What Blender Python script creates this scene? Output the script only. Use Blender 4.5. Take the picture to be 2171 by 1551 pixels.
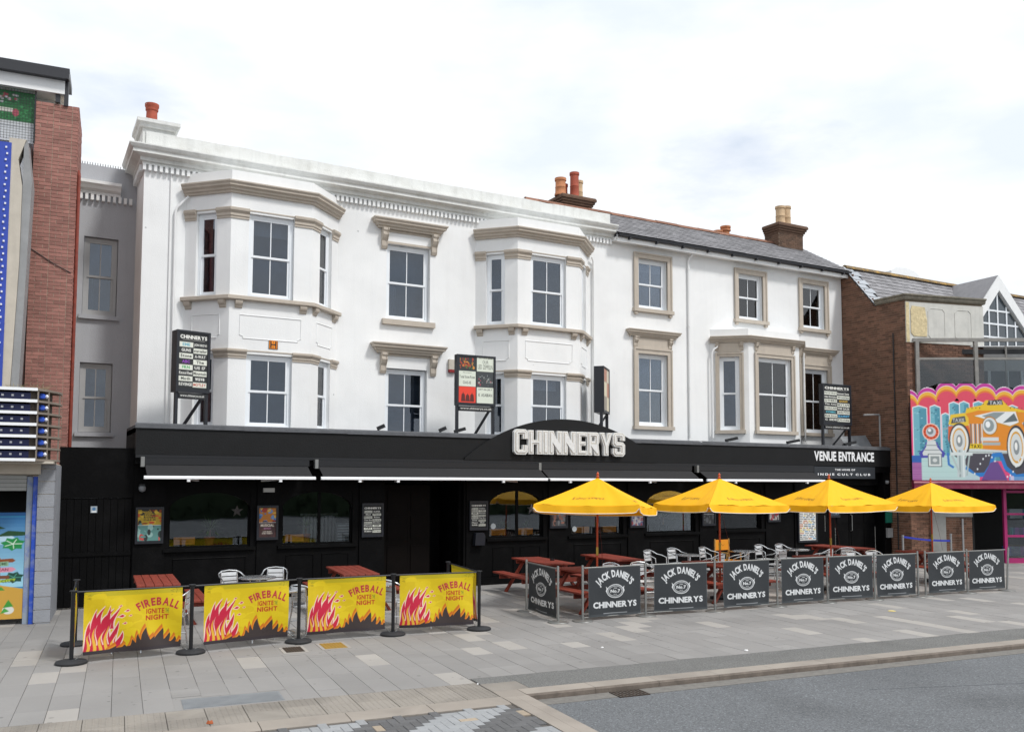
import bpy, math, random
import numpy as np
from mathutils import Vector, Matrix

random.seed(7)
R = math.radians
sc = bpy.context.scene
for o in list(bpy.data.objects):
    bpy.data.objects.remove(o)
COL = sc.collection

# ------------------------------------------------------------------ camera
cam_d = bpy.data.cameras.new('camera')
cam_d.sensor_width = 36.0
cam_d.lens = 31.405
cam_d.shift_x = -0.0022
cam_d.shift_y = 0.0574
cam_d.clip_end = 2000
cam = bpy.data.objects.new('camera', cam_d)
COL.objects.link(cam)
def cam_matrix(yaw, pitch, roll, loc):
    cy, sy, cp, sp = math.cos(yaw), math.sin(yaw), math.cos(pitch), math.sin(pitch)
    fwd = Vector((sy * cp, cy * cp, sp)); right = Vector((cy, -sy, 0)); up = right.cross(fwd)
    c, s = math.cos(roll), math.sin(roll)
    r2 = c * right + s * up; u2 = -s * right + c * up
    m = Matrix((r2, u2, -fwd)).transposed().to_4x4(); m.translation = loc
    return m
cam.matrix_world = cam_matrix(R(28.9877), R(3.823), R(0.1077), Vector((0, 0, 2.4549)))
sc.camera = cam

# ------------------------------------------------------------------ world: bright broken cloud over a Nishita sky
SUN_EL, SUN_AZ = 52.0, 152.0
w = bpy.data.worlds.new('World'); sc.world = w; w.use_nodes = True
nt = w.node_tree; nt.nodes.clear()
N, L = nt.nodes.new, nt.links.new
out = N('ShaderNodeOutputWorld')
sky = N('ShaderNodeTexSky'); sky.sky_type = 'NISHITA'; sky.sun_disc = False
sky.sun_elevation = R(SUN_EL); sky.sun_rotation = R(SUN_AZ); sky.air_density = 1.0; sky.dust_density = 2.0
bg1 = N('ShaderNodeBackground'); bg1.inputs[1].default_value = 0.15; L(sky.outputs[0], bg1.inputs[0])
tc = N('ShaderNodeTexCoord')
mp = N('ShaderNodeMapping'); mp.inputs['Scale'].default_value = (1.6, 1.6, 4.4); mp.inputs['Location'].default_value = (2.1417, 4.898, 3.3296); L(tc.outputs['Generated'], mp.inputs[0])
n1 = N('ShaderNodeTexNoise'); n1.inputs['Scale'].default_value = 1.7; n1.inputs['Detail'].default_value = 7; n1.inputs['Roughness'].default_value = .55
L(mp.outputs[0], n1.inputs['Vector'])
cov = N('ShaderNodeMapRange'); cov.inputs[1].default_value = .27; cov.inputs[2].default_value = .42
cov.inputs[3].default_value = .6; cov.inputs[4].default_value = 1.0; L(n1.outputs[0], cov.inputs[0])
n2 = N('ShaderNodeTexNoise'); n2.inputs['Scale'].default_value = 2.6; n2.inputs['Detail'].default_value = 6
L(mp.outputs[0], n2.inputs['Vector'])
shade = N('ShaderNodeValToRGB'); shade.color_ramp.elements[0].position = .36; shade.color_ramp.elements[0].color = (.77, .835, .915, 1)
shade.color_ramp.elements[1].position = .60; shade.color_ramp.elements[1].color = (.97, .985, 1.0, 1)
L(n2.outputs[0], shade.inputs[0])
bg2 = N('ShaderNodeBackground'); bg2.inputs[1].default_value = 0.92; L(shade.outputs[0], bg2.inputs[0])
mx = N('ShaderNodeMixShader'); L(cov.outputs[0], mx.inputs[0]); L(bg1.outputs[0], mx.inputs[1]); L(bg2.outputs[0], mx.inputs[2])
L(mx.outputs[0], out.inputs[0])

# ------------------------------------------------------------------ sun behind thin cloud
sd = bpy.data.lights.new('sun', 'SUN'); sd.energy = 2.0; sd.angle = R(9); sd.color = (1, .975, .94)
sun = bpy.data.objects.new('sun', sd); COL.objects.link(sun)
az, el = R(SUN_AZ), R(SUN_EL)
to_sun = Vector((math.sin(az) * math.cos(el), math.cos(az) * math.cos(el), math.sin(el)))
sun.rotation_euler = to_sun.to_track_quat('Z', 'Y').to_euler(); sun.location = to_sun * 60

vs = sc.view_settings
vs.view_transform = 'Standard'; vs.look = 'None'; vs.gamma = 1; vs.exposure = 0.31; vs.use_curve_mapping = False
sc.cycles.max_bounces = 6; sc.cycles.transparent_max_bounces = 8; sc.cycles.caustics_reflective = False; sc.cycles.caustics_refractive = False
sc.cycles.use_denoising = True

# ================================================================== helpers
def lin(h):
    if not isinstance(h, str): return tuple(h)
    h = h.lstrip('#'); v = [int(h[i:i + 2], 16) / 255 for i in (0, 2, 4)]
    return tuple(x / 12.92 if x <= .04045 else ((x + .055) / 1.055) ** 2.4 for x in v)

MATS = {}
def mat(name, col, rough=.6, metal=0.0, var=0.0, vscale=3.0, bump=0.0, bscale=60.0, spec=.5, streak=0.0, col2=None, attr=None,
        rnd=0.0, island=0.0, stretch=(1, 1, 1), coat=0.0, spots=None, blot=None):
    """Procedural Principled material: base colour varied by world-space noise, optional vertical streaks, fine bump."""
    if name in MATS: return MATS[name]
    m = bpy.data.materials.new(name); m.use_nodes = True; MATS[name] = m
    t = m.node_tree; b = t.nodes['Principled BSDF']; N, L = t.nodes.new, t.links.new
    c = lin(col); b.inputs['Roughness'].default_value = rough; b.inputs['Metallic'].default_value = metal
    b.inputs['Specular IOR Level'].default_value = spec
    if coat: b.inputs['Coat Weight'].default_value = coat; b.inputs['Coat Roughness'].default_value = .1
    if attr:
        a = N('ShaderNodeAttribute'); a.attribute_name = attr; cur = a.outputs['Color']
    else:
        rgb = N('ShaderNodeRGB'); rgb.outputs[0].default_value = (*c, 1); cur = rgb.outputs[0]
    geo = N('ShaderNodeNewGeometry'); mp = N('ShaderNodeMapping'); mp.inputs['Scale'].default_value = stretch
    L(geo.outputs['Position'], mp.inputs[0]); P = mp.outputs[0]
    def mul(src, fac_out):
        x = N('ShaderNodeMix'); x.data_type = 'RGBA'; x.blend_type = 'MULTIPLY'; x.inputs[0].default_value = 1
        L(src, x.inputs[6]); L(fac_out, x.inputs[7]); return x.outputs[2]
    def rng(src, lo, hi, a=0.0, z=1.0):
        r = N('ShaderNodeMapRange'); r.inputs[1].default_value = a; r.inputs[2].default_value = z
        r.inputs[3].default_value = lo; r.inputs[4].default_value = hi; L(src, r.inputs[0]); return r.outputs[0]
    if var:
        n = N('ShaderNodeTexNoise'); n.inputs['Scale'].default_value = vscale; n.inputs['Detail'].default_value = 8; n.inputs['Roughness'].default_value = .65
        L(P, n.inputs['Vector'])
        if col2:
            x = N('ShaderNodeMix'); x.data_type = 'RGBA'; x.inputs[7].default_value = (*lin(col2), 1)
            L(rng(n.outputs[0], 0, var, .48, .68), x.inputs[0]); L(cur, x.inputs[6]); cur = x.outputs[2]
        else:
            cur = mul(cur, rng(n.outputs[0], 1 - var, 1 + var, .3, .7))
    if streak:
        mp2 = N('ShaderNodeMapping'); mp2.inputs['Scale'].default_value = (7, 7, .5); L(geo.outputs['Position'], mp2.inputs[0])
        n = N('ShaderNodeTexNoise'); n.inputs['Scale'].default_value = 1.0; n.inputs['Detail'].default_value = 6; L(mp2.outputs[0], n.inputs['Vector'])
        cur = mul(cur, rng(n.outputs[0], 1, 1 - streak, .5, .75))
    if spots:        # small round marks (gum, chips): cells per metre, radius as share of a cell, darkening
        v = N('ShaderNodeTexVoronoi'); v.inputs['Scale'].default_value = spots[0]; L(geo.outputs['Position'], v.inputs['Vector'])
        wn = N('ShaderNodeTexWhiteNoise'); L(v.outputs['Color'], wn.inputs[0])
        th = N('ShaderNodeMath'); th.operation = 'MULTIPLY'; th.inputs[1].default_value = spots[1]; L(wn.outputs[0], th.inputs[0])
        lt = N('ShaderNodeMath'); lt.operation = 'LESS_THAN'; L(v.outputs['Distance'], lt.inputs[0]); L(th.outputs[0], lt.inputs[1])
        cur = mul(cur, rng(lt.outputs[0], 1, spots[2]))
    if blot:         # broad uneven soiling: scale, strength
        n = N('ShaderNodeTexNoise'); n.inputs['Scale'].default_value = blot[0]; n.inputs['Detail'].default_value = 5; n.inputs['Distortion'].default_value = .8; L(geo.outputs['Position'], n.inputs['Vector'])
        cur = mul(cur, rng(n.outputs[0], 1 + blot[1] * .4, 1 - blot[1], .42, .72))
    if rnd:
        oi = N('ShaderNodeObjectInfo'); cur = mul(cur, rng(oi.outputs['Random'], 1 - rnd, 1 + rnd))
    if island:
        cur = mul(cur, rng(geo.outputs['Random Per Island'], 1 - island, 1 + island))
    L(cur, b.inputs['Base Color'])
    if bump:
        n = N('ShaderNodeTexNoise'); n.inputs['Scale'].default_value = bscale; n.inputs['Detail'].default_value = 5; L(P, n.inputs['Vector'])
        bp = N('ShaderNodeBump'); bp.inputs['Strength'].default_value = bump; bp.inputs['Distance'].default_value = .02
        L(n.outputs[0], bp.inputs['Height']); L(bp.outputs[0], b.inputs['Normal'])
    return m

def glass_mat(name, tint=(.6, .66, .7), through=.55, wav=.02, ior=1.5, refl=1.35):
    """Window glass: part of the light passes (tinted), the rest mirrors by Fresnel; slight waviness."""
    if name in MATS: return MATS[name]
    m = bpy.data.materials.new(name); m.use_nodes = True; MATS[name] = m
    t = m.node_tree; t.nodes.clear(); N, L = t.nodes.new, t.links.new
    o = N('ShaderNodeOutputMaterial'); tr = N('ShaderNodeBsdfTransparent'); tr.inputs[0].default_value = (*[c * through for c in tint], 1)
    gl = N('ShaderNodeBsdfGlossy'); gl.inputs['Roughness'].default_value = .012; gl.inputs[0].default_value = (.93, .96, 1, 1)
    fr = N('ShaderNodeFresnel'); fr.inputs[0].default_value = ior
    g = N('ShaderNodeNewGeometry'); n = N('ShaderNodeTexNoise'); n.inputs['Scale'].default_value = 1.3; L(g.outputs['Position'], n.inputs['Vector'])
    bp = N('ShaderNodeBump'); bp.inputs['Strength'].default_value = wav * 6; bp.inputs['Distance'].default_value = .01; L(n.outputs[0], bp.inputs['Height'])
    L(bp.outputs[0], gl.inputs['Normal']); L(bp.outputs[0], fr.inputs['Normal'])
    ad = N('ShaderNodeMath'); ad.operation = 'MULTIPLY'; ad.inputs[1].default_value = refl; ad.use_clamp = True; L(fr.outputs[0], ad.inputs[0])
    mx = N('ShaderNodeMixShader'); L(ad.outputs[0], mx.inputs[0]); L(tr.outputs[0], mx.inputs[1]); L(gl.outputs[0], mx.inputs[2]); L(mx.outputs[0], o.inputs[0])
    return m

class Frame:
    """local (a along, b outward, z up) on a vertical plane through (px,py) running at angle ang (degrees)."""
    def __init__(s, px, py, ang=0.0, z=0.0):
        s.p = (px, py); s.c, s.s = math.cos(R(ang)), math.sin(R(ang)); s.z = z; s.ang = ang
    def __call__(s, v):
        a, b, z = v
        return (s.p[0] + a * s.c + b * s.s, s.p[1] + a * s.s - b * s.c, z + s.z)

class MB:
    def __init__(s, T=None): s.v = []; s.f = []; s.T = T; s.m = []
    def add(s, vs, fs, mi=0):
        k = len(s.v); s.v += [s.T(v) for v in vs] if s.T else [tuple(v) for v in vs]
        s.f += [tuple(i + k for i in f) for f in fs]; s.m += [mi] * len(fs); return s
    def box(s, x0, x1, y0, y1, z0, z1, mi=0):
        if x0 > x1: x0, x1 = x1, x0
        if y0 > y1: y0, y1 = y1, y0
        if z0 > z1: z0, z1 = z1, z0
        vs = [(x0, y0, z0), (x1, y0, z0), (x1, y1, z0), (x0, y1, z0), (x0, y0, z1), (x1, y0, z1), (x1, y1, z1), (x0, y1, z1)]
        return s.add(vs, [(0, 3, 2, 1), (4, 5, 6, 7), (0, 1, 5, 4), (1, 2, 6, 5), (2, 3, 7, 6), (3, 0, 4, 7)], mi)
    def cbox(s, x0, x1, y0, y1, z0, z1, c=.006):
        """box with its upper edges chamfered"""
        vs = [(x0, y0, z0), (x1, y0, z0), (x1, y1, z0), (x0, y1, z0), (x0, y0, z1 - c), (x1, y0, z1 - c), (x1, y1, z1 - c), (x0, y1, z1 - c),
              (x0 + c, y0 + c, z1), (x1 - c, y0 + c, z1), (x1 - c, y1 - c, z1), (x0 + c, y1 - c, z1)]
        fs = [(0, 3, 2, 1), (8, 9, 10, 11)]
        for i in range(4):
            j = (i + 1) % 4; fs += [(i, j, j + 4, i + 4), (i + 4, j + 4, j + 8, i + 8)]
        return s.add(vs, fs)
    def prism(s, poly, d0, d1, axis='y'):
        """poly of 2D points extruded: axis y -> poly in (x,z); x -> (y,z); z -> (x,y)"""
        n = len(poly); vs = []
        for d in (d0, d1):
            for p, q in poly:
                vs.append((p, d, q) if axis == 'y' else (d, p, q) if axis == 'x' else (p, q, d))
        fs = [tuple(range(n)), tuple(range(2 * n - 1, n - 1, -1))]
        fs += [(i, i + n, (i + 1) % n + n, (i + 1) % n) for i in range(n)]
        return s.add(vs, fs)
    def beam(s, p, q, w, h, up=(0, 0, 1)):
        """rectangular bar from p to q"""
        p, q = Vector(p), Vector(q); d = (q - p).normalized(); u = Vector(up)
        if abs(d.dot(u)) > .98: u = Vector((0, 1, 0))
        r = d.cross(u).normalized(); u = r.cross(d)
        vs = [e + r * a * w / 2 + u * b * h / 2 for e in (p, q) for a, b in ((-1, -1), (1, -1), (1, 1), (-1, 1))]
        return s.add([tuple(v) for v in vs], [(0, 1, 2, 3), (7, 6, 5, 4), (0, 4, 5, 1), (1, 5, 6, 2), (2, 6, 7, 3), (3, 7, 4, 0)])
    def tube(s, pts, r, n=8, closed=False, r2=None):
        pts = [Vector(p) for p in pts]; m = len(pts); rings = []; prev = None
        for i, p in enumerate(pts):
            a = pts[(i - 1) % m] if (i or closed) else p; b = pts[(i + 1) % m] if (i < m - 1 or closed) else p
            d = (b - a).normalized()
            u = prev if prev is not None else (Vector((0, 0, 1)) if abs(d.z) < .9 else Vector((1, 0, 0)))
            x = d.cross(u)
            if x.length < 1e-4: x = d.cross(Vector((0, 1, 0)))
            x.normalize(); y = x.cross(d).normalized(); prev = y
            rr = r if r2 is None else r + (r2 - r) * i / max(1, m - 1)
            rings.append([tuple(p + (x * math.cos(2 * math.pi * k / n) + y * math.sin(2 * math.pi * k / n)) * rr) for k in range(n)])
        vs = [v for g in rings for v in g]; fs = []
        for i in range(m if closed else m - 1):
            for k in range(n):
                a, b = i * n, ((i + 1) % m) * n
                fs.append((a + k, a + (k + 1) % n, b + (k + 1) % n, b + k))
        if not closed: fs += [tuple(range(n - 1, -1, -1)), tuple(range((m - 1) * n, m * n))]
        return s.add(vs, fs)
    def lathe(s, prof, cx=0, cy=0, n=16, z=0):
        vs = [(cx + r * math.cos(2 * math.pi * k / n), cy + r * math.sin(2 * math.pi * k / n), z + h) for r, h in prof for k in range(n)]
        fs = [(i * n + k, i * n + (k + 1) % n, (i + 1) * n + (k + 1) % n, (i + 1) * n + k) for i in range(len(prof) - 1) for k in range(n)]
        fs += [tuple(range(n - 1, -1, -1)), tuple(range((len(prof) - 1) * n, len(prof) * n))]
        return s.add(vs, fs)
    def wall(s, a0, a1, z0, z1, holes=(), depth=.12, b=0.0):
        """front skin of a wall with rectangular openings and their reveals (local a,b,z)"""
        A = sorted({a0, a1, *[h[0] for h in holes], *[h[1] for h in holes]}); Z = sorted({z0, z1, *[h[2] for h in holes], *[h[3] for h in holes]})
        inh = lambda a, z: any(h[0] < a < h[1] and h[2] < z < h[3] for h in holes)
        for i in range(len(A) - 1):
            for j in range(len(Z) - 1):
                if not inh((A[i] + A[i + 1]) / 2, (Z[j] + Z[j + 1]) / 2):
                    s.add([(A[i], b, Z[j]), (A[i + 1], b, Z[j]), (A[i + 1], b, Z[j + 1]), (A[i], b, Z[j + 1])], [(0, 1, 2, 3)])
        for h in holes:
            p, q, u, v = h[:4]
            for e in (((p, u), (p, v)), ((q, v), (q, u)), ((p, v), (q, v)), ((q, u), (p, u))):
                (m, n), (o, r) = e
                s.add([(m, b, n), (o, b, r), (o, b - depth, r), (m, b - depth, n)], [(0, 1, 2, 3)])
        return s
    def moulding(s, path, prof, caps=True):
        """sweep a closed profile [(out,z)..] along a plan polyline, outward = right-hand side of travel, mitred"""
        P = [Vector(p) for p in path]; m, n = len(P), len(prof); mit = []
        for i in range(m):
            ds = []
            if i: ds.append((P[i] - P[i - 1]).normalized())
            if i < m - 1: ds.append((P[i + 1] - P[i]).normalized())
            ns = [Vector((d.y, -d.x)) for d in ds]
            if len(ns) == 1: mit.append(ns[0])
            else:
                h = (ns[0] + ns[1]).normalized(); mit.append(h / max(.3, h.dot(ns[0])))
        vs = [(P[i].x + mit[i].x * o, P[i].y + mit[i].y * o, z) for i in range(m) for o, z in prof]
        fs = [(i * n + k, i * n + (k + 1) % n, (i + 1) * n + (k + 1) % n, (i + 1) * n + k) for i in range(m - 1) for k in range(n)]
        if caps: fs += [tuple(range(n - 1, -1, -1)), tuple(range((m - 1) * n, m * n))]
        return s.add(vs, fs)
    def mesh(s, name, mats, org=(0, 0, 0), smooth=False):
        me = bpy.data.meshes.new(name)
        me.from_pydata([(v[0] - org[0], v[1] - org[1], v[2] - org[2]) for v in s.v], [], s.f)
        for m in (mats if isinstance(mats, (list, tuple)) else [mats]): me.materials.append(m)
        if any(s.m): me.polygons.foreach_set('material_index', s.m)
        if smooth:
            me.polygons.foreach_set('use_smooth', [True] * len(me.polygons))
            me.set_sharp_from_angle(angle=R(40))
        fix_normals(me)
        return me

def fix_normals(me):
    import bmesh
    bm = bmesh.new(); bm.from_mesh(me); bmesh.ops.recalc_face_normals(bm, faces=bm.faces); bm.to_mesh(me); bm.free()

ORG = {}
def thing(name, label, cat, loc=(0, 0, 0), rz=0.0, group=None, world=False, kind=None):
    """an Empty at the base of a thing; world=True: its parts are given in world coordinates"""
    o = bpy.data.objects.new(name, None); COL.objects.link(o); o.location = loc; o.rotation_euler = (0, 0, rz); o.empty_display_size = .2
    if label: o['label'] = label
    if cat: o['category'] = cat
    if group: o['group'] = group
    if kind: o['kind'] = kind
    ORG[o.name] = tuple(loc) if world else (0, 0, 0)
    return o
def tag(o, label=None, cat=None, group=None, kind=None):
    for k, v in (('label', label), ('category', cat), ('group', group), ('kind', kind)):
        if v: o[k] = v
    return o
def part(name, mb, m, parent=None, label=None, kind=None, smooth=False):
    org = ORG.get(parent.name, (0, 0, 0)) if parent else (0, 0, 0)
    me = mb.mesh(name, m, org, smooth); return link(name, me, parent, label=label, kind=kind)
def link(name, me, parent=None, loc=(0, 0, 0), rot=(0, 0, 0), label=None, kind=None):
    o = bpy.data.objects.new(name, me); COL.objects.link(o); o.location = loc; o.rotation_euler = rot
    if parent: o.parent = parent; ORG[o.name] = ORG.get(parent.name, (0, 0, 0))
    if label: o['label'] = label
    if kind: o['kind'] = kind
    return o
def single(name, mb, m, label, cat, loc=(0, 0, 0), rz=0.0, group=None, smooth=False, world=False):
    """a thing that is one mesh; world=True: mesh given in world coordinates and re-based on loc"""
    me = mb.mesh(name, m, loc if world else (0, 0, 0), smooth); o = link(name, me, None, loc, (0, 0, rz)); tag(o, label, cat, group); ORG[o.name] = tuple(loc) if world else (0, 0, 0)
    return o
def copy_tree(o, parent=None):
    c = o.copy(); COL.objects.link(c); ORG[c.name] = ORG.get(o.name, (0, 0, 0))
    if parent: c.parent = parent
    for ch in KIDS.get(o.name, []): copy_tree(ch, c)
    return c
KIDS = {}
def freeze(o):
    """remember the children of a prototype so that copies can be made without scanning the scene"""
    KIDS[o.name] = list(o.children)
    for ch in o.children: freeze(ch)
    return o

# ------------------------------------------------------------------ lettering: glyph outlines of the built-in font
GL = {}
def load_glyphs(chars, bolds=(0.0, .018, .04)):
    tmp = []
    for b in bolds:
        for ch in chars:
            c = bpy.data.curves.new('g', 'FONT'); c.body = ch; c.offset = b; c.resolution_u = 3; c.fill_mode = 'FRONT'
            o = bpy.data.objects.new('g', c); COL.objects.link(o); tmp.append((b, ch, o))
    dg = bpy.context.evaluated_depsgraph_get(); dg.update()
    for b, ch, o in tmp:
        me = o.evaluated_get(dg).to_mesh(); me.calc_loop_triangles()
        v = np.array([p.co[:2] for p in me.vertices], float).reshape(-1, 2); t = [tuple(x.vertices) for x in me.loop_triangles]
        GL[(ch, b)] = (v, t); o.evaluated_get(dg).to_mesh_clear()
    for b, ch, o in tmp:
        d = o.data; bpy.data.objects.remove(o); bpy.data.curves.remove(d)
load_glyphs("ABCDEFGHIJKLMNOPRSTUVWXYZabcdefghijklmnoprstuvwxyz0123456789.'&:/-")

def layout(txt, bold=.018, track=.06):
    """-> list of (vertices Nx2, triangles) and total width, cap height ~ .7"""
    x = 0; res = []
    for ch in txt:
        if ch == ' ': x += .32; continue
        v, t = GL[(ch, bold)]
        if not len(v): continue
        u = v.copy(); u[:, 0] += x - v[:, 0].min(); res.append((u, t)); x = u[:, 0].max() + track
    return res, x - track

class Print:
    """flat print: shapes rasterised to a small grid of colours that becomes the colour attribute of a grid mesh"""
    def __init__(s, w, h, res, bg, ss=3):
        s.w, s.h = w, h; s.nx, s.nz = max(2, int(w * res)), max(2, int(h * res)); s.ss = ss
        s.W, s.H = s.nx * ss, s.nz * ss; s.a = np.empty((s.H, s.W, 3)); s.a[:] = lin(bg)
        s.sx, s.sz = s.W / w, s.H / h; s.tf = None
    def _box(s, P):
        x0 = max(0, int(P[:, 0].min() * s.sx) - 1); x1 = min(s.W, int(P[:, 0].max() * s.sx) + 2)
        z0 = max(0, int(P[:, 1].min() * s.sz) - 1); z1 = min(s.H, int(P[:, 1].max() * s.sz) + 2)
        return x0, x1, z0, z1
    def poly(s, pts, col):
        P = np.array([s.tf(*p) for p in pts] if s.tf else pts, float); x0, x1, z0, z1 = s._box(P)
        if x1 <= x0 or z1 <= z0: return s
        X, Z = np.meshgrid((np.arange(x0, x1) + .5) / s.sx, (np.arange(z0, z1) + .5) / s.sz)
        ins = np.zeros(X.shape, bool); n = len(P)
        for i in range(n):
            (ax, az), (bx, bz) = P[i], P[(i + 1) % n]
            if az == bz: continue
            ins ^= ((az > Z) != (bz > Z)) & (X < (bx - ax) * (Z - az) / (bz - az) + ax)
        s.a[z0:z1, x0:x1][ins] = lin(col); return s
    def rect(s, x0, z0, x1, z1, col): return s.poly([(x0, z0), (x1, z0), (x1, z1), (x0, z1)], col)
    def oval(s, cx, cz, rx, rz, col, n=28): return s.poly([(cx + rx * math.cos(k * 2 * math.pi / n), cz + rz * math.sin(k * 2 * math.pi / n)) for k in range(n)], col)
    def line(s, pts, wd, col):
        for (a, b), (c, d) in zip(pts, pts[1:]):
            l = math.hypot(c - a, d - b) or 1; nx, nz = -(d - b) / l * wd / 2, (c - a) / l * wd / 2
            s.poly([(a + nx, b + nz), (c + nx, d + nz), (c - nx, d - nz), (a - nx, b - nz)], col)
        for p in pts[1:-1]: s.oval(p[0], p[1], wd / 2, wd / 2, col, 8)
        return s
    def tris(s, V, T, col):
        c = lin(col)
        if s.tf: V = np.array([s.tf(*p) for p in V])
        for t in T:
            P = V[list(t)]; x0, x1, z0, z1 = s._box(P)
            if x1 <= x0 or z1 <= z0: continue
            X, Z = np.meshgrid((np.arange(x0, x1) + .5) / s.sx, (np.arange(z0, z1) + .5) / s.sz)
            (ax, az), (bx, bz), (cx, cz) = P
            e1 = (bx - ax) * (Z - az) - (bz - az) * (X - ax); e2 = (cx - bx) * (Z - bz) - (cz - bz) * (X - bx); e3 = (ax - cx) * (Z - cz) - (az - cz) * (X - cx)
            ins = ((e1 >= 0) & (e2 >= 0) & (e3 >= 0)) | ((e1 <= 0) & (e2 <= 0) & (e3 <= 0))
            s.a[z0:z1, x0:x1][ins] = c
        return s
    def text(s, txt, x0, z0, x1, z1, col, bold=.018, track=.06, warp=None, slant=0.0):
        g, wd = layout(txt, bold, track)
        if not g: return s
        lo = min(u[:, 1].min() for u, t in g); hi = max(u[:, 1].max() for u, t in g)
        for u, t in g:
            q = (u - [0, lo]) / [wd, hi - lo]; q[:, 0] += q[:, 1] * slant
            V = np.stack([x0 + q[:, 0] * (x1 - x0), z0 + q[:, 1] * (z1 - z0)], 1)
            if warp: V = np.array([warp(a, b) for a, b in q])
            s.tris(V, t, col)
        return s
    def arc(s, txt, cx, cz, r, h, a0, a1, col, bold=.018, track=.06):
        def wp(a, b):
            an = R(a0 + (a1 - a0) * a); rr = r + h * b
            return cx + rr * math.sin(an), cz + rr * math.cos(an)
        return s.text(txt, 0, 0, 1, 1, col, bold, track, wp)
    def mottle(s, amt, seed=0):
        r = np.random.RandomState(seed); s.a *= 1 + amt * (r.rand(s.H, s.W, 1) - .5); return s
    def colours(s):
        a = s.a.reshape(s.nz, s.ss, s.nx, s.ss, 3).mean((1, 3)); return a
    def sample(s, x, z):
        a = s.colours(); i = np.clip(((x / s.w) * s.nx).astype(int), 0, s.nx - 1); j = np.clip(((z / s.h) * s.nz).astype(int), 0, s.nz - 1); return a[j, i]
    def mesh(s, name, m, T=None, disp=None, org=(0, 0, 0), keep=None, off=0.0):
        """grid mesh in the (x,z) plane facing -y (or mapped through a Frame T)"""
        a = s.colours(); nx, nz = s.nx, s.nz
        X, Z = np.meshgrid((np.arange(nx)) / (nx - 1) * s.w, (np.arange(nz)) / (nz - 1) * s.h)
        B = np.full(X.shape, off)
        if disp is not None: B = B + disp(X, Z)
        X, Z, B = X.ravel(), Z.ravel(), B.ravel()
        if T is None: co = np.stack([X, -B, Z], 1)
        else: co = np.stack([T.p[0] + X * T.c + B * T.s, T.p[1] + X * T.s - B * T.c, Z + T.z], 1) - np.array(org)
        idx = np.arange(nx * nz).reshape(nz, nx)
        q = np.stack([idx[:-1, :-1], idx[:-1, 1:], idx[1:, 1:], idx[1:, :-1]], -1).reshape(-1, 4)
        if keep is not None:
            K = keep(X.reshape(nz, nx), Z.reshape(nz, nx)); q = q[(K[:-1, :-1] & K[:-1, 1:] & K[1:, 1:] & K[1:, :-1]).ravel()]
        return grid_mesh(name, co, q, a.reshape(-1, 3), m)
def grid_mesh(name, co, q, rgb, m):
    me = bpy.data.meshes.new(name); me.vertices.add(len(co)); me.vertices.foreach_set('co', np.asarray(co, np.float32).ravel())
    me.loops.add(q.size); me.loops.foreach_set('vertex_index', q.astype(np.int32).ravel()); me.polygons.add(len(q))
    me.polygons.foreach_set('loop_start', np.arange(0, q.size, 4, dtype=np.int32)); me.update(calc_edges=True)
    at = me.color_attributes.new('col', 'FLOAT_COLOR', 'POINT')
    at.data.foreach_set('color', np.concatenate([rgb, np.ones((len(rgb), 1))], 1).astype(np.float32).ravel())
    me.polygons.foreach_set('use_smooth', [True] * len(q)); me.materials.append(m); me.validate(); return me

PHI = -0.091                      # the kerb, the paving and the furniture run 5 degrees off the terrace
cP, sP = math.cos(PHI), math.sin(PHI)
def gw(a, b): return (a * cP - b * sP, a * sP + b * cP)
def gr(x, y): return (x * cP + y * sP, -x * sP + y * cP)

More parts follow.
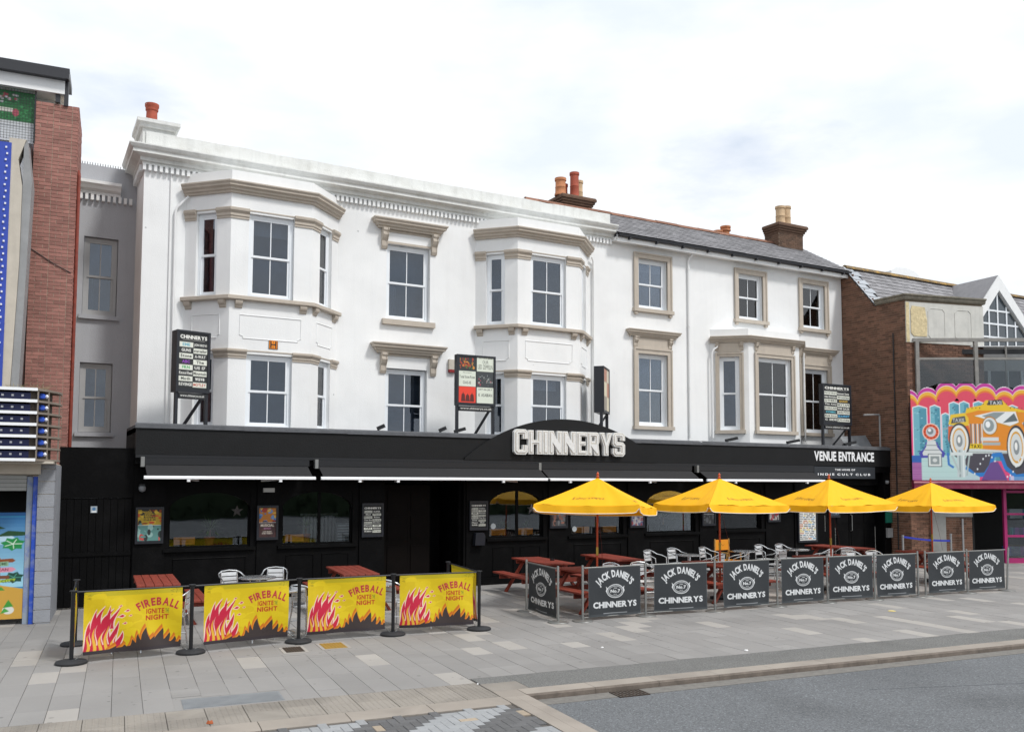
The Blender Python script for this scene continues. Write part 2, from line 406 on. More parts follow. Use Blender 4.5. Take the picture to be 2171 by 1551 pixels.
# ------------------------------------------------------------------ materials
def translucent(m, amt):
    """let part of the light through thin cloth"""
    t = m.node_tree; N, L = t.nodes.new, t.links.new; b = t.nodes['Principled BSDF']; o = t.nodes['Material Output']
    tr = N('ShaderNodeBsdfTranslucent'); L(b.inputs['Base Color'].links[0].from_socket, tr.inputs[0])
    mx = N('ShaderNodeMixShader'); mx.inputs[0].default_value = amt; L(b.outputs[0], mx.inputs[1]); L(tr.outputs[0], mx.inputs[2]); L(mx.outputs[0], o.inputs[0])
M = dict(
 stucco=mat('white_stucco', '#e8e9e9', .75, var=.025, vscale=1.2, bump=.2, bscale=45, streak=.03, spots=(1.7, .06, .68), blot=(.5, .07)),
 parapet=mat('weathered_white_render', '#dedfdc', .8, var=.35, vscale=2.2, bump=.4, bscale=40, col2='#b9b7ae', streak=.12),
 shadewall=mat('shade_grey_render', '#a9abb0', .75, var=.05, vscale=1.1, bump=.25, bscale=45, streak=.06),  # recessed wing wall greyed: its shade is put into the paint
 trim=mat('stone_coloured_paint', '#b9afa2', .65, var=.06, vscale=4, bump=.15, bscale=60, streak=.08),
 upvc=mat('white_upvc', '#e8ecf0', .32, var=.02),
 upvcshade=mat('shade_grey_sash', '#a8a8a8', .5, var=.06, vscale=6),  # wing sash frames tinted grey to carry the shade of the recess
 black=mat('black_paint', '#0e0f11', .6, var=.3, vscale=2.5, bump=.2, bscale=30, streak=.2, spec=.3),
 blackwood=mat('black_painted_timber', '#060607', .6, var=.5, vscale=2.2, col2='#151516', bump=.25, bscale=25, spec=.1),
 felt=mat('grey_roofing_felt', '#55575b', .9, var=.2, vscale=6, bump=.6, bscale=80),
 lead=mat('lead_sheet', '#84888c', .6, var=.15, vscale=4, metal=.2),
 slate=mat('roof_slate', '#858487', .72, island=.22, var=.12, vscale=4, bump=.3, bscale=60),
 slate_new=mat('pale_new_slate', '#a4a9af', .6, rnd=.06, var=.06, bump=.2),
 ridge=mat('terracotta_ridge', '#86604e', .85, rnd=.2, var=.2, vscale=8, bump=.3),
 ridge_lichen=mat('lichen_ridge', '#77654a', .9, rnd=.2, var=.7, vscale=6, col2='#b8913f', bump=.4),
 pot_red=mat('red_clay_pot', '#a4503c', .8, var=.18, vscale=6, bump=.2, streak=.2),
 pot_buff=mat('buff_clay_pot', '#c2a684', .8, var=.18, vscale=6, bump=.2, streak=.25),
 pot_orange=mat('orange_clay_pot', '#bb7c55', .8, var=.2, vscale=6, bump=.2, streak=.25),
 brick_dark=mat('brown_stock_brick', '#6f5040', .85, island=.34, var=.15, vscale=9, bump=.4, bscale=90),
 brick_chim=mat('sooty_chimney_brick', '#5c4536', .85, island=.35, var=.25, vscale=6, bump=.4, bscale=90),
 brick_red=mat('red_facing_brick', '#9e6f65', .85, rnd=.2, var=.14, vscale=7, bump=.4, bscale=90, streak=.1),
 brick_red2=mat('red_facing_brick_joined', '#9e6f65', .85, island=.2, var=.14, vscale=7, bump=.4, bscale=90),
 mortar=mat('mortar', '#c4b6a2', .95, var=.15, vscale=8, bump=.3),
 mortar_dark=mat('dark_mortar', '#9c8b78', .95, var=.2, vscale=8, bump=.3),
 block=mat('grey_painted_blockwork', '#8f9298', .7, rnd=.04, var=.08, vscale=3, bump=.35, bscale=40),
 pave=mat('grey_paving', '#898785', .85, spots=(5, .15, .66), blot=(.45, .14), rnd=.07, var=.1, vscale=1.2, bump=.25, bscale=120, col2='#6f6c69'),
 pave2=mat('grey_paving_far', '#898785', .85, spots=(5, .15, .66), blot=(.45, .14), island=.07, var=.1, vscale=1.2, bump=.25, bscale=120, col2='#6f6c69'),
 pave_l=mat('pale_paving', '#9e9a95', .85, spots=(5, .15, .7), blot=(.7, .1), rnd=.05, var=.1, vscale=2, bump=.25, bscale=120, col2='#8a857f'),
 joint=mat('dark_joint', '#5a5652', .95, var=.2, vscale=10),
 tact=mat('buff_tactile_paving', '#89837b', .88, blot=(1.2, .26), spots=(14, .12, .75), rnd=.07, var=.3, vscale=2.5, bump=.3, bscale=120, col2='#86817c'),
 kerbst=mat('granite_kerb', '#938b82', .8, blot=(1.5, .15), rnd=.07, var=.2, vscale=2, bump=.3, bscale=120, col2='#877f78'),
 asphalt=mat('road_asphalt', '#6c6f72', .9, var=.55, vscale=48, bump=.9, bscale=140, blot=(.45, .2), spots=(26, .3, 1.6)),
 asphalt2=mat('footway_asphalt', '#757573', .92, var=.5, vscale=48, bump=.9, bscale=140, blot=(.8, .12)),
 channel=mat('gutter_channel', '#74716c', .9, var=.2, vscale=12, bump=.4, bscale=120),
 blk_l=mat('pale_block_paver', '#96989a', .85, rnd=.07, var=.1, vscale=30, bump=.4, bscale=160),
 blk_d=mat('dark_block_paver', '#5f5f60', .85, rnd=.12, var=.15, vscale=30, bump=.4, bscale=160),
 blk_b=mat('buff_block_paver', '#a39583', .85, rnd=.1, var=.15, vscale=30, bump=.4, bscale=160),
 iron=mat('cast_iron', '#4b413a', .7, metal=.4, var=.3, vscale=20, bump=.3),
 yiron=mat('yellow_painted_cover', '#a07f36', .75, var=.4, vscale=25, col2='#6b5a33', bump=.3),
 steel=mat('brushed_steel', '#8d8e8c', .5, metal=.7, var=.08, vscale=30),
 alu=mat('polished_aluminium', '#dcdee0', .22, metal=.85),
 aluslat=mat('aluminium_slat', '#e2e4e6', .35, metal=.55),
 tabtop=mat('table_top', '#4c4d50', .25, metal=.6),
 rubber=mat('black_rubber', '#26272a', .7, var=.15, vscale=12),
 blackmetal=mat('black_metal', '#15161a', .4, spec=.5),
 redwood=mat('red_stained_timber', '#7e3324', .62, rnd=.12, var=.25, vscale=3, stretch=(6, 1, 6), bump=.25, bscale=60),
 orangepole=mat('orange_varnished_pole', '#b5481f', .45, var=.15, vscale=6),
 brass=mat('brass', '#b79b4a', .35, metal=.8),
 yellow=mat('yellow_canvas', '#f4b400', .7, attr='col', var=.03, vscale=3, bump=.12, bscale=140),
 piping=mat('white_piping', '#f0eadb', .7),
 awn=mat('charcoal_awning', '#1f1f21', .85, var=.12, vscale=5, bump=.2, bscale=120),
 whitebar=mat('white_aluminium', '#eef0f2', .35),
 printed=mat('printed_face', '#ffffff', .55, attr='col'),
 vinyl=mat('printed_vinyl', '#ffffff', .42, attr='col', bump=.06, bscale=14),
 mesh_vinyl=mat('printed_mesh_canvas', '#ffffff', .6, attr='col', bump=.15, bscale=30),
 paintprint=mat('painted_board', '#ffffff', .35, attr='col'),
 plaster_l=mat('rubbed_letters', '#dfe0df', .4, var=.12, vscale=14),
 channel_in=mat('letter_channel', '#c3bfb6', .6, var=.3, vscale=25, col2='#a39c90'),
 whitetext=mat('white_lettering', '#e6e8ea', .5, var=.08, vscale=20),
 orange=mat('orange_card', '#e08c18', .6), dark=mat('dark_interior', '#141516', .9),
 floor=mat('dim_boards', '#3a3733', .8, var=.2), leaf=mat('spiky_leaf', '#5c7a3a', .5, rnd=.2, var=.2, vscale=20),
 trunk=mat('plant_stem', '#7a5a44', .8), terr=mat('terracotta', '#a4562f', .8),
 pinkpaint=mat('pink_paint', '#a82a6a', .4, var=.08), maroon=mat('maroon_paint', '#7d2343', .4, var=.25, vscale=4, col2='#a06a70'),
 bluepaint=mat('blue_paint', '#1f48b0', .45, var=.5, vscale=7, col2='#8a93a3', bump=.2),
 bluebelt=mat('blue_belt', '#1d2fa0', .6), greymetal=mat('grey_painted_metal', '#8f9091', .5, var=.12, vscale=4),
 timber_grey=mat('weathered_grey_timber', '#8c8a86', .8, var=.2, vscale=5, bump=.3, bscale=50),
 cream=mat('cream_panel', '#bfb7aa', .6, var=.1, vscale=3, streak=.1),
 shutter=mat('roller_shutter', '#9a9b99', .45, metal=.3, var=.1), gutter=mat('dark_plastic_gutter', '#2b2c31', .4),
 rust=mat('rusty_pipe', '#7a3324', .7, var=.3, vscale=9), glass_dark=glass_mat('upper_glass', (.64, .70, .77), .95, refl=1.9),
 glass=glass_mat('shop_glass', (.93, .96, .97), .97, refl=2.0), room=mat('upper_room', '#a2aab2', .9, var=.35, vscale=.9),
 clear=glass_mat('balustrade_glass', (.8, .86, .88), .75), stone=mat('pale_stone_render', '#c9c8c2', .8, var=.1, vscale=3, streak=.1, bump=.2),
 stone_y=mat('yellowed_plaster', '#cdbd96', .85, var=.25, vscale=9, bump=.8, bscale=14), bulb=mat('pearl_bulb', '#e4e6ee', .2),
 star=mat('foil_star', '#b8a0a0', .3, metal=.5), redblob=mat('red_plastic', '#8d1f22', .5), signback=mat('sign_case', '#1b1e26', .4),
 hplate=mat('yellow_plate', '#f08c00', .5), grass=mat('dry_grass', '#8f8468', .9), hedge=mat('hedge_leaf', '#2f4026', .8, rnd=.2, var=.3, vscale=3),
)
translucent(M['yellow'], .18); translucent(M['vinyl'], .12)

# ================================================================== ground (all in the kerb's own frame, turned by PHI)
def proj_px(x, y, z=0.0):
    """rough pixel position in the photograph, only used to choose which slabs are near enough to be single pieces"""
    v = cam.matrix_world.inverted() @ Vector((x, y, z))
    if v.z > -.5: return None
    f = 1894; return 1090 + f * v.x / -v.z, 900 - f * v.y / -v.z, -v.z

g = MB().box(-300, 300, -300, 300, -.7, -.35)
gr_o = part('ground', g, M['asphalt']); gr_o['kind'] = 'structure'
KF = 9.70            # kerb front edge in the kerb frame
road = thing('road', None, None, (0, 0, 0), PHI, kind='structure')
part('carriageway', MB().box(4.45, 140, -40, KF - .26, -.36, -.075), M['asphalt'], road)
part('far_carriageway', MB().box(-140, -12, -40, KF - .26, -.36, -.075), M['asphalt'], road)
part('gutter_strip', MB().box(4.45, 140, KF - .256, KF, -.36, -.071), M['channel'], road)
part('tarmac_seam', MB().prism([(8.6, 8.55), (11.2, 7.9), (14.5, 7.35), (18.5, 6.9), (18.5, 6.915), (14.5, 7.37), (11.2, 7.925), (8.6, 8.565)], -.075, -.0735, 'z'), mat('bitumen_seam', '#505356', .8, var=.3, vscale=20), road)
part('granite_band', MB().box(4.125, 4.285, -20, KF - .02, -.3, -.0)
     .box(4.29, 4.446, -20, KF - .02, -.3, -.002), M['kerbst'], road)

# raised crossing of herringbone blocks
cross = thing('raised_crossing', None, None, (0, 0, 0), PHI, kind='structure')
part('block_bed', MB().box(-12, 4.12, -40, KF - .31, -.3, -.02), M['joint'], cross)
bl = .10
bm_h = {c: MB().cbox(.002, 2 * bl - .002, .002, bl - .002, -.05, 0, .004).mesh('block_paver', M[c]) for c in ('blk_l', 'blk_d', 'blk_b')}
bm_v = {c: MB().cbox(.002, bl - .002, .002, 2 * bl - .002, -.05, 0, .004).mesh('block_paver', M[c]) for c in ('blk_l', 'blk_d', 'blk_b')}
cand = []
for i in range(-40, 42):
    for j in range(-80, 1):
        x, y = 4.12 - 41 * bl + i * bl, KF - .31 + (j - 1) * bl - .1
        k = (i - j) % 4
        if k not in (0, 3): continue
        if (x + (2 if k == 0 else 1) * bl) > 4.125 or x < -4: continue
        band = ((i - j) // 4) % 4
        c = 'blk_l' if band in (0, 1) else 'blk_d'
        if random.random() < .05: c = 'blk_b'
        px = proj_px(*gw(x + bl, y + bl))
        vis = px and -40 < px[0] < 2220 and px[1] < 1590
        cand.append((0 if vis else 1, px[2] if px else 99, x, y, k, c))
cand.sort()
rest = {c: MB() for c in bm_h}
for n, (vis, d, x, y, k, c) in enumerate(cand):
    if n < 300 and not vis:
        link('block_paver', (bm_h if k == 0 else bm_v)[c], cross, (x, y, -.004 + random.uniform(-.002, .002)))
    else:
        z = -.004 + random.uniform(-.002, .002)
        if k == 0: rest[c].box(x + .002, x + 2 * bl - .002, y + .002, y + bl - .002, -.05, z)
        else: rest[c].box(x + .002, x + bl - .002, y + .002, y + 2 * bl - .002, -.05, z)
for c, mb in rest.items():
    if mb.v: part('block_paving', mb, M[c], cross, kind='stuff')

# kerb: full upstand on the right, sinking to flush at the crossing
kerb = thing('kerb', None, None, (0, 0, 0), PHI, kind='structure')
x = 4.45
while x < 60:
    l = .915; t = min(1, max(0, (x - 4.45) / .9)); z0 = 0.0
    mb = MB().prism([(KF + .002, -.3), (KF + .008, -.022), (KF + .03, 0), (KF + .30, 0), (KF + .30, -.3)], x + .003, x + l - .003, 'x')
    mb.m[2] = mb.m[3] = 1      # street face darkened: its shade painted in, plus tyre scuffs and gutter dirt
    part('kerb_stone', mb, [M['kerbst'], mat('shaded_scuffed_kerb', '#6b625a', .9, var=.3, vscale=6, bump=.3)], kerb); x += l
part('kerb_stone', MB().prism([(KF - .30, -.3), (KF - .3, -.012), (KF + .3, 0), (KF + .3, -.3)], 4.13, 4.447, 'x'), M['kerbst'], kerb)
part('corner_slab', MB().cbox(4.13, 4.62, KF + .305, KF + .72, -.1, .001), M['tact'], kerb)
x = 4.12
while x > -12:
    mb = MB().prism([(KF - .30, -.3), (KF - .30, -.012), (KF - .24, -.003), (KF + .02, 0), (KF + .02, -.3)], x - .91, x - .004, 'x')
    part('kerb_stone', mb, M['kerbst'], kerb); x -= .915

# pavement
pav = thing('pavement', None, None, (0, 0, 0), PHI, kind='structure')
part('bed', MB().box(-60, 140, KF + .02, 60, -.3, -.014), M['joint'], pav)
part('asphalt_strip', MB().box(4.63, 140, KF + .305, KF + 1.06, -.2, -.004).box(4.15, 4.626, KF + .725, KF + 1.06, -.2, -.004), M['asphalt2'], pav)
# blister tiles
tile = MB().cbox(.003, .397, .003, .397, -.08, 0, .004)
for i in range(6):
    for j in range(6):
        cx, cy = .04 + i * .064, .04 + j * .064
        tile.lathe([(.0185, -.001), (.014, .005), (.004, .006)], cx, cy, 7)
tile_m = tile.mesh('blister_tile', M['tact'])
plain_m = MB().cbox(.003, .397, .003, .397, -.08, 0, .004).mesh('plain_tile', M['tact'])
for row in range(2):
    for i in range(-16, 31):
        x = 4.115 - .4 - (30 - i) * .4
        y = KF + .025 + row * .4
        if -3.8 < x < 4.1:
            link('blister_tile', plain_m if (i * 7 + row * 3) % 11 == 3 else tile_m, pav, (x, y, random.uniform(-.003, .002)))
part('tile_infill', MB().box(-20, -3.8, KF + .03, KF + .825, -.1, -.002), M['tact'], pav)
# service cover and iron covers let into the slabs
part('duct_cover', (lambda mb: [mb.box(.72 + k * .0205, .735 + k * .0205, KF + .90, KF + 1.32, -.05, .004) for k in range(52)] and mb.box(.71, 1.80, KF + .88, KF + 1.34, -.06, .001))(MB()), M['lead'], pav)
rag = [(2.30, 13.45, .27, .42, 'iron'), (2.88, 13.52, .34, .46, 'yiron')]
for cx, cy, wx, wy, mm in rag:
    part('cover_frame', MB().box(cx - .05, cx + wx + .05, cy - .05, cy + wy + .05, -.06, .002), M['pave_l'], pav)
    cv = MB().box(cx, cx + wx, cy, cy + wy, -.06, .005)
    for i in range(7):
        for j in range(9): cv.box(cx + .01 + i * wx / 7, cx + .01 + i * wx / 7 + wx / 11, cy + .012 + j * wy / 9, cy + .012 + j * wy / 9 + wy / 15, .003, .009)
    part('access_cover', cv, M[mm], pav)
part('cut_slab_infill', MB().box(.40, 2.15, KF + .835, KF + 2.0, -.06, -.0045).box(1.95, 3.6, 13.0, 14.6, -.06, -.0045), M['pave'], pav)
# slabs: columns of 0.32 m running away from the kerb, uneven lengths
SW = .3175
def blocked(x, y, l):
    for cx, cy, wx, wy, mm in rag:
        if x < cx + wx + .05 and x + SW > cx - .05 and y < cy + wy + .05 and y + l > cy - .05: return True
    if x < 1.82 and x + SW > .70 and y < KF + 1.35 and y + l > KF + .87: return True
    return False
slabs = []
rs = random.Random(11)
ncol = int((62 + 9) / SW)
for i in range(ncol):
    x = 0.62 - 30 * SW + i * SW
    y = KF + (.83 if x < 3.95 else 1.065); first = True
    top = 40 if x < 60 else 30
    while y < top:
        l = rs.choice((.70, .70, .70, .58, .82, .45)) if not first else rs.choice((.35, .55, .7)); first = False
        light = rs.random() < .13
        if blocked(x, y, l):
            # fill round the cover with two narrow pieces
            for yy in np.arange(y, y + l - .01, l / 5):
                if not blocked(x, yy, l / 5): slabs.append((x, yy, l / 5, light))
        else: slabs.append((x, y, l, light))
        y += l
def vis_rank(s):
    x, y, l, _ = s; wx, wy = gw(x + SW / 2, y + l / 2); p = proj_px(wx, wy)
    if not p or not (-60 < p[0] < 2230) or p[1] > 1600: return -1
    if wy > 19.7 or (x < -1.06 and y > 17.9): return -1
    return SW * l / p[2] ** 3
slabs = [s for s in slabs if s[1] < 26]
slabs.sort(key=vis_rank, reverse=True)
cache = {}
far = MB(); far_l = MB()
for n, (x, y, l, light) in enumerate(slabs):
    z = rs.uniform(-.0025, .0015)
    if n < 300:
        key = (round(l, 3), light)
        if key not in cache: cache[key] = MB().cbox(.002, SW - .002, .0015, l - .0015, -.08, 0, .003).mesh('slab', M['pave_l'] if light else M['pave'])
        link('slab', cache[key], pav, (x, y, z))
    else:
        (far_l if light else far).box(x + .002, x + SW - .002, y + .0015, y + l - .0015, -.08, z)
part('slabs_beyond', far, M['pave2'], pav, kind='stuff'); part('pale_slabs_beyond', far_l, M['pave_l'], pav, kind='stuff')

# gully grate at the kerb
gx, gy = gw(5.53, KF - .30)
gt = MB().box(0, .42, 0, .27, -.02, -.012)
for i in range(9): gt.box(i * .05 + .0, i * .05 + .018, 0, .27, -.012, .006)
for j in range(4): gt.box(0, .418, j * .084, j * .084 + .018, -.012, .0055)
single('gully_grate', gt, M['iron'], 'rusty iron gully grate in the gutter below the kerb', 'drain', (gx, gy, -.068), PHI)

# litter and leaves
def scrap(x, y, z, r, m, label, cat='litter', h=.012):
    mb = MB(); n = 7; k = random.Random(int(x * 100))
    ring = [(r * k.uniform(.6, 1.2) * math.cos(t * 6.283 / n), r * .7 * k.uniform(.6, 1.2) * math.sin(t * 6.283 / n)) for t in range(n)]
    vs = [(a, b, .001) for a, b in ring] + [(a * .6, b * .6, h * k.uniform(.7, 1.3)) for a, b in ring] + [(0, 0, h * .8)]
    mb.add(vs, [(i, (i + 1) % n, n + (i + 1) % n, n + i) for i in range(n)] + [(n + i, n + (i + 1) % n, 2 * n) for i in range(n)])
    single('fallen_leaf' if cat == 'leaf' else 'paper_scrap', mb, m, label, cat, (x, y, z), random.uniform(0, 6))
scrap(*gw(0.92, KF + .12), .004, .045, M['terr'], 'curled orange leaf on the tactile paving', 'leaf', .03)
scrap(*gw(4.11, KF + .73), .002, .02, mat('white_scrap', '#e4e4e4', .7), 'white scrap beside the buff corner slab')
scrap(*gw(6.75, 12.0), .002, .03, mat('white_scrap', '#e4e4e4', .7), 'white scrap on the slabs in front of the black barriers')
scrap(*gw(8.6, 10.95), .002, .05, mat('white_scrap', '#e4e4e4', .7), 'white paper scrap at the edge of the asphalt strip')
scrap(*gw(13.9, 13.2), .002, .07, mat('yellow_scrap', '#e8d27a', .7), 'pale yellow card lying beyond the seventh barrier post')

# ================================================================== white stucco terrace (left, with parapet)
YU, YF, YS = 21.307, 19.468, 19.718
def sash(root, T, a0, a1, z0, z1, b=-.10, m='upvc', glass='glass_dark', bars=True, split=.5, fw=.072):
    """vertical sliding window: frame is a part, its panes and glazing bars are sub-parts"""
    mb = MB(T); d = .07; zm = z0 + (z1 - z0) * split
    for x0, x1, y0, y1, dd in ((a0, a0 + fw, z0, z1, 0), (a1 - fw, a1, z0, z1, 0), (a0 + fw, a1 - fw, z0, z0 + fw * 1.1, 0), (a0 + fw, a1 - fw, z1 - fw, z1, 0)):
        mb.box(x0, x1, b - d, b, y0, y1)
    s = .05
    for lo, hi, bb in ((z0 + fw * 1.1, zm + .02, b - .03), (zm - .02, z1 - fw, b - .008)):
        mb.box(a0 + fw, a0 + fw + s, bb - .035, bb, lo, hi).box(a1 - fw - s, a1 - fw, bb - .035, bb, lo, hi)
        mb.box(a0 + fw + s, a1 - fw - s, bb - .035, bb, lo, lo + s).box(a0 + fw + s, a1 - fw - s, bb - .035, bb, hi - s, hi)
    fr = part('window_frame', mb, M[m], root)
    for lo, hi, bb in ((z0 + fw * 1.1, zm + .02, b - .03), (zm - .02, z1 - fw, b - .008)):
        x0, x1, y0, y1 = a0 + fw + s, a1 - fw - s, lo + s, hi - s; xm = (x0 + x1) / 2
        if bars:
            part('glazing_bar', MB(T).box(xm - .011, xm + .011, bb - .03, bb - .004, y0, y1), M[m], fr)
            part('pane', MB(T).box(x0, xm - .0112, bb - .02, bb - .016, y0, y1), M[glass], fr)
            part('pane', MB(T).box(xm + .0112, x1, bb - .02, bb - .016, y0, y1), M[glass], fr)
        else:
            part('pane', MB(T).box(x0, x1, bb - .02, bb - .016, y0, y1), M[glass], fr)
    return fr
def slab_prof(o, z0, z1): return [(0, z0), (o, z0), (o, z1), (0, z1)]
def cornice_prof(z0, z1, o, k=0.0):
    h = z1 - z0
    return [(0, z0), (o * .28, z0), (o * .32, z0 + h * .18), (o * .5, z0 + h * .24), (o * .55, z0 + h * .42), (o * .82, z0 + h * .56), (o * .84, z0 + h * .7), (o, z0 + h * .88), (o, z1), (0, z1)]
def console(T, a, zt, h, w=.15, d=.2):
    """scrolled bracket"""
    prof = [(0, zt), (d, zt), (d, zt - h * .12), (d * .86, zt - h * .2), (d * .9, zt - h * .34), (d * .68, zt - h * .5), (d * .45, zt - h * .62), (d * .4, zt - h * .86), (d * .22, zt - h), (0, zt - h)]
    mb = MB(T); n = len(prof)
    for i, (u, v) in enumerate(((a - w / 2, a - w * .38), (a - w * .38, a + w * .38), (a + w * .38, a + w / 2))):
        k = 1.0 if i != 1 else .88
        vs = [(x, o * k, z) for x in (u, v) for o, z in prof]
        mb.add(vs, [tuple(range(n)), tuple(range(2 * n - 1, n - 1, -1))] + [(j, j + n, (j + 1) % n + n, (j + 1) % n) for j in range(n)])
    return mb

XL0, XM, XR = 2.25, 15.05, 24.77
F0 = Frame(0, YU, 0)
st = thing('stucco_terrace_house', 'white stucco terrace house with dentilled cornice, parapet and two tall canted bays', 'house', (8.6, YU, 0), world=True)
BAYS = [(3.16, 4.01, 5.88, 6.77, .85), (10.60, 11.43, 13.38, 14.23, .85)]
mb = MB(F0)
mb.wall(XL0, XM, 2.9, 10.0, [(8.06, 9.27, 6.66, 8.62), (8.06, 9.21, 3.55, 5.41)] + [(b[0] + .12, b[3] - .12, 3.5, 8.7) for b in BAYS], .14)
mb.T = None
mb.add([(XL0, YU, 2.9), (XL0, 22.9, 2.9), (XL0, 22.9, 10), (XL0, YU, 10)], [(0, 1, 2, 3)])
mb.add([(XL0, YU, 10), (XM, YU, 10), (XM, 23.3, 10), (XL0, 23.3, 10)], [(0, 1, 2, 3)])
mb.add([(XM, YU, 9.2), (XM, YU, 10), (XM, 23.3, 10), (XM, 23.3, 9.2)], [(0, 1, 2, 3)])
part('front_wall', mb, M['stucco'], st)
part('interior', MB().box(XL0 + .3, XM - .1, YU + .55, YU + .6, 3, 9.9), M['room'], st)
# cornice with its left return, dentils below
cp = [(XL0, 22.7), (XL0, YU), (XM + .05, YU)]
part('cornice', MB().moulding(cp, [(0, 9.64), (.05, 9.64), (.05, 9.69), (.10, 9.71), (.10, 9.79), (.2, 9.82), (.27, 9.83), (.27, 9.9), (.31, 9.93), (.35, 9.99), (.35, 10.02), (0, 10.06)]), M['parapet'], st)
dm = MB(); y = YU
x = XL0 - .04
while x < XM:
    dm.box(x, x + .065, YU - .098, YU - .0, 9.50, 9.638); x += .118
y = YU + .04
while y < 22.6:
    dm.box(XL0 - .098, XL0, y, y + .065, 9.50, 9.638); y += .118
part('dentil_course', dm, M['stucco'], st, kind='stuff')
# parapet with a slightly ragged top edge
rr = random.Random(3); pm = MB(); x = XL0 + .02; xs = [x]
while x < XM: x = min(XM, x + rr.uniform(.25, .6)); xs.append(x)
zt = [10.43 + rr.uniform(-.014, .012) for _ in xs]
for i in range(len(xs) - 1):
    a, b = xs[i], xs[i + 1]
    pm.add([(a, YU + .03, 10.05), (b, YU + .03, 10.05), (b, YU + .03, zt[i + 1]), (a, YU + .03, zt[i]), (a, YU + .33, 10.05), (b, YU + .33, 10.05), (b, YU + .33, zt[i + 1]), (a, YU + .33, zt[i])],
           [(0, 1, 2, 3), (3, 2, 6, 7), (5, 4, 7, 6)])
pm.add([(XM, YU + .03, 10.05), (XM, YU + .33, 10.05), (XM, YU + .33, zt[-1]), (XM, YU + .03, zt[-1])], [(0, 1, 2, 3)])
part('parapet', pm, M['parapet'], st)
# chimney on the left end
ch = part('chimney', MB().box(2.2, 2.86, YU + .06, 22.4, 10.06, 10.58), M['parapet'], st)
part('chimney_cap', MB().moulding([(2.2, 22.4), (2.2, YU + .06), (2.86, YU + .06), (2.86, 22.4)], [(-.3, 10.52), (.06, 10.52), (.08, 10.58), (.13, 10.62), (.13, 10.7), (-.3, 10.73)]), M['parapet'], ch)
part('chimney_pot', MB().lathe([(.15, 0), (.15, .05), (.125, .07), (.12, .33), (.14, .35), (.14, .42), (.155, .44), (.155, .5), (.10, .5), (.10, .45)], 2.42, YU + .42, 18, 10.72), M['pot_red'], ch, smooth=True)
part('clay_offcut', MB().box(2.56, 2.66, YU + .3, YU + .55, 10.72, 10.79), M['pot_red'], ch)

def bay(root, jl, fl, fr, jr, p, z0, levels, fm):
    """canted bay: levels = [(window bottom, window top, capital z0, capital z1)]"""
    y0, y1 = YU, YU - p
    P = [(jl, y0), (fl, y1), (fr, y1), (jr, y0)]
    ztop = levels[-1][3] + .87
    body = MB(); facets = []
    for (ax, ay), (bx, by) in zip(P, P[1:]):
        ln = math.hypot(bx - ax, by - ay); T = Frame(ax, ay, math.degrees(math.atan2(by - ay, bx - ax))); facets.append((T, ln))
    wins = []
    for i, (T, ln) in enumerate(facets):
        if i == 1: h0, h1 = .40, ln - .43
        elif i == 0: h0, h1 = .30, ln - .36
        else: h0, h1 = .36, ln - .30
        hs = [(h0, h1, a, b + .02) for a, b, c, d in levels]
        body.T = T; body.wall(0, ln, z0, ztop, hs, .13)
        wins += [(T, h0, h1, a, b + .02, i) for a, b, c, d in levels]
    body.T = None
    body.add([(*q, ztop) for q in P], [(0, 1, 2, 3)])
    bo = part('bay_window', body, M['stucco'], root)
    for T, h0, h1, a, b, i in wins: sash(root, T, h0 + .004, h1 - .004, a, b - .004, -.085, bars=(i == 1))
    cap = lambda a, b: [(0, a), (.022, a), (.022, a + (b - a) * .2), (.04, a + (b - a) * .25), (.04, a + (b - a) * .5), (.085, a + (b - a) * .72), (.09, b - .025), (.075, b - .02), (.075, b), (0, b)]
    def along(p, q, d):
        l = math.hypot(q[0] - p[0], q[1] - p[1]); return (p[0] + (q[0] - p[0]) * d / l, p[1] + (q[1] - p[1]) * d / l)
    for a, b, c, d in levels:
        for path in ([P[0], along(P[0], P[1], .30)], [along(P[1], P[0], .36), P[1], along(P[1], P[2], .40)], [along(P[2], P[1], .43), P[2], along(P[2], P[3], .36)], [along(P[3], P[2], .30), P[3]]):
            part('capital', MB().moulding(path, cap(c, d)), M[fm], bo)
        part('lintel_strip', MB().moulding(P, slab_prof(.012, d - .03, d - .004)), M[fm], bo)
    top = levels[-1][3]
    part('bay_cornice', MB().moulding(P, cornice_prof(top + .34, top + .58, .21)), M[fm], bo)
    if len(levels) > 1:
        s = levels[1][0]
        part('bay_sill', MB().moulding(P, [(0, s - .10), (.11, s - .10), (.13, s - .085), (.13, s - .012), (.10, s), (-.1, s)]), M[fm], bo)
        for T, ln in facets:
            for a in ((.14, ln - .16) if T is not facets[1][0] else (.2, ln - .2)):
                pr = [(0, s - .10), (.10, s - .10), (.10, s - .15), (.085, s - .19), (.04, s - .22), (.03, s - .26), (0, s - .28)]; n = len(pr)
                cb = MB(T).add([(x, o, z) for x in (a - .08, a + .08) for o, z in pr], [tuple(range(n)), tuple(range(2 * n - 1, n - 1, -1))] + [(j, j + n, (j + 1) % n + n, (j + 1) % n) for j in range(n)])
                part('corbel', cb, M[fm], bo)
        lo = levels[0][3]
        for T, ln in facets:   # sunk panel bead with notched corners
            a0, a1, q0, q1, k = .24, ln - .24, lo + .26, s - .42, .07
            pts = [(a0 + k, q0), (a1 - k, q0), (a1 - k, q0 + k * .7), (a1, q0 + k), (a1, q1), (a0, q1), (a0, q0 + k), (a0 + k, q0 + k * .7)]
            part('panel_bead', MB().tube([T((x, .004, z)) for x, z in pts], .011, 6, closed=True), M['stucco'], bo)
    return bo
LV = [(3.72, 5.37, 5.28, 5.48), (6.69, 8.60, 8.46, 8.70)]
for b in BAYS: bay(st, *b, 3.3, LV, 'trim')

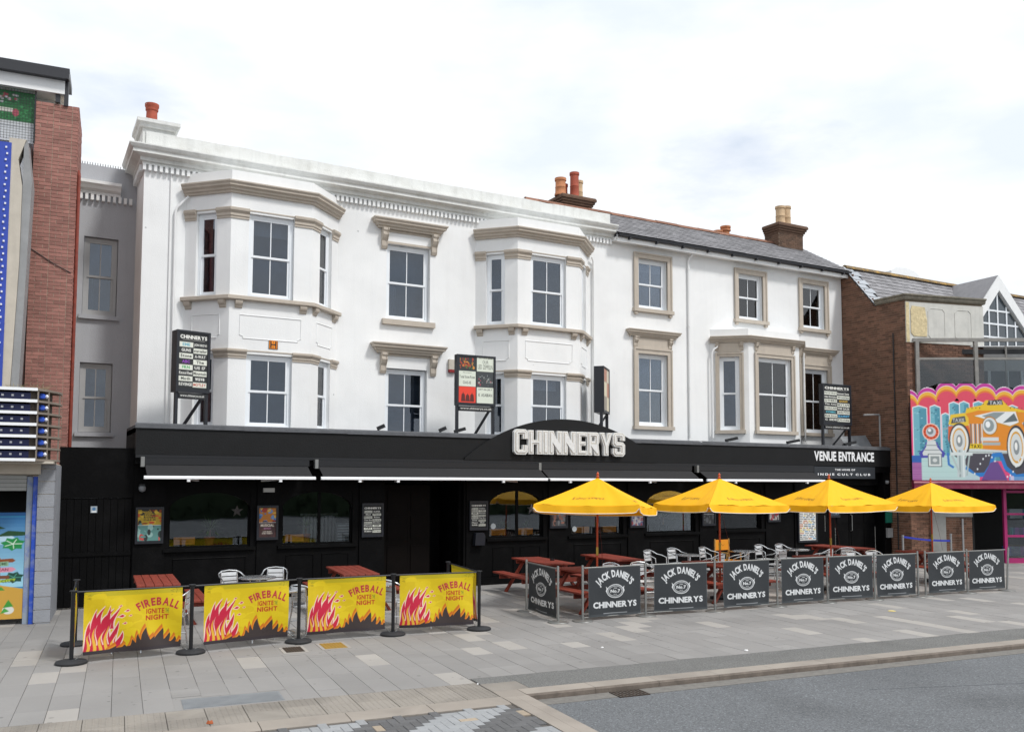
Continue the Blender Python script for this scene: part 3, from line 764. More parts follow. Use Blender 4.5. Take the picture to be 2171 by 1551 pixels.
# middle window bay: hoods on consoles
for z0, z1, hz, x1 in ((6.66, 8.62, 9.22, 9.27), (3.55, 5.41, 6.02, 9.21)):
    sash(st, F0, 8.06 + .012, x1 - .012, z0, z1 - .012, -.12)
    hood = part('window_hood', MB().moulding([(7.86, YU), (7.86, YU - .04), (9.46, YU - .04), (9.46, YU)], cornice_prof(hz - .24, hz, .22)), M['trim'], st)
    for a in (7.98, 9.36): part('console', console(F0, a, hz - .24, .52), M['trim'], hood)
    part('frieze_board', MB(F0).box(8.07, 9.27, .001, .03, hz - .30, hz - .24), M['trim'], hood)
part('window_sill', MB(F0).box(7.94, 9.39, -.1, .10, 6.52, 6.655), M['trim'], st)
part('window_head', MB(F0).box(8.0, 9.33, .001, .012, 8.622, 8.68), M['trim'], st)
# rain pipes
def pipe(root, pts, r=.034, m='stucco', name='downpipe'):
    p = part(name, MB().tube(pts, r, 10), M[m], root, smooth=True); return p
pipe(st, [(2.95, YU - .05, 3.6), (2.93, YU - .05, 8.62), (2.96, YU - .06, 8.75), (3.2, YU - .12, 9.02)], .03)
pipe(st, [(2.84, YU - .03, 3.6), (2.82, YU - .03, 9.5)], .014, name='cable_conduit')
pipe(st, [(14.38, YU - .06, 3.9), (14.38, YU - .06, 8.9), (14.3, YU - .1, 9.02)], .028)

# recessed wing on the left
wg = MB(Frame(0, 22.7, 0)).wall(.9, XL0, 2.6, 9.9, [(1.15, 1.88, 6.36, 8.2), (1.15, 1.84, 3.64, 5.25)], .15)
wing = part('recessed_wing', wg, M['shadewall'], st)
part('wing_interior', MB().box(.9, 2.2, 23.2, 23.25, 3, 9.6), M['room'], st)
T = Frame(0, 22.7, 0)
sash(st, T, 1.16, 1.87, 6.37, 8.19, -.09, 'upvcshade'); sash(st, T, 1.16, 1.83, 3.65, 5.24, -.09, 'upvcshade')
part('wing_sill', MB(T).box(1.08, 1.95, -.1, .08, 6.26, 6.355), M['shadewall'], st)
part('wing_sill', MB(T).box(1.08, 1.91, -.1, .08, 3.54, 3.635), M['shadewall'], st)
part('wing_cornice', MB().moulding([(.85, 22.7), (XL0 - .36, 22.7)], [(0, 9.2), (.05, 9.2), (.05, 9.26), (.16, 9.3), (.2, 9.36), (.26, 9.4), (.26, 9.47), (0, 9.5)]), M['stucco'], st)
dm = MB(); x = .9
while x < XL0 - .1: dm.box(x, x + .065, 22.6, 22.7, 9.05, 9.19); x += .118
part('dentil_course', dm, M['stucco'], st, kind='stuff')
part('wing_parapet', MB().box(.9, XL0 - .02, 22.72, 22.95, 9.5, 9.9), M['parapet'], st)
sp = MB(); x = .95
while x < 2.2:
    sp.box(x - .035, x + .035, 22.8, 22.803, 9.925, 9.935).tube([(x, 22.8, 9.9), (x, 22.8, 9.99)], .007, 4); x += .055
part('bird_spikes', sp.box(.9, 2.2, 22.79, 22.81, 9.9, 9.912), M['blackmetal'], st, kind='stuff')

# ================================================================== slate-roofed house (right half)
sh = thing('slate_roofed_house', 'white rendered house with grey slate roof, stone-coloured window surrounds and one bay', 'house', (19.9, YU, 0), world=True)
WUP = [(16.02, 17.12, 7.72, 9.24), (20.0, 21.06, 7.76, 9.24), (22.86, 23.92, 7.72, 9.24)]
WLO = [(16.0, 17.1, 4.2, 6.36), (22.9, 23.98, 4.2, 6.34)]
B3 = (18.81, 19.70, 21.88, 22.70, .75)
mb = MB(F0); mb.wall(XM, XR, 2.9, 9.8, WUP + WLO + [(B3[0] + .15, B3[3] - .15, 3.6, 6.7)], .16)
part('front_wall', mb, M['stucco'], sh)
part('interior', MB().box(XM + .1, XR - .1, YU + .55, YU + .6, 3, 9.7), M['room'], sh)
part('gable_wall', MB().add([(XR, YU, 2.9), (XR, 25.2, 2.9), (XR, 25.2, 9.8), (XR, 23.1, 11.05), (XR, YU, 9.8)], [(0, 1, 2, 3, 4)]), M['brick_dark'], sh)
def surround(root, a0, a1, z0, z1, w=.15, T=F0, sill=True, proud=.05):
    mb = MB(T).box(a0 - w, a0, -.02, proud, z0, z1 + w).box(a1, a1 + w, -.02, proud, z0, z1 + w).box(a0 + .0, a1 - .0, -.02, proud, z1, z1 + w)
    so = part('window_surround', mb, M['trim'], root)
    mb = MB(T).box(a0 - w - .018, a0 - w + .03, proud - .02, proud + .022, z0, z1 + w + .018).box(a1 + w - .03, a1 + w + .018, proud - .02, proud + .022, z0, z1 + w + .018).box(a0 - w + .03, a1 + w - .03, proud - .02, proud + .022, z1 + w - .03, z1 + w + .018)
    part('surround_moulding', mb, M['trim'], so)
    if sill: part('window_sill', MB(T).box(a0 - w - .05, a1 + w + .05, -.12, .11, z0 - .11, z0 - .002), M['trim'], so)
    return so
for a0, a1, z0, z1 in WUP:
    sash(sh, F0, a0 + .004, a1 - .004, z0, z1 - .004, -.10)
    so = surround(sh, a0, a1, z0, z1)
    for a in (a0 - .1, a1 + .1): part('sill_bracket', MB(F0).box(a - .05, a + .05, 0, .08, z0 - .19, z0 - .11), M['trim'], so)
for a0, a1, z0, z1 in WLO:
    sash(sh, F0, a0 + .004, a1 - .004, z0, z1 - .004, -.10)
    so = surround(sh, a0, a1, z0, z1)
    part('frieze', MB(F0).box(a0 - .1, a1 + .1, -.01, .035, z1 + .17, z1 + .5), M['trim'], so)
    h = part('window_hood', MB().moulding([(a0 - .26, YU), (a0 - .26, YU - .03), (a1 + .26, YU - .03), (a1 + .26, YU)], cornice_prof(z1 + .5, z1 + .70, .17)), M['trim'], so.parent)
    for a in (a0 - .1, a1 + .1): part('console', console(F0, a, z1 + .5, .32, .13, .13), M['trim'], h)
# one-storey bay
P = [(B3[0], YU), (B3[1], YU - B3[4]), (B3[2], YU - B3[4]), (B3[3], YU)]
body = MB(); fac = []
for (ax, ay), (bx, by) in zip(P, P[1:]):
    ln = math.hypot(bx - ax, by - ay); fac.append((Frame(ax, ay, math.degrees(math.atan2(by - ay, bx - ax))), ln))
for i, (T, ln) in enumerate(fac):
    e = .28 if i != 1 else .38
    body.T = T; body.wall(0, ln, 3.5, 7.31, [(e, ln - e, 4.15, 6.44)], .13)
body.T = None; body.add([(*q, 7.31) for q in P], [(0, 1, 2, 3)])
b3 = part('bay_window', body, M['stucco'], sh)
for i, (T, ln) in enumerate(fac):
    e = .28 if i != 1 else .38
    sash(sh, T, e + .004, ln - e - .004, 4.15, 6.436, -.085, bars=i == 1)
    surround(b3.parent, e, ln - e, 4.15, 6.44, .13 if i == 1 else .11, T, True, .04)
    part('frieze', MB(T).box(e - .06, ln - e + .06, -.01, .03, 6.58, 6.87), M['trim'], b3)
    for a in (e - .07, ln - e + .07): part('console', console(T, a, 6.88, .26, .11, .11), M['trim'], b3)
part('bay_cornice', MB().moulding(P, cornice_prof(6.88, 7.07, .2)), M['trim'], b3)
# eaves, gutter, roof
EY, EZ, RY, RZ = YU - .33, 9.80, 23.1, 11.08
part('eaves_board', MB().box(XM + .02, XR + .05, EY + .04, YU, 9.60, 9.70).box(XM + .02, XR + .05, EY + .03, EY + .06, 9.56, 9.76), M['stucco'], sh)
gp = part('gutter', MB().moulding([(XM + .03, EY + .03), (XR + .08, EY + .03)], [(0, 9.70), (.05, 9.68), (.10, 9.71), (.115, 9.77), (.10, 9.775), (.085, 9.73), (.04, 9.70), (0, 9.77)]), M['gutter'], sh)
for k in range(10): part('gutter_bracket', MB().box(XM + .4 + k, XM + .45 + k, EY - .08, EY + .03, 9.64, 9.70), M['gutter'], gp)
def slated(x0, x1, ey, ez, ry, rz, sw=.26, ex=.2, seed=1):
    """joined courses of slates on a slope rising away from the street"""
    mb = MB(); r = random.Random(seed); L = math.hypot(ry - ey, rz - ez); n = int(L / ex) + 1; ux, uz = (ry - ey) / L, (rz - ez) / L
    for j in range(n):
        x = x0 - (sw / 2 if j % 2 else 0); d0 = j * ex; d1 = min(d0 + ex * 1.25, L)
        while x < x1:
            a, b = max(x0, x) + .003, min(x1, x + sw) - .003; lift = .016 + r.uniform(0, .006); t = .008
            if b - a > .02:
                q = lambda d, h: (ey + ux * d - uz * h, ez + uz * d + ux * h)
                (y0, z0), (y1, z1), (y2, z2), (y3, z3) = q(d0, lift), q(d0, lift + t), q(d1, .0), q(d1, t)
                mb.add([(a, y0, z0), (b, y0, z0), (b, y1, z1), (a, y1, z1), (b, y3, z3), (a, y3, z3)], [(0, 1, 2, 3), (3, 2, 4, 5), (1, 4, 2), (0, 3, 5)])
            x += sw
    return mb
rf = part('roof', MB().add([(XM, EY - .02, EZ - .02), (XR + .1, EY - .02, EZ - .02), (XR + .1, RY, RZ - .02), (XM - 2, RY, RZ - .02), (XM - 2, YU + .6, EZ + .44), (XM, YU + .6, EZ + .44)], [(0, 1, 2, 3, 4, 5)])
          .add([(XM - 2, RY, RZ - .02), (XR + .1, RY, RZ - .02), (XR + .1, 25.6, 9.5), (XM - 2, 25.6, 9.5)], [(0, 1, 2, 3)]), M['slate'], sh)
part('slates', slated(XM + .005, XR + .1, EY - .03, EZ - .005, RY, RZ), M['slate'], rf, kind='stuff')
part('verge_trim', MB().beam((XR + .08, EY, EZ - .05), (XR + .08, RY, RZ - .05), .05, .1), M['stucco'], rf)
rm = MB().prism([(-.12, -.03), (-.06, .06), (0, .085), (.06, .06), (.12, -.03)], 0, .44, 'x').mesh('ridge_tile', M['ridge'])
x = XM - 1.9
while x < XR - .4: link('ridge_tile', rm, rf, (x - ORG[sh.name][0], RY - ORG[sh.name][1], RZ + random.uniform(-.006, .01))); x += .45
def bricks(mb, T, a0, a1, z0, z1, bw=.225, bh=.075, proud=.008, jt=.01, r=random.Random(2), depth=.03, keep=None):
    j = 0; z = z0
    while z < z1 - .02:
        a = a0 - (bw / 2 if j % 2 else 0)
        while a < a1 - .005:
            p, q = max(a0, a) + jt / 2, min(a1, a + bw) - jt / 2
            if q - p > .02 and (keep is None or keep((p + q) / 2, z)):
                u = proud + r.uniform(-.003, .003); mb.T = T
                zz = min(z1, z + bh) - jt / 2
                mb.add([(p, -depth, z + jt / 2), (q, -depth, z + jt / 2), (q, -depth, zz), (p, -depth, zz), (p, u, z + jt / 2), (q, u, z + jt / 2), (q, u, zz), (p, u, zz)], [(4, 5, 6, 7), (0, 1, 5, 4), (1, 2, 6, 5), (2, 3, 7, 6), (3, 0, 4, 7)])
            a += bw
        z += bh; j += 1
    mb.T = None; return mb
def chimney(root, x0, x1, y0, y1, z0, z1, pots, capo=.16, band=True):
    c = part('chimney', MB().box(x0, x1, y0, y1, z0, z1), M['mortar_dark'], root)
    mb = MB()
    bricks(mb, Frame(x0, y0, 0), 0, x1 - x0, z0, z1); bricks(mb, Frame(x1, y0, 90), 0, y1 - y0, z0, z1); bricks(mb, Frame(x0, y1, -90), 0, y1 - y0, z0, z1)
    part('brickwork', mb, M['brick_chim'], c, kind='stuff')
    pth = [(x0, y1), (x0, y0), (x1, y0), (x1, y1)]
    prof = []
    n = 4
    for k in range(n): prof += [(.02 + capo * k / n, z1 + .075 * k), (.02 + capo * k / n, z1 + .075 * (k + 1) - .008)]
    prof = [(-.2, z1)] + prof + [(.02 + capo * .6, z1 + .075 * n + .04), (-.2, z1 + .075 * n + .10)]
    part('oversailing_courses', MB().moulding(pth, prof), M['brick_chim'], c)
    part('flaunching', MB().box(x0 + .02, x1 - .02, y0 + .02, y1 - .02, z1, z1 + .075 * n + .09), M['mortar_dark'], c)
    for px, py, h, r, m in pots:
        part('chimney_pot', MB().lathe([(r * 1.12, 0), (r * 1.12, .05), (r, .08), (r * .97, h * .45), (r * 1.02, h * .47), (r * .95, h * .5), (r * .94, h - .09), (r * 1.08, h - .08), (r * 1.08, h), (r * .8, h), (r * .8, h - .1)], px, py, 18, z1 + .075 * n + .05), M[m], c, smooth=True)
    return c
chimney(sh, 23.35, 24.52, 22.75, 23.45, 10.9, 11.42, [(23.68, 23.0, .68, .17, 'pot_buff'), (24.12, 23.15, .78, .17, 'pot_buff')])
chimney(sh, 14.55, 15.55, 23.1, 23.9, 10.8, 11.12, [(14.55, 23.3, .55, .17, 'pot_orange'), (15.1, 23.35, .84, .145, 'pot_red'), (15.42, 23.6, .7, .14, 'pot_buff'), (14.95, 23.75, .56, .13, 'pot_red')])
pipe(sh, [(17.93, YU - .05, 3.9), (17.93, YU - .05, 9.35), (17.96, YU - .07, 9.45), (18.05, EY + .02, 9.66)], .036)
for z in (5.4, 7.3, 9.1): part('pipe_collar', MB().lathe([(.046, 0), (.046, .06)], 17.93, YU - .05, 12, z), M['stucco'], sh)
pipe(sh, [(18.78, YU - .12, 3.9), (18.78, YU - .12, 6.55), (18.82, YU - .16, 6.66), (18.95, YU - .2, 6.76)], .03)
pipe(sh, [(22.78, YU - .1, 3.9), (22.78, YU - .1, 6.85)], .034)

# a neighbour's pots far behind the ridge
hb = thing('rear_chimney', 'two buff clay pots peeping over the slate ridge', 'chimney', (23.0, 25.2, 0), world=True)
part('stack', MB().box(22.5, 23.35, 25.0, 25.5, 9, 11.6), M['brick_chim'], hb)
part('pot', MB().lathe([(.16, 0), (.15, .3), (.18, .32), (.18, .38)], 22.7, 25.2, 14, 11.6), M['pot_orange'], hb, smooth=True)
part('pot', MB().lathe([(.16, 0), (.15, .4), (.2, .42), (.2, .48), (.16, .5), (.2, .54), (.2, .6)], 23.08, 25.2, 14, 11.6), M['pot_orange'], hb, smooth=True)

# little things on the white walls
hp = Print(.2, .2, 200, '#1a1a1a'); hp.rect(.012, .012, .188, .188, '#f08c00').rect(.03, .02, .06, .18, '#1a1a1a').rect(.14, .02, .17, .18, '#1a1a1a').rect(.06, .085, .14, .115, '#1a1a1a').text('3', .088, .135, .112, .17, '#1a1a1a').text('10', .08, .03, .12, .065, '#1a1a1a')
hs = thing('hydrant_plate', 'small orange and black H plate on the left bay', 'sign', (4.91, YU - .85, 5.54))
part('plate', MB().box(-.004, .204, -.012, -.002, -.004, .204), M['signback'], hs)
link('face', hp.mesh('face', M['printed'], off=.0125), hs)
al = thing('alarm_box', 'cream alarm box with red base on the white wall by the poster sign', 'alarm', (9.8, YU, 5.4))
part('case', MB().prism([(0, .07), (.2, .07), (.21, .33), (.0, .34)], -.09, -.002, 'y'), M['cream'], al)
part('beacon', MB().box(.01, .2, -.088, -.002, 0, .068), M['redblob'], al)

# pale blinds and curtains hanging inside some of the windows
cur = mat('net_curtain', '#c9cdd0', .9, var=.1, vscale=8, stretch=(10, 10, .3))
for root, x0, x1, y, z0, z1 in ((st, 1.17, 1.40, 22.88, 6.42, 7.25), (st, 8.12, 8.42, YU + .24, 6.7, 7.6), (sh, 20.05, 20.30, YU + .24, 7.8, 8.5), (sh, 16.05, 17.08, YU + .26, 8.9, 9.2), (st, 4.45, 5.43, 20.457 + .3, 8.2, 8.6), (st, 11.9, 12.8, 20.457 + .3, 5.0, 5.4), (sh, 22.9, 23.9, YU + .26, 5.8, 6.3)):
    mb = MB(); n = 8
    for k in range(n):
        a_, b_ = x0 + (x1 - x0) * k / n, x0 + (x1 - x0) * (k + 1) / n; mb.add([(a_, y + .02 * (k % 2), z0), (b_, y + .02 * ((k + 1) % 2), z0), (b_, y + .02 * ((k + 1) % 2), z1), (a_, y + .02 * (k % 2), z1)], [(0, 1, 2, 3)])
    part('curtain', mb, cur, root)

# ================================================================== black pub front, one storey, in front of the terrace
pub = thing('black_pub_front', 'single-storey black painted pub front with arched windows and long fascia', 'pub front', (13.4, YS, 0), world=True)
SX0 = 2.05
WIN = [(2.75, 4.42, 1.12, 1.90, 2.29, 0), (5.10, 6.71, 1.12, 1.90, 2.30, 1), (10.23, 11.78, 1.13, 1.92, 2.31, 1), (12.61, 14.29, 1.13, 1.92, 2.31, 0), (15.08, 16.79, 1.14, 1.92, 2.31, 0), (17.67, 19.31, 1.16, 1.92, 2.31, 0)]
DOORS = [(7.48, 9.52, 2.5)]
FS = Frame(0, YS, 0)
mb = MB(FS)
holes = [(a, b, z0, zt) for a, b, z0, zs, zt, m in WIN] + [(a, b, 0, z) for a, b, z in DOORS] + [(21.95, 24.45, 0, 2.45)]
mb.wall(SX0, XR, -.01, 3.3, holes, .16)
mb.T = None
mb.add([(SX0, YS, -.01), (SX0, YU, -.01), (SX0, YU, 3.6), (SX0, YS, 3.6)], [(0, 1, 2, 3)])
wallp = part('front_wall', mb, M['blackwood'], pub)
# arch spandrels
for a, b, z0, zs, zt, m in WIN:
    n = 20; pts = [(a, zs), (a, zt)] + [(b, zt), (b, zs)]
    arc = [(b - (b - a) * (.5 - .5 * math.cos(math.pi * k / n)), zs + (zt - .02 - zs) * math.sin(math.pi * k / n)) for k in range(n + 1)]
    poly = [(a, zt - .001), (b, zt - .001)] + arc
    # split into quads strip so the concave shape fills cleanly
    sp = MB(FS)
    for (x0, z_0), (x1, z_1) in zip(arc, arc[1:]):
        sp.add([(x0, -.02, z_0), (x1, -.02, z_1), (x1, -.02, zt), (x0, -.02, zt), (x0, -.15, z_0), (x1, -.15, z_1)], [(0, 1, 2, 3), (0, 4, 5, 1)])
    part('arch_spandrel', sp, M['blackwood'], pub)
    part('window_cill', MB(FS).box(a - .1, b + .1, -.1, .07, z0 - .07, z0 - .002), M['blackwood'], pub)
    fr = MB(FS).box(a, a + .04, -.13, -.08, z0, zs).box(b - .04, b, -.13, -.08, z0, zs).box(a + .04, b - .04, -.13, -.08, z0, z0 + .04)
    fo = part('window_frame', fr, M['blackwood'], pub)
    if m:
        part('mullion', MB(FS).box((a + b) / 2 + .02, (a + b) / 2 + .08, -.13, -.075, z0 + .04, zt - .03), M['blackwood'], fo)
        part('pane', MB(FS).box(a + .04, (a + b) / 2 + .018, -.11, -.104, z0 + .04, zt), M['glass'], fo)
        part('pane', MB(FS).box((a + b) / 2 + .082, b - .04, -.11, -.104, z0 + .04, zt), M['glass'], fo)
    else: part('pane', MB(FS).box(a + .04, b - .04, -.11, -.104, z0 + .04, zt), M['glass'], fo)
    # sunk panels under the window
    k = 2 if m else 1
    for i in range(k):
        p, q = a + .1 + i * (b - a) / k, a + (i + 1) * (b - a) / k - .1
        part('panel_mould', MB().tube([FS((x, .004, z)) for x, z in ((p, .22), (q, .22), (q, .9), (p, .9))], .014, 6, closed=True), M['blackwood'], pub)
# pilasters between the windows
for x0, x1 in ((2.07, 2.68), (4.55, 4.98), (6.86, 7.42), (9.58, 10.12), (11.92, 12.48), (14.42, 14.96), (16.92, 17.55), (19.45, 20.0), (20.65, 21.7)):
    part('pilaster', MB(FS).box(x0, x1, .001, .035, 0, 2.9), M['blackwood'], pub)
part('plinth', MB(FS).box(SX0, 7.46, .036, .075, -.005, .17).box(9.54, 21.9, .036, .075, -.005, .17), M['blackwood'], pub)
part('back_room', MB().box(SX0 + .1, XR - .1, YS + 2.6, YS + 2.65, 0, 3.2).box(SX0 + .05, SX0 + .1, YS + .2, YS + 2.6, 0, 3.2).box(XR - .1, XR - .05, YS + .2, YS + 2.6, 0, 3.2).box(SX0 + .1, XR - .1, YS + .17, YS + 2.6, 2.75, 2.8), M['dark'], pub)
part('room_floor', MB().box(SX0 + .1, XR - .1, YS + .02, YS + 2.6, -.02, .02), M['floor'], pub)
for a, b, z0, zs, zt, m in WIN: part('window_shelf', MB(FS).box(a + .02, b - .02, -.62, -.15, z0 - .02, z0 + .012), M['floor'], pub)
# entrance: lobby with one brown leaf folded back
dk = mat('brown_stained_door', '#0a0605', .6, var=.3, vscale=6, spec=.1)
for xa in (7.48, 9.46): part('lobby_side', MB(FS).box(xa, xa + .06, -1.3, -.16, 0, 2.5), M['blackwood'], pub)
d = part('door', MB(FS).box(7.6, 8.2, -.42, -.37, .03, 2.44), dk, pub)
for z0, z1 in ((.2, 1.0), (1.15, 1.7), (1.82, 2.3)): part('door_panel', MB(FS).box(7.69, 8.11, -.37, -.352, z0, z1), dk, d)
d = part('door', MB(FS).box(8.215, 8.8, -.45, -.40, .03, 2.44), dk, pub)
for z0, z1 in ((.2, 1.0), (1.15, 1.7), (1.82, 2.3)): part('door_panel', MB(FS).box(8.3, 8.72, -.40, -.382, z0, z1), dk, d)
# venue doors on the right
vd = part('venue_door', MB(FS).box(21.97, 23.19, -.2, -.15, .02, 2.44).box(23.21, 24.43, -.2, -.15, .02, 2.44), M['blackwood'], pub)
for x in (22.06, 22.66, 23.3, 23.9):
    for z0, z1 in ((.25, 1.05), (1.25, 2.25)): part('door_panel', MB(FS).box(x, x + .46, -.15, -.135, z0, z1), M['blackwood'], vd)
for x in (22.05, 23.28): part('pull_handle', MB().tube([FS((x, -.14, 1.0)), FS((x, -.08, 1.02)), FS((x, -.08, 1.5)), FS((x, -.14, 1.52))], .014, 8), M['steel'], vd)
# chains hanging by the venue doors
for x, yb in ((22.28, .12), (24.1, .12)):
    c = MB()
    for k in range(24): c.tube([FS((x + (.012 if k % 2 else 0) * math.cos(t), yb + (0 if k % 2 else .012) * math.cos(t), .15 + k * .042 + .026 * math.sin(t))) for t in (0, 1.57, 3.14, 4.71)], .006, 4, closed=True)
    part('hanging_chain', c, M['steel'], pub)

# fascia, flashing, arched board
part('fascia', MB().box(SX0, XR - .01, YF, YS + .1, 3.05, 3.60), M['black'], pub)
part('soffit', MB().box(SX0, XR - .01, YF + .02, YS + .02, 2.86, 3.048), M['blackwood'], pub)
part('flat_roof', MB().box(SX0, XR - .01, YF + .05, YU - .01, 3.5, 3.66), M['felt'], pub)
fl = MB(); x = SX0 - .02; rr = random.Random(5)
while x < XR - .05:
    l = min(rr.uniform(1.4, 2.6), XR - .02 - x)
    fl.add([(x, YF - .035, 3.585), (x + l, YF - .035, 3.585 + rr.uniform(-.01, .008)), (x + l, YF - .02, 3.66 + rr.uniform(-.012, .012)), (x, YF - .02, 3.66 + rr.uniform(-.012, .012)), (x + l, YF + .12, 3.70), (x, YF + .12, 3.70)], [(0, 1, 2, 3), (3, 2, 4, 5)])
    x += l
part('flashing', fl, M['felt'], pub)
arcp = [(9.38, 3.052)]
for k in range(33):
    x = 9.40 + (15.18 - 9.40) * k / 32; arcp.append((x, -.47 + math.sqrt(4.6 ** 2 - (x - 12.3) ** 2)))
arcp.append((15.2, 3.052))
part('arched_board', MB().prism(arcp, YF - .07, YF - .003, 'y'), M['black'], pub)
part('fascia_rail', MB().box(SX0, 21.2, YF - .05, YF + .02, 2.985, 3.045), M['blackmetal'], pub)

# big channel letters
def solid_letter(ch, w, h, d, bold=.04, inset=0.0):
    v, t = GL[(ch, bold)]; lo, hi = v.min(0), v.max(0); q = (v - lo) / (hi - lo) * [w, h]; n = len(q)
    ed = {}
    for a, b, c in t:
        for e in ((a, b), (b, c), (c, a)): ed[tuple(sorted(e))] = ed.get(tuple(sorted(e)), 0) + 1
    vs = [(x, -d, z) for x, z in q] + [(x, 0, z) for x, z in q]
    fs = [tuple(x) for x in t] + [tuple(i + n for i in x) for x in t] + [(a, b, b + n, a + n) for (a, b), k in ed.items() if k == 1]
    return MB().add(vs, fs)
def block_letter(ch, W, H, S, m, d):
    """heavy condensed capital: stroke S, drawn m inside the outline"""
    x0, x1, z0, z1, s = m, W - m, m, H - m, S - 2 * m; k = .07 - m * .5; zc = H / 2; mb = MB(); P = []
    if ch == 'I': P = [[(x0, z0), (x1, z0), (x1, z1), (x0, z1)]]
    elif ch == 'H':
        c = s * .38; P = [[(x0, z0), (x0 + s, z0), (x0 + s, zc - c), (x1 - s, zc - c), (x1 - s, z0), (x1, z0), (x1, z1), (x1 - s, z1), (x1 - s, zc + c), (x0 + s, zc + c), (x0 + s, z1), (x0, z1)]]
    elif ch == 'N': P = [[(x0, z0), (x0 + s, z0), (x0 + s, H * .52), (x1 - s, z0), (x1, z0), (x1, z1), (x1 - s, z1), (x1 - s, H * .48), (x0 + s, z1), (x0, z1)]]
    elif ch == 'E':
        q = s * .8; c = s * .36; P = [[(x0, z0), (x1, z0), (x1, z0 + q), (x0 + s, z0 + q), (x0 + s, zc - c), (x1 - .04, zc - c), (x1 - .04, zc + c), (x0 + s, zc + c), (x0 + s, z1 - q), (x1, z1 - q), (x1, z1), (x0, z1)]]
    elif ch == 'Y': mid = W / 2; P = [[(mid - s / 2, z0), (mid + s / 2, z0), (mid + s / 2, H * .40), (x1, z1), (x1 - s, z1), (mid, H * .56), (x0 + s, z1), (x0, z1), (mid - s / 2, H * .40)]]
    elif ch == 'C':
        q = s * .85; P = [[(x0 + k, z0), (x1 - k, z0), (x1, z0 + k), (x1, H * .38), (x1 - s, H * .38), (x1 - s, z0 + q), (x0 + s, z0 + q), (x0 + s, z1 - q), (x1 - s, z1 - q), (x1 - s, H * .62), (x1, H * .62), (x1, z1 - k), (x1 - k, z1), (x0 + k, z1), (x0, z1 - k), (x0, z0 + k)]]
    elif ch == 'S':
        q = s * .85; c = s * .42; P = [[(x0 + k, z0), (x1 - k, z0), (x1, z0 + k), (x1, zc + c - k), (x1 - k, zc + c), (x0 + s, zc + c + .012), (x0 + s, z1 - q), (x1 - s, z1 - q), (x1 - s, H * .66), (x1, H * .66), (x1, z1 - k), (x1 - k, z1), (x0 + k, z1), (x0, z1 - k), (x0, zc - c + k), (x0 + k, zc - c), (x1 - s, zc - c - .012), (x1 - s, z0 + q), (x0 + s, z0 + q), (x0 + s, H * .34), (x0, H * .34), (x0, z0 + k)]]
    elif ch == 'R':
        q = s * .8; zb = H * .42; P = [[(x0, z0), (x0 + s, z0), (x0 + s, z1 - q), (x1 - s, z1 - q), (x1 - s, zb + q), (x0 + s + .001, zb + q), (x0 + s + .001, zb), (x1 - s * 1.05, z0), (x1, z0), (x1 - .03, zb + .03), (x1, zb + .1), (x1, z1 - k), (x1 - k, z1), (x0, z1)]]
    for poly in P: mb.prism(poly, -d, 0, 'y')
    return mb
adv = {'C': .42, 'H': .42, 'I': .185, 'N': .425, 'E': .34, 'R': .40, 'Y': .42, 'S': .42}
tot = sum(adv[c] for c in 'CHINNERYS'); x = 10.69; sc_ = (14.07 - 10.69) / tot
for i, c in enumerate('CHINNERYS'):
    w = adv[c] * sc_ - .014; h = .60 if c not in 'CS' else .63; z = 3.215 - (0 if c not in 'CS' else .015); S = .148 if c != 'I' else w
    lt = link('letter', block_letter(c, w, h, S, 0, .10).mesh('letter', M['plaster_l']), pub, (x - ORG[pub.name][0], YF - .072 - ORG[pub.name][1], z))
    link('letter_channel', block_letter(c, w, h, S, .026, .006).mesh('letter_channel', M['channel_in']), lt, (0, -.1005, 0))
    tubem = block_letter(c, w, h, S, .052, .012)
    link('neon_tube', tubem.mesh('neon_tube', M['plaster_l']), lt, (0, -.1066, 0))
    x += adv[c] * sc_
def letters(root, txt, x0, x1, z0, z1, y, name='lettering', m='whitetext', bold=.04, d=.012, track=.05):
    gly, wd = layout(txt, bold, track); lo = min(u[:, 1].min() for u, t in gly); hi = max(u[:, 1].max() for u, t in gly); mb = MB()
    for u, t in gly:
        q = (u - [0, lo]) / [wd, hi - lo] * [x1 - x0, z1 - z0] + [x0, z0]; n = len(q)
        mb.add([(a, y - d, b) for a, b in q], [tuple(k) for k in t])
    return part(name, mb, M[m], root)
letters(pub, 'VENUE ENTRANCE', 21.27, 23.96, 3.20, 3.50, YF - .002)
pn = part('club_panel', MB().box(21.25, 23.98, YF - .02, YF + .02, 2.66, 3.03), mat('dark_slate_panel', '#23282e', .5), pub)
letters(pub, 'THE HOME OF', 22.15, 23.05, 2.905, 2.965, YF - .022, d=.004, track=.18)
letters(pub, 'INDIE CULT CLUB', 21.4, 23.75, 2.755, 2.825, YF - .022, d=.004, track=.35)
part('right_post', MB().box(24.45, XR - .01, YF + .04, YS - .001, 0, 2.86), M['blackwood'], pub)

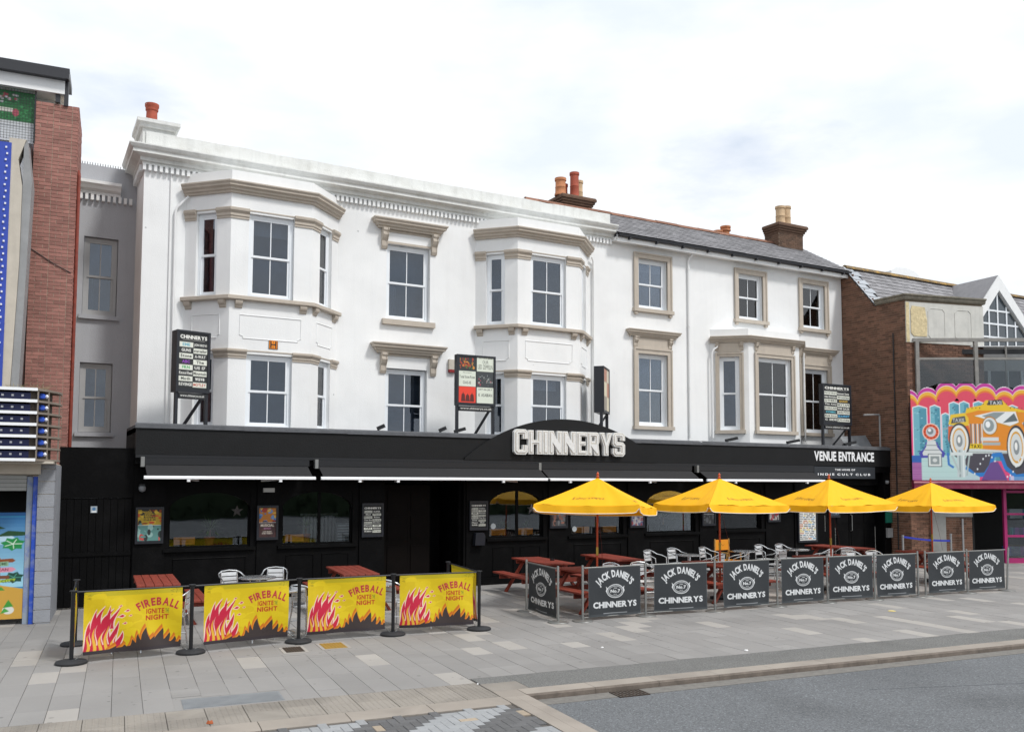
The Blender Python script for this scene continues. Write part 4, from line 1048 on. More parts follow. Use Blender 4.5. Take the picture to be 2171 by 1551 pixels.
# ------------------------------------------------------------------ awnings
def awning(x0, x1, label, arms):
    t = thing('awning', label, 'awning', ((x0 + x1) / 2, YF, 2.6), world=True, group='black awnings under the fascia')
    yb, zb = YF - .52, 2.585
    part('cassette', MB().box(x0 + .03, x1 - .03, YF - .145, YF - .055, 2.845, 2.98), M['blackmetal'], t)
    n = 14; fb = MB(); r = random.Random(int(x0 * 10))
    for k in range(n):
        a, b = x0 + .06 + (x1 - x0 - .12) * k / n, x0 + .06 + (x1 - x0 - .12) * (k + 1) / n
        fb.add([(a, YF - .135, 2.84), (b, YF - .135, 2.84), (b, yb, zb + .03), (a, yb, zb + .03), (b, YF - .32, 2.722 + .006 * (k % 3)), (a, YF - .32, 2.722 + .006 * ((k + 2) % 3))], [(0, 1, 4, 5), (5, 4, 2, 3)])
    part('fabric', fb, M['awn'], t)
    part('front_bar', MB().prism([(yb - .04, zb - .03), (yb + .01, zb - .034), (yb + .01, zb + .03), (yb - .02, zb + .03), (yb - .04, zb + .012)], x0, x1, 'x'), M['whitebar'], t)
    for a, s in arms:
        part('folding_arm', MB().beam((a, yb + .03, zb - .03), (a + s, YF - .12, zb - .06), .05, .035).box(a - .03, a + .03, yb - .03, yb + .03, zb - .085, zb - .03), M['whitebar'], t)
    part('end_bracket', MB().box(x0 - .02, x0 + .05, YF - .16, YF - .04, 2.8, 3.0), M['steel'], t)
    return t
awning(2.16, 5.60, 'black retractable awning at the left end, over the two left windows', [(3.0, .25), (4.85, -.3)])
awning(5.72, 11.5, 'longest black awning, over the dark entrance', [(6.6, .2), (7.5, .1), (10.2, .6)])
awning(11.43, 16.38, 'black awning behind the two left umbrellas', [(12.1, .3), (14.6, .5)])
awning(16.54, 21.13, 'black awning at the right end, beside the venue entrance board', [(17.6, .4), (20.4, .4)])

# ------------------------------------------------------------------ lit sign cases on the flat roof
def listing(w, h, seed, head='CHINNERYS', names=None, cols=2, bg='#1d1f22', res=150, band=.14):
    p = Print(w, h, res, bg); r = random.Random(seed); zt = h - .03
    p.text(head, .04 * w, zt - band * h * .62, .96 * w, zt - .02 * h, '#e8e8e2', .04)
    if band > .12: p.rect(.12 * w, zt - band * h * .80, .88 * w, zt - band * h * .74, '#8d8d88')
    y1 = h - .03 - band * h; n = 8 if names is None else len(names) // cols; rh = (y1 - .04) / n
    pal = ['#d9dcd2', '#2a2b2c', '#d2d6cc', '#24261f', '#dfe0da', '#c8ccc2']
    for i in range(n):
        for j in range(cols):
            x0 = .015 * w + j * .97 * w / cols; x1 = x0 + .97 * w / cols - .008; z1 = y1 - i * rh - .006; z0 = z1 - rh + .012
            lite = ((i + j) % 2 == 0) if r.random() < .85 else r.random() < .5
            c = '#d8dbd0' if lite else '#26282a'; tcol = '#3a3c3a' if lite else '#d5d6d0'
            p.rect(x0, z0, x1, z1, c)
            nm = names[i * cols + j] if names else None
            if nm:
                t_, cc = nm if isinstance(nm, tuple) else (nm, tcol)
                k = min(.94, .12 * len(t_) + .2) / 2; xm = (x0 + x1) / 2
                p.text(t_, xm - (x1 - x0) * k, z0 + rh * .2, xm + (x1 - x0) * k, z0 + rh * .74, cc, .04)
    return p
def roof_sign(x, y, z0, z1, w, rz, label, pr, url=True, d=.2, feet=.0):
    h = z1 - z0
    t = thing('roof_sign', label, 'sign', (x, y, 3.66), rz, group='sign cases standing on the pub roof')
    base = z0 - 3.66
    cs = part('case', MB().box(0, w, 0, d, base, base + h), M['signback'], t)
    part('bezel', MB().box(-.01, .045, -.02, 0, base, base + h).box(w - .045, w + .01, -.02, 0, base, base + h).box(.045, w - .045, -.02, 0, base + h - .045, base + h).box(.045, w - .045, -.02, 0, base, base + .07), M['signback'], cs)
    link('face', pr.mesh('face', M['printed'], Frame(.045, -.003, 0, base + .07)), t)
    part('leg', MB().box(.0, .06, .02, .1, 0, base), M['signback'], t); part('leg', MB().box(w - .06, w, .02, .1, 0, base), M['signback'], t)
    part('brace', MB().beam((w - .08, .06, base - .02), (w - .35, .55, 0), .05, .05), M['signback'], t)
    if url:
        u = Print(w - .14, .11, 150, '#15161a'); u.text('www.chinnerys.co.uk', .03, .025, w - .17, .088, '#cfd0cc', .018)
        part('web_board', MB().box(.06, w - .06, 0, .05, base - .14, base - .02), M['signback'], t)
        link('web_address', u.mesh('web_address', M['printed'], Frame(.07, -.002, 0, base - .135)), t)
    return t
S1 = [('EME', '#6fa8b8'), 'JON BOVI', 'GUNS', 'starsailor', 'Stone', 'A-WAY', ('ABC', '#8a3fb0'), 'The', ('FRN', '#39a35b'), 'US 17', 'Roxxi Reel', 'Mountain', 'Moth', 'wave', 'REVENGE', ('MOTLEY', '#b04a3a')]
h1 = 1.32 - .115
roof_sign(2.84, 19.85, 4.40, 5.72, .72, R(14), 'tall black sign case listing bands, at the left end of the pub roof', listing(.63, h1, 1, names=S1), d=.28)
p2 = Print(.97, 1.18, 130, '#23282a'); c = '#d5dccf'
p2.rect(.0, .8, .47, 1.18, '#2e3336').rect(.5, .8, .97, 1.18, c).rect(0, .41, .47, .79, c).rect(.5, .41, .97, .79, '#3b4043').rect(0, 0, .47, .4, '#e2402c').rect(.5, 0, .97, .4, c)
r = random.Random(4)
for k in range(46):
    q = r.choice(['#a8402a', '#c07030', '#7a2b22', '#d08a3a', '#3f6a3a']); x, z = r.uniform(.03, .43), r.uniform(.86, 1.1); p2.oval(x, z, r.uniform(.008, .03), r.uniform(.01, .04), q, 9)
for k in range(30): x, z = r.uniform(.53, .93), r.uniform(.45, .7); p2.oval(x, z, r.uniform(.006, .02), r.uniform(.01, .03), r.choice(['#8f9694', '#b5bcb8', '#a04a58', '#5b6260']), 9)
for cx, hh in ((.13, .27), (.25, .24), (.37, .26)): p2.poly([(cx - .06, .03), (cx - .045, hh * .75), (cx - .015, hh * .85), (cx, hh), (cx + .015, hh * .85), (cx + .045, hh * .75), (cx + .06, .03)], '#5b1f1c')
p2.text('SAT 27th JUNE', .56, 1.11, .92, 1.15, '#3a3f3d').text('OUR', .66, 1.0, .82, 1.08, '#3a3f3d', .0).text('LED ZEPPELIN', .53, .86, .94, .97, '#3a3f3d', .0)
p2.text('FRI 3rd JULY', .12, .73, .36, .765, '#5c615e').text('Total Stone Roses', .03, .61, .45, .68, '#4a4f4c').text('OAS-IS', .12, .47, .34, .54, '#4a4f4c')
p2.text('SAT 4th JULY', .55, .32, .93, .37, '#3a3f3d', .04).text('K ASABIAN', .55, .17, .93, .25, '#2f3432')
roof_sign(9.44, 19.98, 4.42, 5.69, 1.06, R(-1), 'black sign case with six poster squares, one red, beside the arch', p2, d=.16)
p3 = Print(.81, 1.18, 60, '#a8a294'); r = random.Random(9)
for i in range(3):
    for j in range(2): p3.rect(.5 * j, .4 * i, .5 * j + .47, .4 * i + .38, r.choice(['#cfc9b8', '#b98a78', '#d8d0b8', '#9d958a']))
roof_sign(13.85, 20.0, 4.42, 5.69, .9, R(45), 'narrow-looking sign case seen almost edge-on, right of the arch', p3, url=False, d=.26)
S4 = ['Saturdays', 'Sunset Sons', 'Hardwicke', 'Wreckless', 'OTHERS', ('GOLD', '#c9a64a'), 'The Amy', 'MIXTAPE', 'BARRICADE', 'THE GAZE', ('COMIC', '#5fb3c4'), 'CREATION', 'Eskimo', ('SEAFRET', '#5aa6d0'), 'C SIDE', 'Divide']
roof_sign(22.22, 19.92, 4.37, 5.68, 1.30, R(1), 'sign case with white label rows, at the right end of the roof', listing(1.21, 1.2, 4, names=S4), d=.16)

# flood lamps, cameras and a bent pipe on the roof edge
def lamp(x, y, z, s, label):
    t = thing('flood_lamp', label, 'lamp', (x, y, z), group='small lamps on the pub roof edge')
    part('base', MB().box(-.03, .03, -.03, .03, 0, .02), M['blackmetal'], t); part('head', MB().beam((-.02, .02, .05), (s, -.06, .13), .1, .08), M['blackmetal'], t); part('stem', MB().tube([(0, 0, .02), (0, 0, .07)], .012, 6), M['blackmetal'], t)
lamp(7.28, YF + .2, 3.69, .14, 'small black lamp on the roof edge left of the lower hood')
lamp(8.85, YF + .2, 3.69, .14, 'small black lamp on the roof edge right of the lower middle window')
lamp(9.3, YF + .3, 3.69, .25, 'black flood lamp at the foot of the poster sign')
lamp(17.95, YF + .2, 3.69, .35, 'wide black flood lamp below the white downpipe')
lamp(20.4, YF + .2, 3.69, .4, 'wide black flood lamp below the one-storey bay')
lamp(22.9, YF + .2, 3.69, .4, 'black flood lamp under the right end sign')
bp_ = MB().tube([(24.6, YF + .25, 3.66), (24.6, YF + .25, 4.72), (24.57, YF + .25, 4.76), (23.85, YF + .25, 4.72)], .028, 8)
single('bent_pipe', bp_, M['greymetal'], 'grey bent pipe rising from the roof end beside the brick wall', 'pipe', (24.6, YF + .25, 3.66), world=True)
lf = MB().add([(23.6, YU - 1.1, 3.66), (24.74, YU - 1.2, 3.66), (24.74, YU - .9, 4.12), (23.62, YU - .8, 4.05)], [(0, 1, 2, 3)]).box(23.62, 24.7, YU - 1.0, YU - .9, 3.66, 3.8)
single('lead_upstand', lf, M['lead'], 'crumpled grey lead upstand on the roof beside the brick wall', 'flashing', (24.2, YU - 1.0, 3.66), world=True)
# bulkhead and dome camera
single('bulkhead_lamp', MB().box(-.12, .12, -.06, -.002, 0, .09), mat('milky_plastic', '#b9bbb8', .4), 'small white bulkhead lamp above the second poster case', 'lamp', (4.78, YS - .036, 2.28))
for x, z, lab in ((2.2, 2.35, 'round dome camera under the fascia at the left end'), (24.6, 2.55, 'white dome camera on the post under the right end of the fascia')):
    t = thing('dome_camera', lab, 'camera', (x, YF + .05, z)); part('mount', MB().box(-.05, .05, -.02, .12, .06, .1), M['blackmetal'], t); part('dome', MB().lathe([(.01, -.06), (.05, -.04), (.07, 0), (.065, .05), (.04, .06)], 0, -.02, 14), M['lead'], t, smooth=True)

# ------------------------------------------------------------------ poster cases on the front
def case(x0, x1, z0, z1, label, pr, proud=.036, grp='poster cases on the pub front'):
    t = thing('poster_case', label, 'poster case', (x0, YS - proud, z0), group=grp); w, h = x1 - x0, z1 - z0
    part('frame', MB().box(-.04, w + .04, -.03, 0, -.06, h + .05), M['signback'], t)
    link('poster', pr.mesh('poster', M['printed'], off=.033), t)
    part('bezel', MB().box(-.045, 0, -.055, -.03, -.06, h + .05).box(w, w + .045, -.055, -.03, -.06, h + .05).box(0, w, -.055, -.03, h, h + .05).box(0, w, -.055, -.03, -.06, 0), M['signback'], t)
def gig(w, h, top, bot, words, seed):
    p = Print(w, h, 170, bot[0]); r = random.Random(seed); p.rect(0, h * .5, w, h, top[0])
    for k in range(26): p.oval(r.uniform(0, w), r.uniform(h * .52, h), r.uniform(.02, .08), r.uniform(.015, .05), r.choice(top), 10)
    for k in range(26): p.oval(r.uniform(0, w), r.uniform(0, h * .48), r.uniform(.015, .06), r.uniform(.015, .08), r.choice(bot), 10)
    for t_, x0, z0, x1, z1, c in words: p.text(t_, x0 * w, z0 * h, x1 * w, z1 * h, c, .04)
    p.rect(0, h * .492, w, h * .505, '#dddddd'); return p
case(2.15, 2.60, 1.30, 1.93, 'poster case at the left end, yellow poster over a teal one', gig(.45, .63, ['#b89a2a', '#8a3a1e', '#c8552a', '#2a2a24', '#d2b23a'], ['#5a8a86', '#24302f', '#8fb5b0', '#1b2626', '#b94a44'], [('THE', .35, .93, .65, .98, '#222'+'222'), ('TOTAL', .3, .86, .7, .92, '#222222'), ('STONE', .25, .79, .75, .85, '#222222'), ('ROSES', .25, .72, .75, .78, '#222222'), ('OAS-IS', .25, .64, .75, .70, '#222222')], 3))
case(4.58, 4.95, 1.31, 1.94, 'poster case between the left windows, blue-orange over a maroon list', gig(.37, .63, ['#b5742e', '#3d6fa8', '#a03a2e', '#d8b04a', '#6b8fc0'], ['#3b2323', '#4a2b2b', '#331d1f'], [('MUSICIAL', .12, .36, .88, .45, '#cfc6b8'), ('BINGO', .3, .27, .7, .33, '#9a6a8a'), ('LIVE MUSIC', .25, .17, .75, .21, '#c9c2b8'), ('EVERY FRIDAY', .2, .11, .8, .15, '#c9c2b8')], 5))
lst = ['Rumours', 'SUPER', 'Mod', 'Fleet', 'Sister', 'Rise', 'The Ska', 'Bowie', 'Limehouse', 'Motley', 'Pistols', 'REM', 'CURE', 'Absolute', 'Kinks', 'Florence']
case(6.95, 7.38, 1.31, 1.97, 'black case of white name labels, left of the dark entrance', listing(.43, .66, 21, names=lst, res=170, bg='#121315', band=.13))
case(9.69, 10.1, 1.40, 2.0, 'black case of white name labels, right of the dark entrance', listing(.41, .60, 22, names=lst[::-1], res=170, bg='#121315', band=.13))
case(11.98, 12.42, 1.40, 1.98, 'grey picture poster case between the third and fourth windows', gig(.44, .58, ['#3a3d42', '#5a5e63', '#2a2c30'], ['#4a4b4e', '#777a7c', '#9a6a5a', '#2b2c2e'], [('CLUB', .2, .6, .8, .7, '#b8bbbd')], 8))
case(14.5, 14.9, 1.36, 1.9, 'pale poster case with a red band, right of the fourth window', gig(.40, .54, ['#b8b4b8', '#a55a60', '#c9c5c8'], ['#a8a4a6', '#8a3f46', '#c5c2c4', '#5a5f80'], [('LIVE', .2, .6, .8, .74, '#7a2a34')], 9))
case(17.02, 17.42, 1.36, 1.9, 'dark poster case between the fifth and sixth windows', gig(.40, .54, ['#33363a', '#4b4e52'], ['#2c2e31', '#55585c'], [('GIGS', .2, .6, .8, .72, '#9a9da0')], 10))
case(19.55, 19.95, 1.42, 1.9, 'red and white poster case right of the last window', gig(.40, .48, ['#c9c6c4', '#8d2b2f'], ['#b9b6b4', '#a03a3e', '#5a5a5c'], [('ADAM', .15, .58, .85, .75, '#a02a30')], 12))
tall = Print(.72, .95, 120, '#dfe0dc'); r = random.Random(6)
for i in range(17):
    x = .03
    while x < .66: l = r.uniform(.06, .18); tall.rect(x, .04 + i * .053, min(.7, x + l), .07 + i * .053, r.choice(['#55585c', '#7f8286', '#3f7fa8', '#b5683a', '#8f9296', '#c9b23a', '#5a5d60'])); x += l + r.uniform(.02, .05)
case(20.78, 21.50, .78, 1.73, 'tall white stickered price list beside the venue doors', tall)
case(22.3, 22.72, 1.5, 1.98, 'small blue-grey poster on the venue door', gig(.42, .48, ['#4a5560', '#6a7a8a'], ['#3a4550', '#8a9aa6'], [('VENUE', .2, .6, .8, .72, '#c5ccd2')], 14), -.15)
single('ash_bin', MB().prism([(0, 0), (.26, 0), (.28, .22), (.24, .30), (.02, .30)], -.14, -.002, 'y'), M['signback'], 'black ash bin on the pilaster right of the entrance', 'ash bin', (9.75, YS - .036, .98))
single('green_notice', MB().box(0, .3, -.04, -.002, 0, .5), mat('green_screen', '#1f6a5a', .3), 'green lit notice panel by the right venue door post', 'notice', (24.48, YF + .038, 1.25))
single('grey_meter_box', MB().box(0, .24, -.08, -.002, 0, .3), M['greymetal'], 'grey keypad box below the green notice panel', 'meter box', (24.5, YF + .038, .78))

# ------------------------------------------------------------------ things in the windows
def spiky(x, y, z, h, sp, n, label, pot='terr'):
    t = thing('window_plant', label, 'plant', (x, y, z)); r = random.Random(int(x * 50))
    part('pot', MB().lathe([(.08, 0), (.11, .16), (.12, .17), (.12, .2), (.10, .2), (.10, .17)], 0, 0, 14), M[pot], t, smooth=True)
    part('stem', MB().tube([(0, 0, .15), (.01, 0, .15 + h * .4)], .03, 7, r2=.022), M['trunk'], t)
    lf = MB()
    for k in range(n):
        an, el = r.uniform(0, 6.283), r.uniform(-.3, 1.4); l = sp * r.uniform(.7, 1.1); d = (math.cos(an) * math.cos(el), math.sin(an) * math.cos(el), math.sin(el)); b = (0.01, 0, .15 + h * .4)
        sd = (-d[1] * .012, d[0] * .012, 0); m_ = tuple(b[i] + d[i] * l * .55 for i in range(3)); e = (b[0] + d[0] * l, b[1] + d[1] * l, b[2] + d[2] * l - .12 * l)
        lf.add([b, tuple(m_[i] + sd[i] for i in range(3)), e, tuple(m_[i] - sd[i] for i in range(3))], [(0, 1, 2, 3)])
    part('leaves', lf, M['leaf'], t)
spiky(3.63, YS + .33, 1.13, .5, .38, 60, 'spiky green yucca in the first window from the left')
spiky(5.75, YS + .45, 1.13, .5, .34, 40, 'spiky dark yucca in the second window from the left', 'terr')
spiky(10.75, YS + .35, 1.14, .2, .3, 40, 'low spider plant in the window right of the entrance', 'signback')
spiky(11.5, YS + .4, 1.14, .2, .22, 30, 'little potted plant at the right of the third window', 'orange')
spiky(15.95, YS + .4, 1.15, .6, .4, 50, 'leafy plant in the fifth window behind the second umbrella', 'signback')
spiky(18.8, YS + .4, 1.17, .35, .4, 50, 'spiky plant in the last window behind the third umbrella', 'signback')
op = Print(.4, .15, 150, '#d98a1c'); op.line([(.05, .05), (.35, .055)], .006, '#4a3414').line([(.12, .08), (.24, .1)], .007, '#6b4a1a')
def ocard(x, z, label, w=.42):
    t = thing('orange_box', label, 'box', (x, YS + .13, z), group='orange boxes on the window shelves'); part('body', MB().box(0, w, -.0, .1, 0, .155), M['orange'], t); link('print', op.mesh('print', M['printed'], off=.003), t)
for x, z, lab in ((2.88, 1.14, 'orange box on the shelf of the leftmost window'), (5.2, 1.14, 'orange box on the shelf of the second window'), (10.33, 1.15, 'orange box at the left of the window right of the entrance'), (11.12, 1.15, 'orange box at the right of the window right of the entrance'), (12.85, 1.15, 'orange box at the left of the window behind the first umbrella pole'), (13.72, 1.15, 'orange box at the right of the window behind the first umbrella')):
    ocard(x, z + .045, lab)
def starm(x, z, rr_, label):
    pts = [(math.sin(k * math.pi / 5) * (rr_ if k % 2 == 0 else rr_ * .42), math.cos(k * math.pi / 5) * (rr_ if k % 2 == 0 else rr_ * .42)) for k in range(10)]; mb = MB()
    for s in (-.03, .03): mb.add([(a, 0, b) for a, b in pts] + [(0, s, 0)], [(i, (i + 1) % 10, 10) for i in range(10)])
    single('star_decoration', mb, M['star'], label, 'star', (x, YS + .2, z))
starm(4.17, 1.87, .13, 'silver and red foil star hung in the leftmost window')
starm(11.55, 1.83, .15, 'silver foil star hung in the window right of the entrance')
mb = MB()
for k in range(9): mb.box(5.9 + k * .09, 5.95 + k * .09, YS + 1.2, YS + 1.23, .9, 1.75)
mb.box(5.85, 6.75, YS + 1.2, YS + 1.24, 1.7, 1.76).box(5.85, 6.75, YS + 1.2, YS + 1.5, .86, .92)
single('slatted_bench', mb, mat('pale_timber', '#8d8f8a', .7), 'pale slatted bench seen through the second window', 'bench', (6.3, YS + 1.3, 0), world=True)
nb = Print(.34, .42, 110, '#3a3d40'); r = random.Random(2)
for k in range(6): nb.rect(.04, .04 + k * .06, .30, .065 + k * .06, '#7f8488')
t = thing('window_notice', 'small grey menu notice in the corner of the second window', 'notice', (6.36, YS + .12, 1.16)); link('sheet', nb.mesh('sheet', M['printed']), t)
for k, lab in enumerate(('dark bottle at the right of the leftmost window, left one of two', 'dark bottle at the right of the leftmost window, right one of two')):
    single('window_bottle', MB().lathe([(.03, 0), (.03, .13), (.012, .18), (.012, .23)], 0, 0, 10), M['signback'], lab, 'bottle', (4.2 + k * .08, YS + .25, 1.13), smooth=True, group='bottles in the leftmost window')
single('window_sticker', MB().lathe([(.075, 0), (.075, .003)], 0, 0, 8), mat('sticker', '#c9d2d6', .5), 'pale octagonal sticker low in the fourth window', 'sticker', (12.78, YS + .09, 1.3)).rotation_euler = (R(90), 0, 0)
single('window_badge', MB().lathe([(.075, 0), (.075, .003)], 0, 0, 8), mat('sticker', '#c9d2d6', .5), 'pale shield sticker low in the third window', 'sticker', (10.38, YS + .09, 1.42)).rotation_euler = (R(90), 0, 0)

# ------------------------------------------------------------------ black gate between the buildings
gt = thing('side_gate', 'tall black boarded gate between the arcade and the pub', 'gate', (1.35, YS, 0), world=True)
part('over_panel', MB(FS).box(.70, SX0 - .002, -.06, .0, 2.17, 3.18), M['blackwood'], gt)
x = .72
while x < 2.0:
    part('board', MB(FS).box(x + .004, min(x + .128, 2.045), -.05, -.005 + random.uniform(-.004, .004), .03, 2.15), M['blackwood'], gt); x += .132
part('backing', MB(FS).box(.70, SX0 - .002, -.12, -.07, .02, 2.168), M['blackwood'], gt)
part('ledge', MB(FS).box(.72, 2.04, -.004, .02, 1.02, 1.1), M['blackwood'], gt)
np_ = Print(.12, .13, 150, '#9ba6ae'); np_.oval(.06, .075, .03, .03, '#3f6f9a').rect(.02, .01, .1, .035, '#e4e8ea')
link('notice', np_.mesh('notice', M['printed'], Frame(1.28, YS - .004, 0, 1.88), org=ORG[gt.name]), gt)

# ================================================================== amusement arcade on the left (set square to the kerb)
def GF(b, a=0.0, z=0.0):                       # frame on a plane parallel to the kerb at depth b
    x, y = gw(a, b); return Frame(x, y, math.degrees(PHI), z)
arc_root = thing('amusement_arcade', 'amusement arcade with brick pillar, bulb-lit louvre canopy and beach picture door', 'arcade', (*gw(-1.6, 17.9), 0), world=True)
FA = GF(17.9)
# grey painted block pier
part('pier_core', MB(FA).box(-1.30, -1.075, -1.9, -.012, 0, 2.82), M['mortar'], arc_root)
pr = part('block_pier', MB(FA).box(-1.31, -1.07, -.5, -.008, 0, .02), M['block'], arc_root)
z = .02
while z < 2.75:
    h = min(.225, 2.8 - z); part('block', MB(FA).box(-1.325, -1.06, -.42, 0, z + .005, z + h - .005), M['block'], pr); z += .225
part('pier_return', MB(FA).box(-1.074, -1.058, -1.85, -.43, 0, 2.8), M['block'], arc_root)
# doorway: blue posts, shutter, picture panel
part('blue_post', MB(FA).box(-1.40, -1.328, -.1, -.03, 0, 2.58), M['bluepaint'], arc_root)
part('blue_post', MB(FA).box(-1.50, -1.41, -.16, -.08, 0, 2.58), mat('worn_blue_paint', '#8f9aa6', .5, var=.7, vscale=5, col2='#1f48b0'), arc_root)
shm = MB(FA)
for k in range(4): shm.prism([(-4, 2.33 + k * .07), (-1.51, 2.33 + k * .07), (-1.51, 2.395 + k * .07), (-4, 2.395 + k * .07)], -.10 + .015 * (k % 2), -.16, 'y')
part('roller_shutter', shm, M['shutter'], arc_root)
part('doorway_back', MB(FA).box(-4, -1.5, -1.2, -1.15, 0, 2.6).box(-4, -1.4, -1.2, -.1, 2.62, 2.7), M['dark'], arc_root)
bw, bh = 1.6, 1.85
bp = Print(bw, bh, 110, '#2f8fc4')
for k in range(20): bp.rect(0, bh * (.3 + .035 * k), bw, bh * (.34 + .035 * k), tuple(a + (b - a) * k / 19 for a, b in zip(lin('#9fd4e8'), lin('#1b6aa8'))))
bp.rect(0, bh - .07, bw, bh, '#1b5a96').rect(0, bh - .082, bw, bh - .07, '#39a0c4')
bp.poly([(0, 0), (bw, 0), (bw, .52), (1.2, .60), (.8, .56), (0, .58)], '#cfa245')
bp.oval(1.15, 1.35, .18, .07, '#a9d0e6').oval(1.3, 1.4, .14, .05, '#bcdcec')
def monstera(cx, cz, r, c, c2):
    bp.poly([(cx + r * (1 if k % 2 else .72) * math.cos(k * .42), cz + r * .6 * (1 if k % 2 else .72) * math.sin(k * .42)) for k in range(15)], c)
    for k in range(5): bp.line([(cx, cz), (cx + r * .7 * math.cos(k * 1.2), cz + r * .42 * math.sin(k * 1.2))], .012, c2)
for a in ((1.0, 1.58, .3), (1.42, 1.47, .27)): bp.poly([(a[0] - a[2], a[1] - .04), (a[0] - a[2] * .3, a[1] + .06), (a[0] + a[2] * .6, a[1] + .04), (a[0] + a[2], a[1] - .01), (a[0] + a[2] * .5, a[1] - .03)], '#1f4a2b')
monstera(1.42, 1.3, .2, '#1f8a45', '#dff2e2'); monstera(.98, 1.12, .22, '#2a9a4c', '#eaf6ea'); monstera(1.45, .72, .17, '#1c4a3e', '#4f9a86')
bp.oval(.98, 1.33, .08, .06, '#e0a021').oval(.98, 1.33, .045, .035, '#a8441c')
bp.rect(1.17, .5, 1.24, 1.06, '#9a6a4c')
bp.poly([(1.08, .98), (1.42, .98), (1.47, 1.01), (1.42, 1.05), (1.08, 1.03)], '#8a4a26').poly([(1.0, .92), (1.36, .92), (1.36, 1.0), (1.0, .98)], '#8fb592')
bp.poly([(.95, .8), (1.42, .82), (1.48, .86), (1.42, .9), (.95, .88)], '#dc8fa6').rect(.9, .70, 1.38, .755, '#7a4a30').poly([(.9, .60), (1.46, .66), (1.48, .70), (.9, .66)], '#a9c53a')
bp.text('WELCOME', 1.02, .935, 1.34, .985, '#35523c').text('OCEAN', 1.1, .835, 1.36, .885, '#6b2a44').text('SURF CLUB', 1.06, .635, 1.45, .685, '#35420f')
bp.poly([(1.1, .5), (1.16, .58), (1.2, .5), (1.26, .57), (1.32, .5)], '#4a9a3a').oval(1.38, .16, .09, .07, '#dfe3dc').poly([(1.3, .2), (1.38, .34), (1.46, .22)], '#3f9a3a').poly([(1.26, .1), (1.32, .2), (1.4, .14)], '#4aa544')
bp.oval(.98, .28, .07, .06, '#e08a1c').line([(.95, .42), (1.1, .46)], .03, '#c03a22').mottle(.05)
link('beach_picture', bp.mesh('beach_picture', M['vinyl'], GF(17.98, -1.505 - bw, .1), org=ORG[arc_root.name]), arc_root)
part('picture_panel', MB(FA).box(-1.505 - bw, -1.505, -.12, -.085, .09, .1 + bh), M['signback'], arc_root)
# cream fascia and louvre canopy with bulbs
part('canopy_soffit', MB(FA).box(-4, -1.06, -.3, .55, 2.80, 2.84), M['cream'], arc_root)
part('cream_board', MB(FA).box(-4, -1.285, .02, .06, 2.62, 2.80), M['cream'], arc_root)
pl = [(-4, .72), (-1.32, .72), (-1.17, .52), (-1.00, .16)]
lv = None
for k in range(7):
    z = 2.84 + k * .2
    poly = [(a, -(17.9 - b)) for a, b in pl]
    mb = MB(); pts = [FA((a, b, z))[:2] for a, b in pl] + [FA((-1.0, -.2, z))[:2], FA((-4, -.2, z))[:2]]
    mb.prism(pts, z, z + .035, 'z'); lv = part('louvre', mb, mat('brown_louvre', '#7d746a', .7, var=.15, vscale=4), arc_root)
    part('louvre_edge', MB(FA).box(-4, -1.325, .721, .735, z - .004, z + .045), M['whitebar'], lv)
for a, b in ((-1.32, .70), (-1.17, .50), (-1.02, .16)): part('louvre_post', MB(FA).box(a - .012, a + .012, b - .03, b, 2.84, 4.06), mat('brown_louvre', '#7d746a', .7), arc_root)
part('canopy_side', MB().prism([FA((a, b, 0))[:2] for a, b in ((-1.44, .6), (-1.30, .45), (-1.15, .1), (-1.15, -.1), (-1.2, -.1), (-1.2, .1), (-1.34, .42), (-1.46, .56))], 2.84, 4.04, 'z'), mat('shade_brown_panel', '#5f574e', .8, var=.15), arc_root)  # panel added behind the louvres, its brown painted as the side compartments' shade
part('canopy_back', MB(FA).box(-4, -1.2, -.16, -.12, 2.84, 4.06), M['cream'], arc_root)
for k in range(6):
    z = 2.90 + k * .2
    bs = part('bulb_strip', MB(FA).box(-4, -1.44, .56, .6, z, z + .11), M['bluepaint'] if k > 9 else mat('deep_blue_panel', '#16235e', .4), arc_root)
    x = -1.56
    while x > -2.6: part('bulb', MB(FA).box(x - .018, x + .018, .6, .625, z + .04, z + .075), M['bulb'], bs); x -= .15
    c = FA((-1.27, .52, z + .06)); part('bulb_holder', MB().lathe([(.02, -.05), (.05, -.03), (.055, .02), (.03, .05)], c[0], c[1], 10, c[2]), mat('blue_plastic', '#2f56c0', .35), arc_root)
    c2 = FA((-1.20, .50, z + .055)); part('bulb', MB().lathe([(.012, -.03), (.035, 0), (.012, .04)], c2[0], c2[1], 8, c2[2]), M['bulb'], arc_root)
gm = MB(); r = random.Random(8)
for k in range(60):
    a, b = r.uniform(-1.75, -1.25), r.uniform(.2, .5); p = FA((a, b, 4.07)); q = FA((a + r.uniform(-.25, .25), b + r.uniform(-.1, .1), 4.07 + r.uniform(.02, .12))); gm.beam(p, q, .006, .004)
part('dry_grass', gm, M['grass'], arc_root, kind='stuff')
